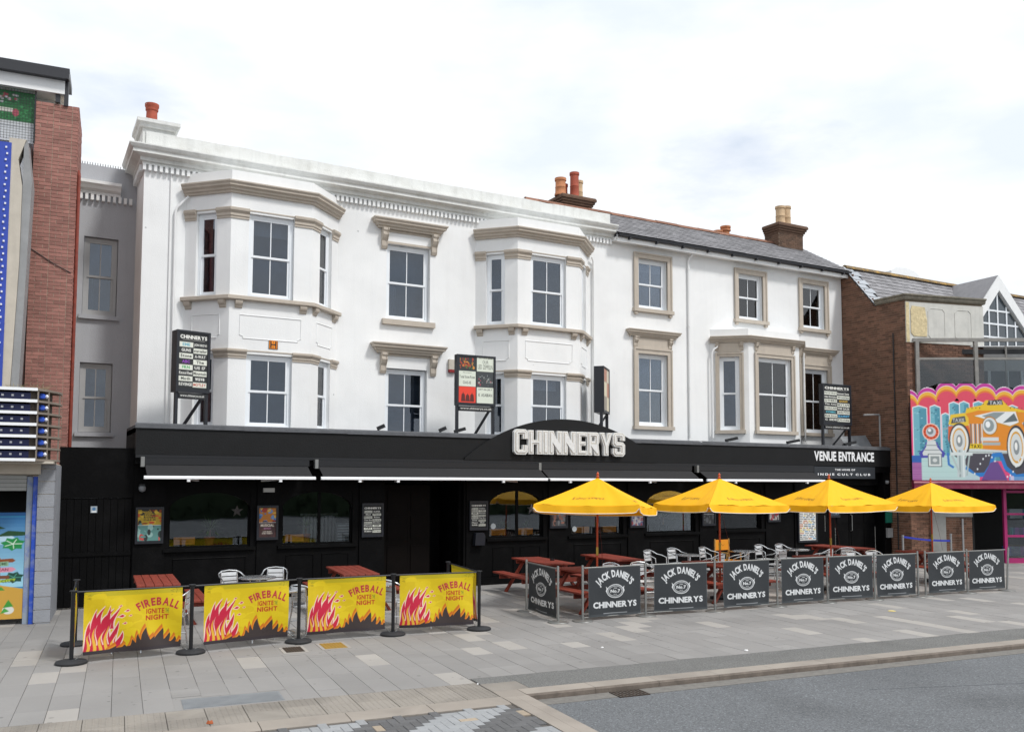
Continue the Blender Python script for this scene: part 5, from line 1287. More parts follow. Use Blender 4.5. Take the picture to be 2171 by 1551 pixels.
# brick pillar: each facing brick its own piece
FB = GF(20.4)
px0, px1, pz0, pz1 = -1.82, -1.01, 2.8, 10.33
pil = part('brick_pillar', MB(FB).box(px0 + .006, px1 - .006, -1.5, -.006, pz0, pz1 - .01), M['mortar'], arc_root)
r = random.Random(12); bwid, bht = .232, .0765; joined = MB(); cnt = 0; z = pz1 - bht; j = 0; bcache = {}
while z > pz0:
    a = px0 - (bwid * (.5 if j % 2 else 0))
    seq = [bwid, bwid / 2] * 8 if j % 2 else [bwid / 2, bwid] * 8
    a = px0; i = 0
    while a < px1 - .02:
        w_ = min(seq[i], px1 - a)
        if w_ < .05: break
        u = r.uniform(-.003, .003)
        if cnt < 300 and z > 3.95:
            key = round(w_, 3)
            if key not in bcache: bcache[key] = MB().cbox(.005, key - .005, -bht + .005, -.005, -.02, .006, .002).mesh('brick', M['brick_red'])
            p = FB((a, u, z)); o = ORG[arc_root.name]
            link('brick', bcache[key], pil, (p[0] - o[0], p[1] - o[1], p[2]), (R(90), 0, PHI)); cnt += 1
        else:
            joined.T = FB; joined.box(a + .005, a + w_ - .005, -.02, .006 + u, z + .005, z + bht - .005); joined.T = None
        a += w_; i += 1
    z -= bht; j += 1
for o in list(pil.children):
    o.location.z += bht
part('lower_bricks', joined, M['brick_red2'], pil, kind='stuff')
jb = MB(); bricks(jb, Frame(*FB((px1, 0, 0))[:2], math.degrees(PHI) + 90), 0, 1.5, 2.8, pz1, keep=None); part('side_bricks', jb, M['brick_red2'], pil, kind='stuff')
part('pillar_cable', MB().tube([FB((-1.82, .02, 7.25)), FB((-1.4, .02, 6.98)), FB((-1.05, .02, 6.8))], .008, 5), M['blackmetal'], pil)
pipe(arc_root, [FB((-.965, -.1, 3.2)), FB((-.965, -.1, 8.9)), FB((-.99, -.3, 9.05))], .035, 'rust')
# upper storey: eaves, gutter, mesh screen in front of a flowery picture
part('upper_wall', MB(FB).box(-5, -1.25, -1.6, -.35, 8.0, 10.6), M['stucco'], arc_root)
part('eaves', MB(FB).box(-5, -1.28, -.8, .1, 10.52, 10.80), M['stucco'], arc_root)
part('gutter', MB(FB).moulding([(0, 0), (1, 0)], [(0, 0), (0.01, 0), (0.01, 0.01)]) if False else MB(FB).box(-5, -1.2, .1, .24, 10.80, 10.92).prism([(-5, 10.92), (-1.2, 10.92), (-1.2, 11.07), (-5, 11.07)], .12, -.9, 'y'), M['gutter'], arc_root)
part('gutter_outlet', MB(FB).box(-1.45, -1.36, -.05, .05, 10.35, 10.8).box(-1.29, -1.21, -.05, .05, 10.3, 10.86), M['gutter'], arc_root)
fp = Print(3.2, 1.05, 90, '#e8ebee'); r = random.Random(30); fp.rect(0, .42, 3.2, 1.05, '#2f7a44')
for k in range(900): fp.oval(r.uniform(0, 3.2), r.uniform(.44, 1.05), r.uniform(.012, .03), r.uniform(.01, .022), r.choice(['#2f8a4a', '#3fa05a', '#276b3c', '#56b070', '#1f5a34']), 6)
for cx, cz in ((2.75, .92), (2.5, .85), (2.2, .9)):
    for k in range(14): fp.oval(cx + r.uniform(-.12, .12), cz + r.uniform(-.06, .06), .03, .025, r.choice(['#e6e2e4', '#c04a5a', '#dcd4d6']), 7)
fp.rect(2.2, .6, 2.8, .68, '#e0ded4').oval(2.85, .6, .06, .08, '#c05a6a').rect(0, .36, 3.2, .42, '#dfe2e4').rect(0, .30, 3.2, .33, '#c2c6ca')
link('flower_picture', fp.mesh('flower_picture', M['vinyl'], GF(20.5, -1.83 - 3.2, 9.45), org=ORG[arc_root.name]), arc_root)
gm = MB(FB)
for k in range(36): gm.box(-1.815 - k * .055, -1.81 - k * .055, .0, .006, 9.45, 10.5)
for k in range(20): gm.box(-3.8, -1.81, .001, .005, 9.46 + k * .055, 9.465 + k * .055)
part('wire_screen', gm.box(-1.83, -1.80, -.01, .02, 9.44, 10.52), M['blackmetal'], arc_root, kind='stuff')
# white-edged blue bulb sign
FW = GF(19.0)
sg = part('bulb_sign_edge', MB(FW).prism([(-2.10, 3.9), (-1.94, 3.9), (-1.86, 6.6), (-1.86, 8.1), (-1.94, 8.6), (-1.82, 9.0), (-2.10, 9.0), (-2.12, 8.5)], 0, -.35, 'y'), M['cream'], arc_root)
part('bulb_sign_side', MB(FW).prism([(-1.935, 3.9), (-1.80, 3.9), (-1.70, 8.2), (-1.80, 9.0), (-1.855, 8.9), (-1.855, 6.6)], -.02, -.6, 'y'), M['greymetal'], arc_root)
bf = part('bulb_sign_face', MB(FW).box(-4, -2.06, -.1, .012, 3.9, 8.9), M['bluepaint'] if False else mat('royal_blue_panel', '#2a45a8', .4, var=.08), arc_root)
for k in range(40): part('bulb', MB(FW).box(-2.14 - (.02 if k % 2 else 0), -2.11 - (.02 if k % 2 else 0), .012, .035, 4.1 + k * .12, 4.135 + k * .12), M['bulb'], bf)
part('dark_gap', MB(FB).box(-1.84, -1.83, -.2, .3, 4, 9.3), M['blackmetal'], arc_root)
part('mass', MB(FA).box(-8, -1.1, -7, -3.9, 0, 9.4), M['mortar'], arc_root)

# ================================================================== brown brick building on the right
bb = thing('brown_brick_building', 'brown brick building with slate roof, gabled dormer and pale parapet panel', 'building', (24.9, 18.8, 0), world=True)
PX = XR + .012; YB = 18.8
side = [(PX, YB), (PX, 25.0)]
def keep_side(a, z):                    # a = distance back from the front corner
    y = YB + a
    if z > 8.45 and y < 19.98: return z < (8.45 if y > 19.35 else 8.42)
    if y >= 19.98: return z < 8.45 + (y - 19.98) * 1.26
    return True
part('side_wall', MB().add([(PX + .02, YB, 0), (PX + .02, 25, 0), (PX + .02, 25, 8.4), (PX + .02, 21.15, 9.88), (PX + .02, 20.0, 8.44), (PX + .02, YB, 8.44)], [(0, 1, 2, 3, 4, 5)]), M['mortar_dark'], bb)
mb = MB(); bricks(mb, Frame(PX + .02, 23.5, -90), 0, 23.5 - YB, 0, 9.8, keep=lambda a, z: keep_side(23.5 - YB - a, z)); part('side_brickwork', mb, M['brick_dark'], bb, kind='stuff')
FP = Frame(PX + .02, YB, -13)
part('front_core', MB(FP).box(.0, 3.05, -1.2, -.015, 2.4, 8.44), M['mortar_dark'], bb)
part('front_base', MB(FP).box(.0, .75, -1.0, -.015, 0, 2.4), M['mortar_dark'], bb)
mb = MB(); bricks(mb, FP, 0, 3.05, 2.4, 7.03); bricks(mb, FP, 0, .75, 0, 2.4); part('front_brickwork', mb, M['brick_dark'], bb, kind='stuff')
pp = part('parapet_panel', MB(FP).box(.0, 3.05, -.012, .03, 7.04, 8.36), M['stone'], bb)
for a0, a1, z0, z1, mm in ((.18, .78, 7.25, 8.2, 'stone_y'),):
    part('peeling_plaster', MB(FP).prism([(a0, z0 + .1), (a0 + .1, z0), (a1, z0), (a1 + .02, z0 + .5), (a1 - .06, z1), (a0 + .05, z1 + .03), (a0, z1 - .1)], .031, .05, 'y'), M[mm], pp)
for a0, a1 in ((.85, 1.5), (1.9, 2.55)):
    k = .1; part('panel_bead', MB().tube([FP((x, .032, z)) for x, z in ((a0 + k, 7.2), (a1 - k, 7.2), (a1, 7.3), (a1, 8.08), (a1 - k, 8.18), (a0 + k, 8.18), (a0, 8.08), (a0, 7.3))], .012, 6, closed=True), M['stone'], pp)
part('yellow_margin', MB(FP).box(0.0, .12, .0305, .04, 7.05, 8.34), M['stone_y'], pp)
c0 = FP((0, 0, 0)); c1 = FP((3.1, 0, 0))
part('coping', MB().moulding([(PX + .02, 19.9), (PX + .02, YB), (c1[0], c1[1])], [(-.3, 8.42), (.06, 8.42), (.1, 8.47), (.1, 8.52), (.15, 8.56), (.15, 8.6), (-.3, 8.62)]), mat('weathered_coping', '#7f7a6e', .9, var=.3, vscale=5, bump=.3), bb)
part('corner_downpipe', MB().tube([(PX - .02, YB + .45, .4), (PX - .02, YB + .45, 7.4)], .02, 6), M['blackmetal'], bb)
# slate roof with paler new slates along the verge
rf = part('roof', MB().add([(PX - .05, 19.9, 8.40), (40, 19.9, 8.40), (40, 21.2, 9.97), (PX - .05, 21.2, 9.97)], [(0, 1, 2, 3)]).add([(PX - .05, 21.2, 9.97), (40, 21.2, 9.97), (40, 24, 7.8), (PX - .05, 24, 7.8)], [(0, 1, 2, 3)]), M['slate'], bb)
part('slates', slated(PX + .5, 38, 19.88, 8.40, 21.2, 9.97, .28, .2, 4), M['slate'], rf, kind='stuff')
Lr = math.hypot(1.3, 1.57); ns = 9
for k in range(ns):
    d0, d1 = k * Lr / ns, (k + 1.15) * Lr / ns; d1 = min(d1, Lr)
    y0, z0, y1, z1 = 19.88 + 1.3 * d0 / Lr, 8.42 + 1.57 * d0 / Lr + .02, 19.88 + 1.3 * d1 / Lr, 8.42 + 1.57 * d1 / Lr
    w_ = .62 if k % 2 else .42
    part('verge_slate', MB().add([(PX - .07, y0 - .02, z0), (PX - .07 + w_, y0 - .02, z0), (PX - .07 + w_, y1, z1 + .01), (PX - .07, y1, z1 + .01), (PX - .07, y0 - .015, z0 - .015), (PX - .07 + w_, y0 - .015, z0 - .015)], [(0, 1, 2, 3), (0, 4, 5, 1)]), M['slate_new'], rf)
rm2 = MB().prism([(-.13, -.05), (-.06, .06), (0, .08), (.06, .06), (.13, -.05)], 0, .44, 'x').mesh('ridge_tile', M['ridge_lichen'])
x = PX + .05
while x < 38: link('ridge_tile', rm2, rf, (x - ORG[bb.name][0], 21.2 - ORG[bb.name][1], 10.0)); x += .45
vt = thing('roof_ventilator', 'white low domed ventilator behind the lichened ridge', 'ventilator', (28.8, 22.2, 9.2)); part('base', MB().box(-.6, .6, -.3, .3, 0, 1.1), M['lead'], vt)
part('hood', MB().prism([(-.75, 1.05), (.8, 1.05), (.8, 1.18), (.6, 1.3), (.1, 1.38), (-.5, 1.34), (-.75, 1.2)], -.4, .4, 'y'), M['whitebar'], vt)
# gabled dormer
FD = Frame(24.77, 19.75, -4)
dg_ = part('dormer', MB(FD).prism([(4.72, 6.0), (7.75, 6.0), (7.75, 7.75), (5.73, 9.8), (4.72, 8.72)], -.02, -1.6, 'y'), M['stone'], bb)
part('bargeboard', MB(FD).prism([(4.55, 8.62), (5.73, 9.95), (7.72, 7.85), (7.42, 7.72), (5.73, 9.42), (4.70, 8.22)], .0, .14, 'y'), M['stucco'], dg_)
part('gable_window', MB(FD).prism([(4.86, 6.6), (7.3, 6.6), (7.3, 7.75), (5.73, 9.38), (4.86, 8.4)], .0, .02, 'y'), mat('dormer_glass', '#3a444c', .05, spec=.8), dg_)
for a in (4.88, 5.27, 5.73, 6.2, 6.66): part('glazing_bar', MB(FD).box(a - .03, a + .03, .021, .05, 6.6, 9.36 - abs(a - 5.73) * 1.06), M['upvc'], dg_)
for z in (7.25, 7.72, 8.2, 8.68): w_ = min(1.5, (9.38 - z) * .92); part('glazing_bar', MB(FD).box(max(4.88, 5.73 - w_), 5.73 + w_, .0215, .048, z - .03, z + .03), M['upvc'], dg_)
part('dormer_roof', MB(FD).add([(4.5, .1, 8.6), (5.73, .1, 9.97), (5.73, -2.2, 9.97), (4.3, -1.5, 9.0)], [(0, 1, 2, 3)]).add([(5.73, .1, 9.97), (7.75, .1, 7.85), (7.75, -1.5, 9.0), (5.73, -2.2, 9.97)], [(0, 1, 2, 3)]), M['slate'], dg_)
part('flood_lamp', MB(FD).box(4.35, 4.55, .0, .3, 8.6, 8.76), M['blackmetal'], dg_)
part('rear_wall', MB(FD).box(3, 14, -.4, -.3, 0, 8.3), M['stone'], bb)
# balcony frame in weathered timber with glass
FBl = Frame(25.02, 18.68, -30)
bal = thing('timber_balcony', 'grey weathered timber balcony frame with glass panels above the painted taxi board', 'balcony', (24.86, 18.4, 5.3), world=True)
for a in (.05, 1.92, 3.75, 5.6):
    part('post', MB(FBl).box(a, a + .11, -.09, .02, 5.38, 7.06), M['timber_grey'], bal)
part('top_rail', MB(FBl).box(-.02, 7, -.085, .015, 7.062, 7.17), M['timber_grey'], bal)
part('mid_rail', MB(FBl).box(.17, 7, -.07, .0, 6.47, 6.545), M['timber_grey'], bal)
part('bottom_rail', MB(FBl).box(-.1, 7, -.12, .06, 5.3, 5.40), M['timber_grey'], bal)
part('deck_edge', MB(FBl).box(-.05, 7, -1.5, -.02, 5.12, 5.29), M['timber_grey'], bal)
for a0, a1 in ((.165, 1.915), (2.035, 3.745), (3.865, 5.595)): part('glass_panel', MB(FBl).box(a0, a1, -.045, -.033, 5.42, 6.465), M['clear'], bal)
for a in (1.3, 3.2): part('slim_post', MB(FBl).box(a, a + .05, -.6, -.55, 5.4, 7.0), M['timber_grey'], bal)
part('roof_beam', MB(FBl).box(.1, 6, -.7, -.62, 6.75, 6.9), M['blackmetal'], bal)
part('roof_slats', MB(FBl).prism([(1.7, 7.0), (5, 7.0), (5, 7.03), (1.7, 7.03)], -1.3, -.72, 'y'), M['stucco'], bal)
rw = part('rear_window', MB(FBl).box(2.1, 6, -1.6, -1.55, 5.4, 6.3), mat('dormer_glass', '#3a444c', .05), bal)
for a in (2.1, 2.6, 3.1, 3.7, 4.2): part('window_bar', MB(FBl).box(a, a + .09, -1.549, -1.5, 5.4, 6.3), M['upvc'], rw)
part('rear_cladding', MB(FBl).box(-.2, 7, -1.75, -1.65, 5.2, 7.0), M['greymetal'], bal)

# painted taxi board
mw, mh = 4.6, 3.05
mu = Print(mw, mh, 62, '#c8e2e0', 3)
mu.rect(0, 0, mw, mh, '#d9539a')
for k in range(10): mu.rect(0, mh - 1.05 + k * .07, mw, mh, tuple(a + (b - a) * k / 9 for a, b in zip(lin('#d9407a'), lin('#e05a2a'))))
bumps = [(-.05, 2.52, .30), (.55, 2.55, .34), (1.15, 2.72, .36), (1.75, 2.73, .36), (2.35, 2.68, .36), (2.95, 2.58, .33), (3.5, 2.62, .34), (4.1, 2.7, .36), (4.6, 2.6, .34)]
for o, c in ((.0, '#f2f0f4'), (-.035, '#c2379a'), (-.15, '#f0eaf2'), (-.165, '#e8b23a'), (-.27, '#e07a2e'), (-.33, '#dc4a62')):
    for x, z, r_ in bumps: mu.oval(x, z + .05 + o, r_ + min(0, o + .04) * .12, r_, c, 30)
    mu.rect(0, 0, mw, 2.5 + o, c)
mu.rect(0, 0, mw, 2.05, '#dc4a7e')
r = random.Random(17)
for k, (x0, w_, top) in enumerate(((.08, .42, 2.28), (.62, .30, 2.3), (.98, .25, 2.05), (1.22, .3, 2.4), (1.55, .28, 2.42), (1.98, .34, 2.42), (2.5, .28, 2.38), (3.05, .3, 2.3), (3.6, .35, 2.25), (4.1, .4, 2.3))):
    mu.poly([(x0 - .02, .6), (x0 - .02, top + .02), (x0 + w_ * .45, top + .08), (x0 + w_ + .02, top), (x0 + w_ + .02, .6)], '#f0f2f4')
    mu.poly([(x0, .6), (x0, top), (x0 + w_ * .45, top + .05), (x0 + w_, top - .02), (x0 + w_, .6)], '#6fb0c0').rect(x0 + w_ * .45, .6, x0 + w_, top - .03, '#4f93a8')
    for q in range(26): z = r.uniform(.8, top - .06); x = x0 + r.uniform(.02, w_ * .8); mu.rect(x, z, x + w_ * .14, z + .03, r.choice(['#356f86', '#8fc4d0', '#2f6078']))
mu.rect(0, .55, .5, .78, '#2f62b0').rect(0, .0, .42, .56, '#9a5a9a')
for k in range(9): mu.rect(0, .03 + k * .06, .4, .04 + k * .06, '#c890c0')
mu.rect(.3, .0, 2.1, .78, '#b8d6d4')
for k in range(4): mu.rect(.32, .1 + k * .17, 2.05, .105 + k * .17, '#93b6b6')
# lamp post figure on the left: round lamp on a scrolled pedestal
mu.oval(.62, 1.52, .27, .27, '#f0d0c4').oval(.62, 1.52, .24, .24, '#d8562c').oval(.62, 1.52, .155, .155, '#c9ccd0').oval(.6, 1.54, .10, .10, '#7f878c').oval(.58, 1.57, .05, .05, '#eef0f2')
for k in range(12): mu.oval(.62 + .2 * math.cos(k * .5236), 1.52 + .2 * math.sin(k * .5236), .02, .02, '#8a1c14', 8)
mu.poly([(.45, 1.2), (.8, 1.2), (.9, 1.0), (1.05, .86), (1.0, .72), (.3, .70), (.22, .86), (.4, 1.0)], '#4a46a8').poly([(.5, 1.24), (.75, 1.24), (.8, 1.05), (.95, .86), (.92, .78), (.36, .78), (.34, .86), (.46, 1.05)], '#d5dada')
mu.line([(.42, 1.1), (.82, 1.1)], .03, '#8a9294').line([(.38, .95), (.88, .95)], .03, '#8a9294').rect(.5, .42, .94, .84, '#7d8688').rect(.53, .45, .91, .81, '#dfe4e2').rect(.58, .5, .86, .76, '#8f999a').oval(.72, .63, .07, .06, '#d5d9d8')
mu.line([(1.0, 1.6), (1.5, 1.72)], .06, '#8fa6b0')
# yellow taxi
mu.tf = lambda x, z: (2.46 + (x - 2.86) * .92, .88 + (z - .88) * 1.12)
T_O, T_D = '#e08a20', '#c06a14'
mu.poly([(2.05, 2.0), (2.1, 2.12), (2.6, 2.2), (2.75, 2.34), (3.3, 2.36), (3.5, 2.18), (4.0, 2.06), (4.6, 1.98), (4.6, .85), (3.5, .8), (2.0, .85)], '#e8c02a')
for k in range(18): x = 2.15 + k * .13; mu.oval(x, 2.1 + (.14 if 2.6 < x < 3.5 else 0.02), .02, .02, '#7a5a10', 7)
mu.poly([(2.05, 1.96), (2.5, 2.06), (4.2, 2.0), (4.6, 1.9), (4.6, .9), (2.06, .95)], T_O)
mu.poly([(2.35, 1.9), (3.0, 2.02), (3.75, 2.02), (3.85, 1.72), (3.55, 1.62)], '#e6eaea').poly([(2.6, 1.9), (3.0, 2.0), (3.4, 2.0), (3.0, 1.76)], '#8b9698').poly([(3.3, 1.7), (3.7, 1.98), (3.82, 1.76)], '#5f6b6e').line([(2.3, 1.9), (3.55, 1.6), (3.88, 1.72), (3.8, 2.04)], .03, '#c8921c')
mu.poly([(2.8, 2.2), (2.85, 2.34), (3.3, 2.36), (3.34, 2.22)], '#3a3d40').text('TAXI', 2.88, 2.22, 3.28, 2.32, '#e0e2e2').poly([(3.95, 1.7), (4.3, 1.86), (4.6, 1.8), (4.6, 1.45), (4.2, 1.45)], '#b8c2c6').oval(4.1, 1.66, .10, .13, '#4a5256')
mu.oval(2.86, 1.62, .27, .27, '#b87a1a').oval(2.86, 1.62, .235, .235, '#d9dede').oval(2.84, 1.63, .17, .17, '#8d989a').oval(2.8, 1.66, .08, .09, '#f2f4f4')
for k in range(7): mu.rect(2.12 + k * .075, 1.1, 2.165 + k * .075, 1.68, '#d5dcdc' if k % 2 == 0 else '#5f7078')
mu.rect(2.55, 1.2, 3.15, 1.3, '#d5dada').rect(2.6, 1.08, 3.2, 1.16, '#aab4b4').rect(2.15, .98, 2.6, 1.12, '#e8c51e'); mu.text('TAXI', 2.2, .995, 2.55, 1.1, '#3a3210', .04)
mu.poly([(1.75, .98), (1.75, .82), (3.5, .80), (3.55, .92), (2.4, .98)], '#cdd6d4').line([(1.78, .90), (3.5, .87)], .02, '#8f9c9c')
mu.text('TAXI CO', 4.05, 1.34, 4.58, 1.46, '#3a3d40', slant=0.0)
def wheel(cx, cz, rx, rz):
    mu.oval(cx, cz, rx, rz, '#3a3a3e').oval(cx - rx * .03, cz, rx * .86, rz * .88, '#e6e8e4').oval(cx - rx * .03, cz, rx * .66, rz * .72, '#d8a03a').oval(cx - rx * .03, cz, rx * .56, rz * .62, '#d5d9d8').oval(cx - rx * .03, cz, rx * .3, rz * .34, '#8b9294').oval(cx - rx * .06, cz + .03, rx * .14, rz * .18, '#f2f2ee')
mu.poly([(2.1, .85), (2.9, .85), (2.85, .45), (2.5, .25), (2.15, .35), (1.95, .6)], '#4a4650').poly([(3.1, .85), (4.3, .85), (4.2, .4), (3.75, .18), (3.35, .35)], '#4a4650')
wheel(3.75, 1.02, .34, .62)
mu.line([(2.0, .45), (2.3, .24), (2.65, .26), (2.85, .5), (2.95, .8), (3.2, .82), (3.35, .45), (3.7, .2), (4.1, .25), (4.3, .6), (4.6, .68)], .12, '#2a7ac4')
for k in range(26):
    t_ = k / 25; x = 2.0 + 2.5 * t_; z = .5 + .3 * math.cos(t_ * 4 * math.pi + 2.4); mu.oval(x, z, .025, .03, '#e8eef2', 7)
mu.poly([(2.45, 0), (2.6, .22), (2.85, .6), (3.1, .62), (3.3, .3), (3.45, 0)], '#6a4a8a').rect(3.45, 0, 4.6, .2, '#6f9ed0').rect(3.5, 0, 3.62, .22, '#c9c5e0').poly([(2.0, 0), (2.0, .4), (2.2, .3), (2.45, .2), (2.45, 0)], '#b8d0d4')
mu.tf = None
mu.tf = lambda x, z: (x - .25, z)
# arch with wheel in the middle (upended front wing) 
mu.poly([(1.42, 1.75), (1.5, 2.06), (1.95, 2.12), (2.06, 1.95), (2.06, 1.66)], '#e6c235').poly([(1.5, 1.78), (1.56, 1.96), (1.94, 2.02), (1.98, 1.84)], '#4a4f54').text('TAXIS', 1.56, 1.83, 1.92, 1.95, '#cfd2d2')
mu.poly([(1.42, 1.7), (2.06, 1.72), (2.1, 1.2), (2.0, .9), (1.5, .9), (1.4, 1.3)], '#d8642a'); wheel(1.76, 1.24, .33, .56)
mu.rect(1.66, .1, 1.92, .95, '#c2cfd0').rect(1.72, .1, 1.77, .95, '#93a2a4').rect(1.84, .1, 1.88, .95, '#dfe8e8').rect(1.45, .78, 2.15, .88, '#d5dedd').line([(1.5, .78), (1.75, .2)], .06, '#b5c2c2').line([(2.05, .78), (1.95, .15)], .05, '#a9b8b8').line([(1.38, .86), (1.4, .5), (1.55, .4)], .07, '#3a78c0')
mu.tf = None; mu.mottle(.04)
FM = Frame(24.86 - .23 * math.cos(R(-30)), 18.5 - .23 * math.sin(R(-30)), -30, 2.62)
def inside(X, Z):
    k = Z < 2.5
    for x, z, r_ in bumps: k |= (X - x) ** 2 + (Z - z - .05) ** 2 < r_ ** 2
    return k
tb = thing('taxi_board', 'big painted cut-out board of a yellow taxi and city towers above the pink shopfront', 'sign board', (24.86, 18.5, 2.62), world=True)
link('painted_face', mu.mesh('painted_face', M['paintprint'], FM, org=ORG[tb.name], keep=inside, off=.052), tb)
FMz = Frame(FM.p[0], FM.p[1], -30, 2.62)
bk = MB(FMz); bk.box(0.005, mw - .01, -.05, .045, .0, 2.45)
for x, z, r_ in bumps[1:-1]: bk.prism([(x + (r_ - .03) * math.cos(k * .349), z + .05 + (r_ - .03) * math.sin(k * .349)) for k in range(18)], -.05, .044, 'y')
part('board_back', bk, M['signback'], tb)
# pink shopfront below
ps = thing('pink_shopfront', 'dim shopfront under the taxi board with maroon beam and pink door frame', 'shopfront', (26, 18.3, 0), world=True)
FS2 = Frame(24.95, 18.86, -30)
part('beam', MB(FM).box(.02, mw + .4, -.06, .12, -.27, -.005), M['maroon'], ps)
part('beam_strip', MB(FM).box(.0, mw + .4, .121, .15, -.09, -.04), mat('pink_lip', '#c98a94', .5, var=.4, vscale=3, col2='#8d2343'), ps)
part('column', MB(FS2).box(.60, 1.06, -.5, .0, 0, 2.4), mat('grey_shop_column', '#8b8b88', .7, var=.1, streak=.15), ps)
part('brick_panel', MB(FS2).box(1.07, 1.92, -.2, -.08, 0, 1.45), M['mortar_dark'], ps); mb = MB(); FS3 = Frame(*FS2((1.07, -.08, 0))[:2], -30); bricks(mb, FS3, 0, .85, 0, 1.45); part('brickwork', mb, M['brick_dark'], ps, kind='stuff')
part('panel_head', MB(FS2).box(1.07, 1.92, -.25, -.02, 1.455, 1.75), M['greymetal'], ps)
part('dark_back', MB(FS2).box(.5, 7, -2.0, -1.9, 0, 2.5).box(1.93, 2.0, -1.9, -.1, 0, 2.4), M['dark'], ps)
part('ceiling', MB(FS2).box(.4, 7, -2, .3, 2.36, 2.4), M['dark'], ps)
df = part('door_frame', MB(FS2).box(2.90, 2.99, -.1, .0, 0, 2.35).box(4.2, 4.3, -.1, 0, 0, 2.35).box(2.99, 4.2, -.1, 0, 0, .16).box(2.99, 4.2, -.1, 0, .82, .89).box(2.99, 4.2, -.1, 0, 1.52, 1.58).box(2.99, 4.2, -.1, 0, 2.22, 2.3), M['pinkpaint'], ps)
for z0, z1 in ((.165, .815), (.895, 1.515), (1.585, 2.215)): part('pane', MB(FS2).box(2.995, 4.195, -.06, -.052, z0, z1), M['glass'], df)
r = random.Random(3)
for k in range(10): part('shelf_goods', MB(FS2).box(3.1 + r.uniform(0, 1), 3.25 + r.uniform(0, 1), -.6, -.45, .2 + .6 * (k % 3), .5 + .6 * (k % 3)), mat('goods_%d' % (k % 4), ['#3a8f9a', '#8d4ab0', '#b8bcc4', '#2a4a8a'][k % 4], .5), ps)
part('rail_post', MB(FS2).box(1.55, 1.6, .0, .04, 0, 1.4), M['greymetal'], ps)
# crowd belt
bt = thing('belt_barrier', 'grey posts joined by a blue belt in front of the brick corner', 'barrier', (22.6, 17.0, 0), world=True)
A, B = (22.12, 17.05), (24.05, 16.9)
for q in (A, B):
    part('post', MB().lathe([(.03, 0), (.03, .98), (.035, .99), (.035, 1.04)], *q, 10), M['greymetal'], bt); part('base', MB().lathe([(.17, 0), (.17, .015), (.04, .04)], *q, 16), M['greymetal'], bt)
mb = MB()
for k in range(8): 
    t0, t1 = k / 8, (k + 1) / 8; f_ = lambda t: (A[0] + (B[0] - A[0]) * t, A[1] + (B[1] - A[1]) * t, 1.02 - .16 * t - .08 * math.sin(math.pi * t) * .4)
    p, q = f_(t0), f_(t1); mb.add([p, q, (q[0], q[1], q[2] - .055), (p[0], p[1], p[2] - .055)], [(0, 1, 2, 3)])
part('belt', mb, M['bluebelt'], bt)

# ================================================================== street furniture
def banner_disp(w, h, seed, amp=.045):
    r = np.random.RandomState(seed); ph = r.uniform(0, 6.28, 8); kx = r.uniform(2, 9, 8); kz = r.uniform(.5, 4, 8); a = r.uniform(.3, 1, 8)
    def f(X, Z):
        t = 1 - (Z / h) ** 3
        d = sum(a[i] * np.sin(kx[i] * X + kz[i] * Z * 1.5 + ph[i]) for i in range(8)) * amp / 2.5
        return d * t + .01 * (1 - Z / h) * np.sin(X / w * 3.14 + ph[0])
    return f
# --- yellow banner: flames, arched word, slogan; the running figure of the original print is left out, plain flames take its place
FW_, FH_ = 1.28, .86
fb = Print(FW_, FH_, 190, '#d6bb12')
fb.rect(0, FH_ - .075, FW_, FH_, '#bdac1a')
r = random.Random(5)
for k in range(60): fb.oval(r.uniform(0, FW_), r.uniform(.2, .75), r.uniform(.05, .15), r.uniform(.03, .1), r.choice(['#d9be14', '#d2b610', '#dcc218', '#d4b812']), 12)
def tongue(x, z, w_, h, lean, c, n=9):
    L_, R_ = [], []
    for k in range(n + 1):
        t = k / n; cx = x + lean * t ** 1.6 + .018 * math.sin(t * 5 + x * 9); hw = w_ * .5 * (1 - t) ** .75 * (1 + .25 * math.sin(t * 3.1))
        L_.append((cx - hw, z + h * t)); R_.append((cx + hw, z + h * t))
    fb.poly(L_ + R_[::-1], c)
# crimson flame cluster with a pale edge (plain fire, no figure) and a few sparks blown to the right
cl = [(.05, .04, .11, .40, .05), (.13, .04, .12, .56, .04), (.21, .04, .12, .44, .07), (.29, .04, .12, .60, .03), (.37, .04, .10, .38, .06), (.44, .04, .09, .24, .05), (.17, .30, .08, .34, .10), (.25, .34, .07, .26, .12), (.35, .33, .07, .30, .10)]
for e, c in ((.026, '#ecd0c2'), (0, '#c3203f')):
    for x, z, w_, h, l in cl: tongue(x, z - e * .3, w_ + e * 1.5, h + e, l, c)
for x, z, w_, h, l in cl[:5]: tongue(x + .004, .05, w_ * .35, h * .55, l * .4, '#e3b13a'); tongue(x + .03, .12, w_ * .12, h * .5, l * .5, '#ecd0c2')
for x, z, q in ((.49, .50, .03), (.56, .57, .022), (.53, .40, .018), (.60, .50, .014), (.47, .64, .016)):
    fb.poly([(x - q * 2.4, z - q * .5), (x, z + q), (x + q * 1.4, z), (x, z - q)], '#ecd0c2').poly([(x - q * 1.6, z - q * .3), (x, z + q * .65), (x + q, z), (x, z - q * .65)], '#c3203f')
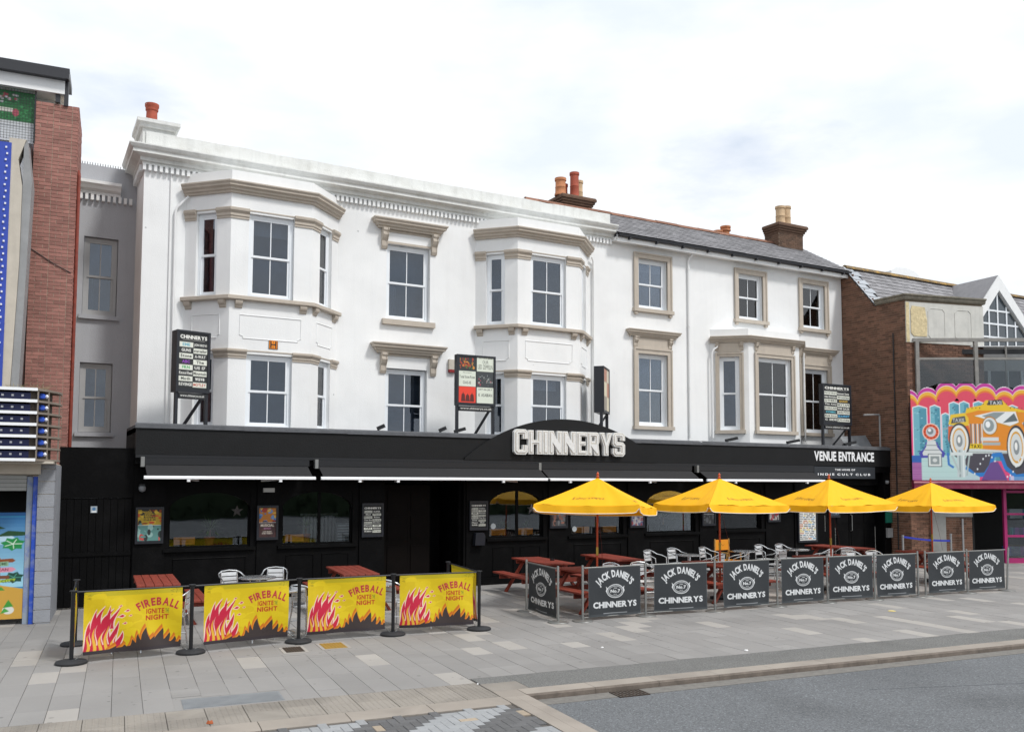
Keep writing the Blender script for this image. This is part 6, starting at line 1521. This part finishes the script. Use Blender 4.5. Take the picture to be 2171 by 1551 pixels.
# dark flames along the foot with orange edges
pk = [(.60, .15, .05), (.67, .22, .05), (.77, .30, .08), (.87, .17, .06), (.97, .27, .09), (1.06, .20, .06), (1.14, .14, .05), (1.22, .09, .05), (.48, .08, .05), (.36, .07, .05)]
for x, h, w_ in pk:
    tongue(x, .02, w_ * 2.3, h + .06, .03, '#c9701a'); tongue(x + .01, .02, w_ * 2.0, h + .025, .03, '#e08a1e')
fb.poly([(0, 0), (FW_, 0), (FW_, .07), (1.1, .10), (.9, .12), (.6, .08), (.3, .05), (0, .05)], '#3a3130')
for x, h, w_ in pk: tongue(x + .015, .02, w_ * 1.9, h, .03, '#3a3130')
fb.rect(0, 0, FW_, .05, '#332c30')
fb.arc('FIREBALL', .955, .14, .475, .115, -31, 32, '#b52a3c', .04, .12)
fb.text('IGNITE', .80, .50, 1.04, .575, '#b8301e', .04, .1).text('THE', 1.052, .505, 1.10, .565, '#5a7a2a', .018, .05).text('NIGHT', .795, .41, 1.10, .485, '#b8301e', .04, .1)
for k in range(16):
    x, z = r.choice([r.uniform(0, .1), r.uniform(1.12, 1.28)]), r.uniform(.70, .85); fb.line([(x, z), (x + r.uniform(-.05, .05), z + r.uniform(-.03, .03))], .006, '#8a7a18')
fb.mottle(.06)
fb_meshes = [fb.mesh('canvas', M['vinyl'], None, banner_disp(FW_, FH_, s)) for s in (1, 2, 3, 4)]
# --- black banner: arched name, oval crest, venue name
JW, JH = 1.16, .885
jd = Print(JW, JH, 190, '#2b2f33'); W_ = '#d3d6d8'
jd.arc("JACK DANIEL'S", .58, .255, .405, .175, -50, 50, W_, .04, .05)
jd.oval(.58, .445, .185, .125, W_, 36).oval(.58, .445, .172, .112, '#2b2f33', 36).oval(.58, .445, .150, .093, W_, 36).oval(.58, .445, .142, .086, '#2b2f33', 36)
for k in range(30): a = k * .2094; jd.oval(.58 + .161 * math.cos(a), .445 + .102 * math.sin(a), .007, .006, '#b3b7ba', 7)
for s in (-1, 1): jd.poly([(.58 + s * .165, .50), (.58 + s * .205, .535), (.58 + s * .19, .49), (.58 + s * .205, .45), (.58 + s * .18, .41)], W_)
jd.text('Old', .545, .488, .615, .512, W_, .018).text('No.7', .475, .415, .685, .475, W_, .04).text('BRAND', .545, .38, .615, .396, W_, .0)
jd.text('CHINNERYS', .10, .15, 1.06, .262, W_, .04, .05)
jd.rect(0, .03, JW, .036, '#4a4f53').rect(.32, .045, .84, .057, '#9a9ea2').rect(0, 0, JW, .02, '#43484c').rect(0, JH - .02, JW, JH, '#3b4044').rect(0, 0, .015, JH, '#44494d').rect(JW - .015, 0, JW, JH, '#44494d').mottle(.1)
jd_meshes = [jd.mesh('canvas', M['mesh_vinyl'], None, banner_disp(JW, JH, s, .022)) for s in (11, 12, 13)]

def post(name, x, y, h, label, style, grp, lean=0.0):
    t = thing(name, label, 'barrier post', (x, y, 0), PHI, group=grp)
    if style == 'black':
        part('base', MB().lathe([(.20, .0), (.205, .008), (.205, .028), (.19, .042), (.07, .055), (.03, .06)], 0, 0, 28), M['rubber'], t, smooth=True)
        part('tube', MB().lathe([(.0275, .055), (.0275, h - .05), (.03, h - .045), (.03, h)], 0, 0, 16), M['blackmetal'], t, smooth=True)
        part('cap', MB().lathe([(.05, h), (.05, h + .012), (.02, h + .016)], 0, 0, 16), M['rubber'], t)
    else:
        part('base', MB().lathe([(.185, 0), (.19, .006), (.185, .014), (.05, .028), (.03, .03)], 0, 0, 28), M['steel'], t, smooth=True)
        tp = part('tube', MB().lathe([(.022, .026), (.022, h - .02), (.018, h)], 0, 0, 14), M['steel'], t, smooth=True)
        if lean: tp.rotation_euler = (0, lean, 0)
    return t
def canvas(name, p, q, z0, w_, mesh, label, grp, rail, sx=1.0, back=False):
    """canvas hung between two posts, face towards the right-hand side of p->q"""
    d = math.hypot(q[0] - p[0], q[1] - p[1]); an = math.atan2(q[1] - p[1], q[0] - p[0]); off = (d - w_ * sx) / 2
    t = thing(name, label, 'banner', (p[0], p[1], 0), an, group=grp)
    c = link('canvas', mesh, t, (off, -.006, z0)); c.scale = (sx, 1, 1)
    h = FH_ if w_ == FW_ else JH
    part('top_rail', MB().tube([(.03, 0, z0 + h + .004), (d - .03, 0, z0 + h + .004)], .013, 8), M[rail], t)
    if rail != 'blackmetal': part('bottom_rail', MB().tube([(.03, 0, z0 + .0), (d - .03, 0, z0 + .0)], .009, 8), M[rail], t)
    else:
        for a, b in ((off, .03), (off + w_ * sx, d - .03)): part('elastic', MB().tube([(a, 0, z0 + .02), ((a + b) / 2, .01, z0 - .03), (b, 0, z0 - .06)], .005, 5), M['steel'], t)
    return t
FBP = [(0.717, 13.79), (2.28, 13.82), (3.90, 13.96), (5.44, 13.90), (6.92, 13.71)]
FBR = [(.84, 15.35), (7.21, 15.60)]
nth = ['first', 'second', 'third', 'fourth', 'fifth', 'sixth', 'seventh', 'eighth', 'ninth', 'tenth']
for k, (x, y) in enumerate(FBP): post('barrier_post', x, y, .98, f'black barrier post on a round rubber base, {nth[k]} from the left along the yellow banners', 'black', 'black posts of the yellow banners')
post('barrier_post', *FBR[0], .98, 'black barrier post at the back left corner of the yellow banners', 'black', 'black posts of the yellow banners')
post('barrier_post', *FBR[1], .98, 'black barrier post at the back right corner of the yellow banners', 'black', 'black posts of the yellow banners')
for k in range(4): canvas('yellow_banner', FBP[k], FBP[k + 1], .105, FW_, fb_meshes[k], f'yellow banner with crimson and black flames, {nth[k]} from the left in the front row', 'yellow flame banners', 'blackmetal', 1.01 if k == 0 else 1.0)
canvas('yellow_banner', FBR[0], FBP[0], .105, FW_, fb_meshes[2], 'yellow banner running back from the left front post, seen edge-on', 'yellow flame banners', 'blackmetal')
canvas('yellow_banner', FBP[4], FBR[1], .105, FW_, fb_meshes[1], 'yellow banner running back from the right front post, its inside showing', 'yellow flame banners', 'blackmetal', 1.2)
JP = [(8.73, 15.25), (8.52, 13.75), (9.00, 13.68), (10.40, 13.66), (11.97, 13.51), (13.57, 13.45), (14.95, 13.39), (16.21, 13.23), (17.49, 13.12), (17.77, 13.14), (19.10, 13.04), (20.41, 12.93)]
for k, (x, y) in enumerate(JP):
    lab = 'steel barrier post at the back of the side banner by the walkway' if k == 0 else f'steel barrier post with a flat round base, {["", "first", "second", "third", "fourth", "fifth", "sixth", "seventh", "eighth", "ninth", "tenth", "last"][k]} along the front row of black banners'
    post('steel_post', x, y, 1.0, lab, 'steel', 'steel posts of the black banners', R(5) if k == 11 else 0)
canvas('black_banner', JP[0], JP[1], .06, JW, jd_meshes[0], 'black banner with white crest turned side-on along the walkway', 'black crest banners', 'steel', 1.12)
pairs = [(2, 3), (3, 4), (4, 5), (5, 6), (6, 7), (7, 8), (9, 10), (10, 11)]
for k, (i, j) in enumerate(pairs): canvas('black_banner', JP[i], JP[j], .06, JW, jd_meshes[(k + 1) % 3], f'black banner with white crest, {nth[k]} from the left in the front row', 'black crest banners', 'steel', [1.0, 1.03, 1.02, 1.0, 1.0, 1.0, 1.0, 1.0][k])

# ------------------------------------------------------------------ umbrellas
def umbrella(x, y, rz, label, tilt=(0, 0), seed=0, hz=0.0):
    t = thing('yellow_umbrella', label, 'umbrella', (x, y, 0), rz, group='yellow parasols over the tables')
    ap, rim, hs = 2.60 + hz, 2.03 + hz, 1.03
    cap_ = part('finial', MB().lathe([(.02, 0), (.035, .02), (.015, .05), (.03, .075), (.005, .12)], 0, 0, 10, ap), M['orangepole'], t, smooth=True)
    pole = part('pole', MB().lathe([(.021, .05), (.021, ap)], 0, 0, 12), M['orangepole'], t, smooth=True)
    part('joint_sleeve', MB().lathe([(.026, 0), (.026, .16)], 0, 0, 12, 1.05), M['brass'], pole)
    part('foot', MB().lathe([(.22, 0), (.22, .05), (.06, .08), (.04, .25), (.03, .26)], 0, 0, 20), M['rubber'], t, smooth=True)
    sl = math.hypot(hs, ap - rim); nS, nT = 76, 30
    for k in range(4):
        pn = Print(2 * hs, sl, 75, '#ffc000')
        if k in (0, 3): pn.text('Schweppes', hs - .34, .24, hs + .30, .36, '#9a6a10', .018, slant=.0)
        q = (math.cos(k * math.pi / 2), math.sin(k * math.pi / 2)); n_ = (q[1], -q[0])      # side direction and outward normal
        s = np.linspace(-1, 1, nS); tt = np.linspace(0.02, 1, nT); S, Tm = np.meshgrid(s, tt)
        sag = .02 * np.sin(np.pi * Tm) + .03 * (1 - S ** 2) * Tm * Tm + (.010 * np.sin(S * 7 + seed + k) + .006 * np.sin(S * 17 + Tm * 5 + seed * 3 + k)) * Tm + .012 * np.sin(Tm * 9 + seed + k) * (1 - S ** 2) * Tm
        X = S * Tm * hs; O = Tm * hs - .05 * (1 - S ** 2) * Tm; Z = ap + (rim - ap) * Tm - sag
        co = np.stack([q[0] * X + n_[0] * O, q[1] * X + n_[1] * O, Z], -1).reshape(-1, 3)
        rgb = pn.sample((X + hs).ravel(), ((1 - Tm) * sl).ravel())
        ii = np.arange(nS * nT).reshape(nT, nS); qd = np.stack([ii[:-1, :-1], ii[:-1, 1:], ii[1:, 1:], ii[1:, :-1]], -1).reshape(-1, 4)
        pa = link('canopy_panel', grid_mesh('canopy_panel', co, qd, rgb, M['yellow']), t)
        # valance with rounded ends and white piping
        m_ = 41; s = np.linspace(-1, 1, m_); drop = .15 * np.clip((1 - np.abs(s)) / .06, .25, 1) ** .5
        topz = rim - .03 * (1 - s ** 2); to = hs - .05 * (1 - s ** 2); wv = .014 * np.sin(s * 9 + seed * 2 + k) + .006 * np.sin(s * 21 + seed + k)
        vs = []
        for j in range(m_):
            for f_ in (0, .5, 1): vs.append((q[0] * s[j] * hs + n_[0] * (to[j] + wv[j] * f_ + .02 * f_), q[1] * s[j] * hs + n_[1] * (to[j] + wv[j] * f_ + .02 * f_), topz[j] - drop[j] * f_ + .002))
        qd = np.array([[j * 3 + a, j * 3 + a + 1, (j + 1) * 3 + a + 1, (j + 1) * 3 + a] for j in range(m_ - 1) for a in (0, 1)])
        va = link('valance', grid_mesh('valance', vs, qd, np.tile(np.array(lin('#ffc000')), (len(vs), 1)), M['yellow']), pa)
        part('piping', MB().tube([vs[j * 3 + 2] for j in range(m_)], .008, 5), M['piping'], pa)
    for k in (1, 3, 5, 7):
        a = k * math.pi / 4; rr = hs * (1.40 if k % 2 else .98)
        part('rib', MB().beam((.02 * math.cos(a), .02 * math.sin(a), ap - .08), (rr * math.cos(a), rr * math.sin(a), rim - .07 if k % 2 else rim - .09), .016, .022), M['orangepole'], t)
    part('cord', MB().tube([(.05, 0, 1.9), (.2, -.05, 1.2), (.28, -.05, .8)], .004, 4), mat('dark_red_cord', '#5a2018', .8), t)
    t.rotation_euler = (tilt[0], tilt[1], rz)
    return t
umbrella(10.15, 14.92, R(43), 'yellow parasol with orange pole, leftmost of the four, turned corner-on', (0, R(3.0)), 1)
umbrella(13.38, 14.93, PHI, 'yellow parasol second from the left, orange pole beside the folding chair', (R(-.8), R(.9)), 2)
umbrella(16.82, 14.93, PHI, 'yellow parasol third from the left, in front of the tall price list', (R(.6), R(-1.0)), 3)
umbrella(20.5, 14.93, PHI - .06, 'yellow parasol at the right end, in front of the brick corner', (0, 0), 4, -.07)

# ------------------------------------------------------------------ picnic tables
def make_picnic():
    t = thing('picnic_table', 'x', 'table', (0, 0, 0), 0, group='red picnic tables outside the pub'); L_ = 1.86
    pl = MB().cbox(-.066, .066, -L_ / 2, L_ / 2, -.036, 0, .005).mesh('plank', M['redwood'])
    for k in range(5): link('top_plank', pl, t, (-.28 + k * .14, random.uniform(-.01, .01), .75))
    for s in (-1, 1):
        for k in (0, 1): link('bench_plank', pl, t, (s * (.62 + k * .14), random.uniform(-.01, .01), .45))
    for y in (-.62, .62):
        for s in (-1, 1): part('leg', MB().beam((s * .17, y, .70), (s * .63, y, .0), .045, .095, (0, 1, 0)), M['redwood'], t)
        part('cross_beam', MB().box(-.80, .80, y - .07, y - .025, .315, .41), M['redwood'], t)
        part('top_batten', MB().box(-.34, .34, y + .025, y + .07, .63, .712), M['redwood'], t)
        part('brace', MB().beam((0, y * .95, .36), (0, y * .2, .70), .045, .07), M['redwood'], t)
    return freeze(t)
PT = [(2.22, 17.25, .02, 'red picnic table behind the leftmost yellow banner, against the pub'), (5.9, 17.35, -.03, 'red picnic table behind the third yellow banner, left of the entrance'),
      (10.45, 17.55, .0, 'red picnic table by the wall right of the entrance, ashtray on it'), (12.4, 17.6, -.02, 'red picnic table by the wall under the fourth window'),
      (10.05, 14.95, .05, 'red picnic table under the leftmost parasol'), (13.35, 14.9, .0, 'red picnic table under the second parasol'),
      (16.8, 14.9, .03, 'red picnic table under the third parasol'), (20.45, 14.85, .0, 'red picnic table under the rightmost parasol'), (20.1, 17.55, .08, 'red picnic table by the wall below the tall price list')]
proto = make_picnic()
for k, (x, y, a, lab) in enumerate(PT):
    o = proto if k == 0 else copy_tree(proto); o.location = (x, y, 0); o.rotation_euler = (0, 0, PHI + a); o['label'] = lab
single('ashtray', MB().lathe([(.05, 0), (.055, .04), (.045, .04), (.04, .015)], 0, 0, 12), M['blackmetal'], 'small black ashtray on the picnic table right of the entrance', 'ashtray', (10.6, 17.35, .75))

# ------------------------------------------------------------------ aluminium bistro chairs and round tables
def make_chair():
    t = thing('bistro_chair', 'x', 'chair', (0, 0, 0), 0, group='aluminium bistro chairs'); r_ = .0125
    arch = [(-.235, .20, .0), (-.25, .19, .42), (-.255, .17, .64), (-.25, .05, .685), (-.24, -.10, .71), (-.215, -.20, .765), (-.15, -.245, .80), (0, -.26, .815), (.15, -.245, .80), (.215, -.20, .765), (.24, -.10, .71), (.25, .05, .685), (.255, .17, .64), (.25, .19, .42), (.235, .20, .0)]
    part('arm_frame', MB().tube(arch, r_, 8), M['alu'], t, smooth=True)
    for s in (-1, 1):
        part('rear_leg', MB().tube([(s * .15, -.235, .79), (s * .165, -.20, .45), (s * .20, -.27, 0)], r_, 8), M['alu'], t, smooth=True)
    part('seat_ring', MB().tube([(-.21, .19, .43), (.21, .19, .43), (.21, -.18, .43), (-.21, -.18, .43)], .011, 7, closed=True), M['alu'], t, smooth=True)
    part('stretcher', MB().tube([(-.235, .2, .22), (.235, .2, .22)], .008, 6).tube([(-.236, .19, .2), (-.19, -.24, .2)], .008, 6).tube([(.236, .19, .2), (.19, -.24, .2)], .008, 6), M['alu'], t)
    for k in range(6): part('seat_slat', MB().cbox(-.205, .205, -.165 + k * .062, -.115 + k * .062, .432, .442, .003), M['aluslat'], t)
    for k in range(3):
        z = .54 + k * .085; part('back_slat', MB().add([(x, -.222 - .012 * (1 - (x / .16) ** 2) - (z + dz - .54) * .09 + oy, z + dz) for oy in (0, .006) for dz in (0, .068) for x in (-.155, -.07, .07, .155)],
             [(0, 1, 5, 4), (1, 2, 6, 5), (2, 3, 7, 6), (9, 8, 12, 13), (10, 9, 13, 14), (11, 10, 14, 15), (0, 8, 9, 1), (1, 9, 10, 2), (2, 10, 11, 3), (4, 5, 13, 12), (5, 6, 14, 13), (6, 7, 15, 14)]), M['aluslat'], t)
    return freeze(t)
def make_rtable():
    t = thing('bistro_table', 'x', 'table', (0, 0, 0), 0, group='round aluminium tables')
    part('top', MB().lathe([(.30, .70), (.325, .705), (.33, .715), (.33, .73), (.32, .735), (.31, .728), (.0, .728)], 0, 0, 32), M['tabtop'], t, smooth=True)
    part('rim', MB().lathe([(.331, .708), (.337, .712), (.337, .73), (.331, .734)], 0, 0, 32), M['alu'], t, smooth=True)
    part('column', MB().lathe([(.03, .06), (.03, .70)], 0, 0, 14), M['alu'], t, smooth=True)
    for k in range(4):
        a = k * math.pi / 2 + .5; part('foot', MB().tube([(.02 * math.cos(a), .02 * math.sin(a), .09), (.15 * math.cos(a), .15 * math.sin(a), .06), (.27 * math.cos(a), .27 * math.sin(a), .012)], .014, 7), M['alu'], t)
    return freeze(t)
CH = [(3.62, 17.45, 190, 'left of two aluminium chairs showing above the second yellow banner'), (4.45, 17.72, 160, 'right of two aluminium chairs showing above the second yellow banner'),
      (2.15, 14.75, 70, 'aluminium chair turned sideways in the gap after the first yellow banner'), (3.35, 14.55, 20, 'aluminium chair standing behind the second yellow banner'),
      (4.28, 14.75, -60, 'aluminium chair in the gap after the second yellow banner'), (5.05, 14.7, 60, 'aluminium chair behind the third yellow banner'), (5.85, 14.75, -70, 'aluminium chair in the gap after the third yellow banner'),
      (1.55, 14.5, -20, 'aluminium chair whose feet show under the first yellow banner'), (6.4, 14.5, 10, 'aluminium chair whose feet show under the fourth yellow banner'),
      (10.98, 15.4, 185, 'aluminium chair peeping over the first front black banner, left one'), (11.62, 15.3, 175, 'aluminium chair peeping over the first front black banner, right one'),
      (11.1, 14.3, 95, 'aluminium chair in the gap between the first two front black banners'), (14.05, 18.05, 200, 'aluminium chair by the wall, first right of the fourth-window table'), (15.0, 18.3, 190, 'aluminium chair by the wall behind the first round table'),
      (14.7, 16.65, 20, 'aluminium chair with its back to the street before the first round table'), (16.02, 18.25, 200, 'aluminium chair by the wall left of the orange folding chair'), (15.75, 16.9, 60, 'aluminium chair left of the second round table'),
      (18.0, 18.25, 190, 'aluminium chair by the wall right of the orange folding chair'), (18.72, 18.2, 190, 'aluminium chair by the wall behind the third round table'), (17.0, 16.9, 10, 'aluminium chair with its back to the street before the second round table'),
      (18.35, 16.6, 20, 'aluminium chair before the third round table'), (19.3, 16.7, -30, 'aluminium chair right of the third round table'), (14.75, 14.2, 80, 'aluminium chair in the gap after the fourth front black banner'),
      (18.5, 14.3, 60, 'aluminium chair in the gap after the sixth front black banner'), (18.2, 15.3, 180, 'aluminium chair between the two right parasols, left one'), (18.85, 15.25, 170, 'aluminium chair between the two right parasols, right one')]
pc = make_chair()
for k, (x, y, a, lab) in enumerate(CH):
    o = pc if k == 0 else copy_tree(pc); o.location = (x, y, 0); o.rotation_euler = (0, 0, R(a)); o['label'] = lab
pt = make_rtable()
for k, (x, y, lab) in enumerate([(3.96, 17.0, 'round table between the two chairs above the second yellow banner'), (3.85, 14.75, 'round table in the gap after the second yellow banner'), (5.45, 14.85, 'round table behind the third yellow banner'),
                                 (14.61, 17.43, 'round table by the wall nearest the fourth window'), (16.78, 17.75, 'round table in front of the orange folding chair'), (18.4, 17.5, 'round table left of the wall-side picnic table below the price list'), (11.5, 14.45, 'round table behind the second front black banner')]):
    o = pt if k == 0 else copy_tree(pt); o.location = (x, y, 0); o['label'] = lab
# orange folding chair
fc = thing('folding_chair', 'orange canvas folding chair by the pub wall', 'chair', (16.75, 18.35, 0), R(186))
w_ = mat('pale_wood', '#b58a4a', .6); ob = Print(.54, .22, 120, '#d98e14'); ob.line([(.18, .08), (.26, .14), (.30, .09), (.36, .13)], .012, '#8a5a10')
part('back_canvas', MB().box(-.27, .27, -.235, -.225, .70, .98), M['orange'], fc); part('seat_canvas', MB().box(-.25, .25, -.2, .2, .44, .45), M['orange'], fc)
link('canvas_mark', ob.mesh('canvas_mark', M['printed'], Frame(-.27, -.236, 0, .72)), fc)
bk_ = Print(.54, .22, 120, '#d98e14'); bk_.line([(.18, .08), (.26, .14), (.30, .09), (.36, .13)], .012, '#8a5a10')
o = link('canvas_mark', bk_.mesh('canvas_mark', M['printed']), fc, (.27, -.224, .72), (0, 0, R(180)))
for s in (-1, 1):
    part('back_post', MB().box(s * .27 - .015, s * .27 + .015, -.245, -.215, .44, 1.0), w_, fc); part('arm_rest', MB().box(s * .27 - .03, s * .27 + .03, -.25, .22, .645, .67), w_, fc)
    part('front_post', MB().box(s * .27 - .014, s * .27 + .014, .17, .2, .44, .645), w_, fc); part('side_rail', MB().box(s * .26 - .015, s * .26 + .015, -.22, .22, .41, .44), w_, fc)
for y in (-.18, .18):
    part('leg', MB().beam((-.25, y, .42), (.25, y + .02, .0), .03, .02, (0, 1, 0)), w_, fc); part('leg', MB().beam((.25, y, .42), (-.25, y - .02, 0), .03, .02, (0, 1, 0)), w_, fc)

# ------------------------------------------------------------------ clipped hedge across the road, seen only in the window reflections
hm = MB(); r = random.Random(77)
for k in range(5200):
    x, y, z = r.uniform(-60, 80), -30 + r.uniform(-.9, .9), r.uniform(0, 4.2); s = .3; a, b = r.uniform(0, 6.28), r.uniform(-.8, .8)
    u = (math.cos(a) * s, math.sin(a) * s, 0); v = (-math.sin(a) * s * math.sin(b), math.cos(a) * s * math.sin(b), s * math.cos(b))
    hm.add([(x - u[0], y - u[1], z - u[2]), (x + v[0], y + v[1], z + v[2]), (x + u[0], y + u[1], z + u[2]), (x - v[0], y - v[1], z - v[2])], [(0, 1, 2, 3)])
hg = thing('hedge', 'long dark clipped hedge across the road, mirrored in the pub windows', 'hedge', (10, -30, -.08), world=True)
part('foliage', hm, M['hedge'], hg, kind='stuff'); part('core', MB().box(-60, 80, -30.6, -29.4, -.1, 4.0), M['hedge'], hg)
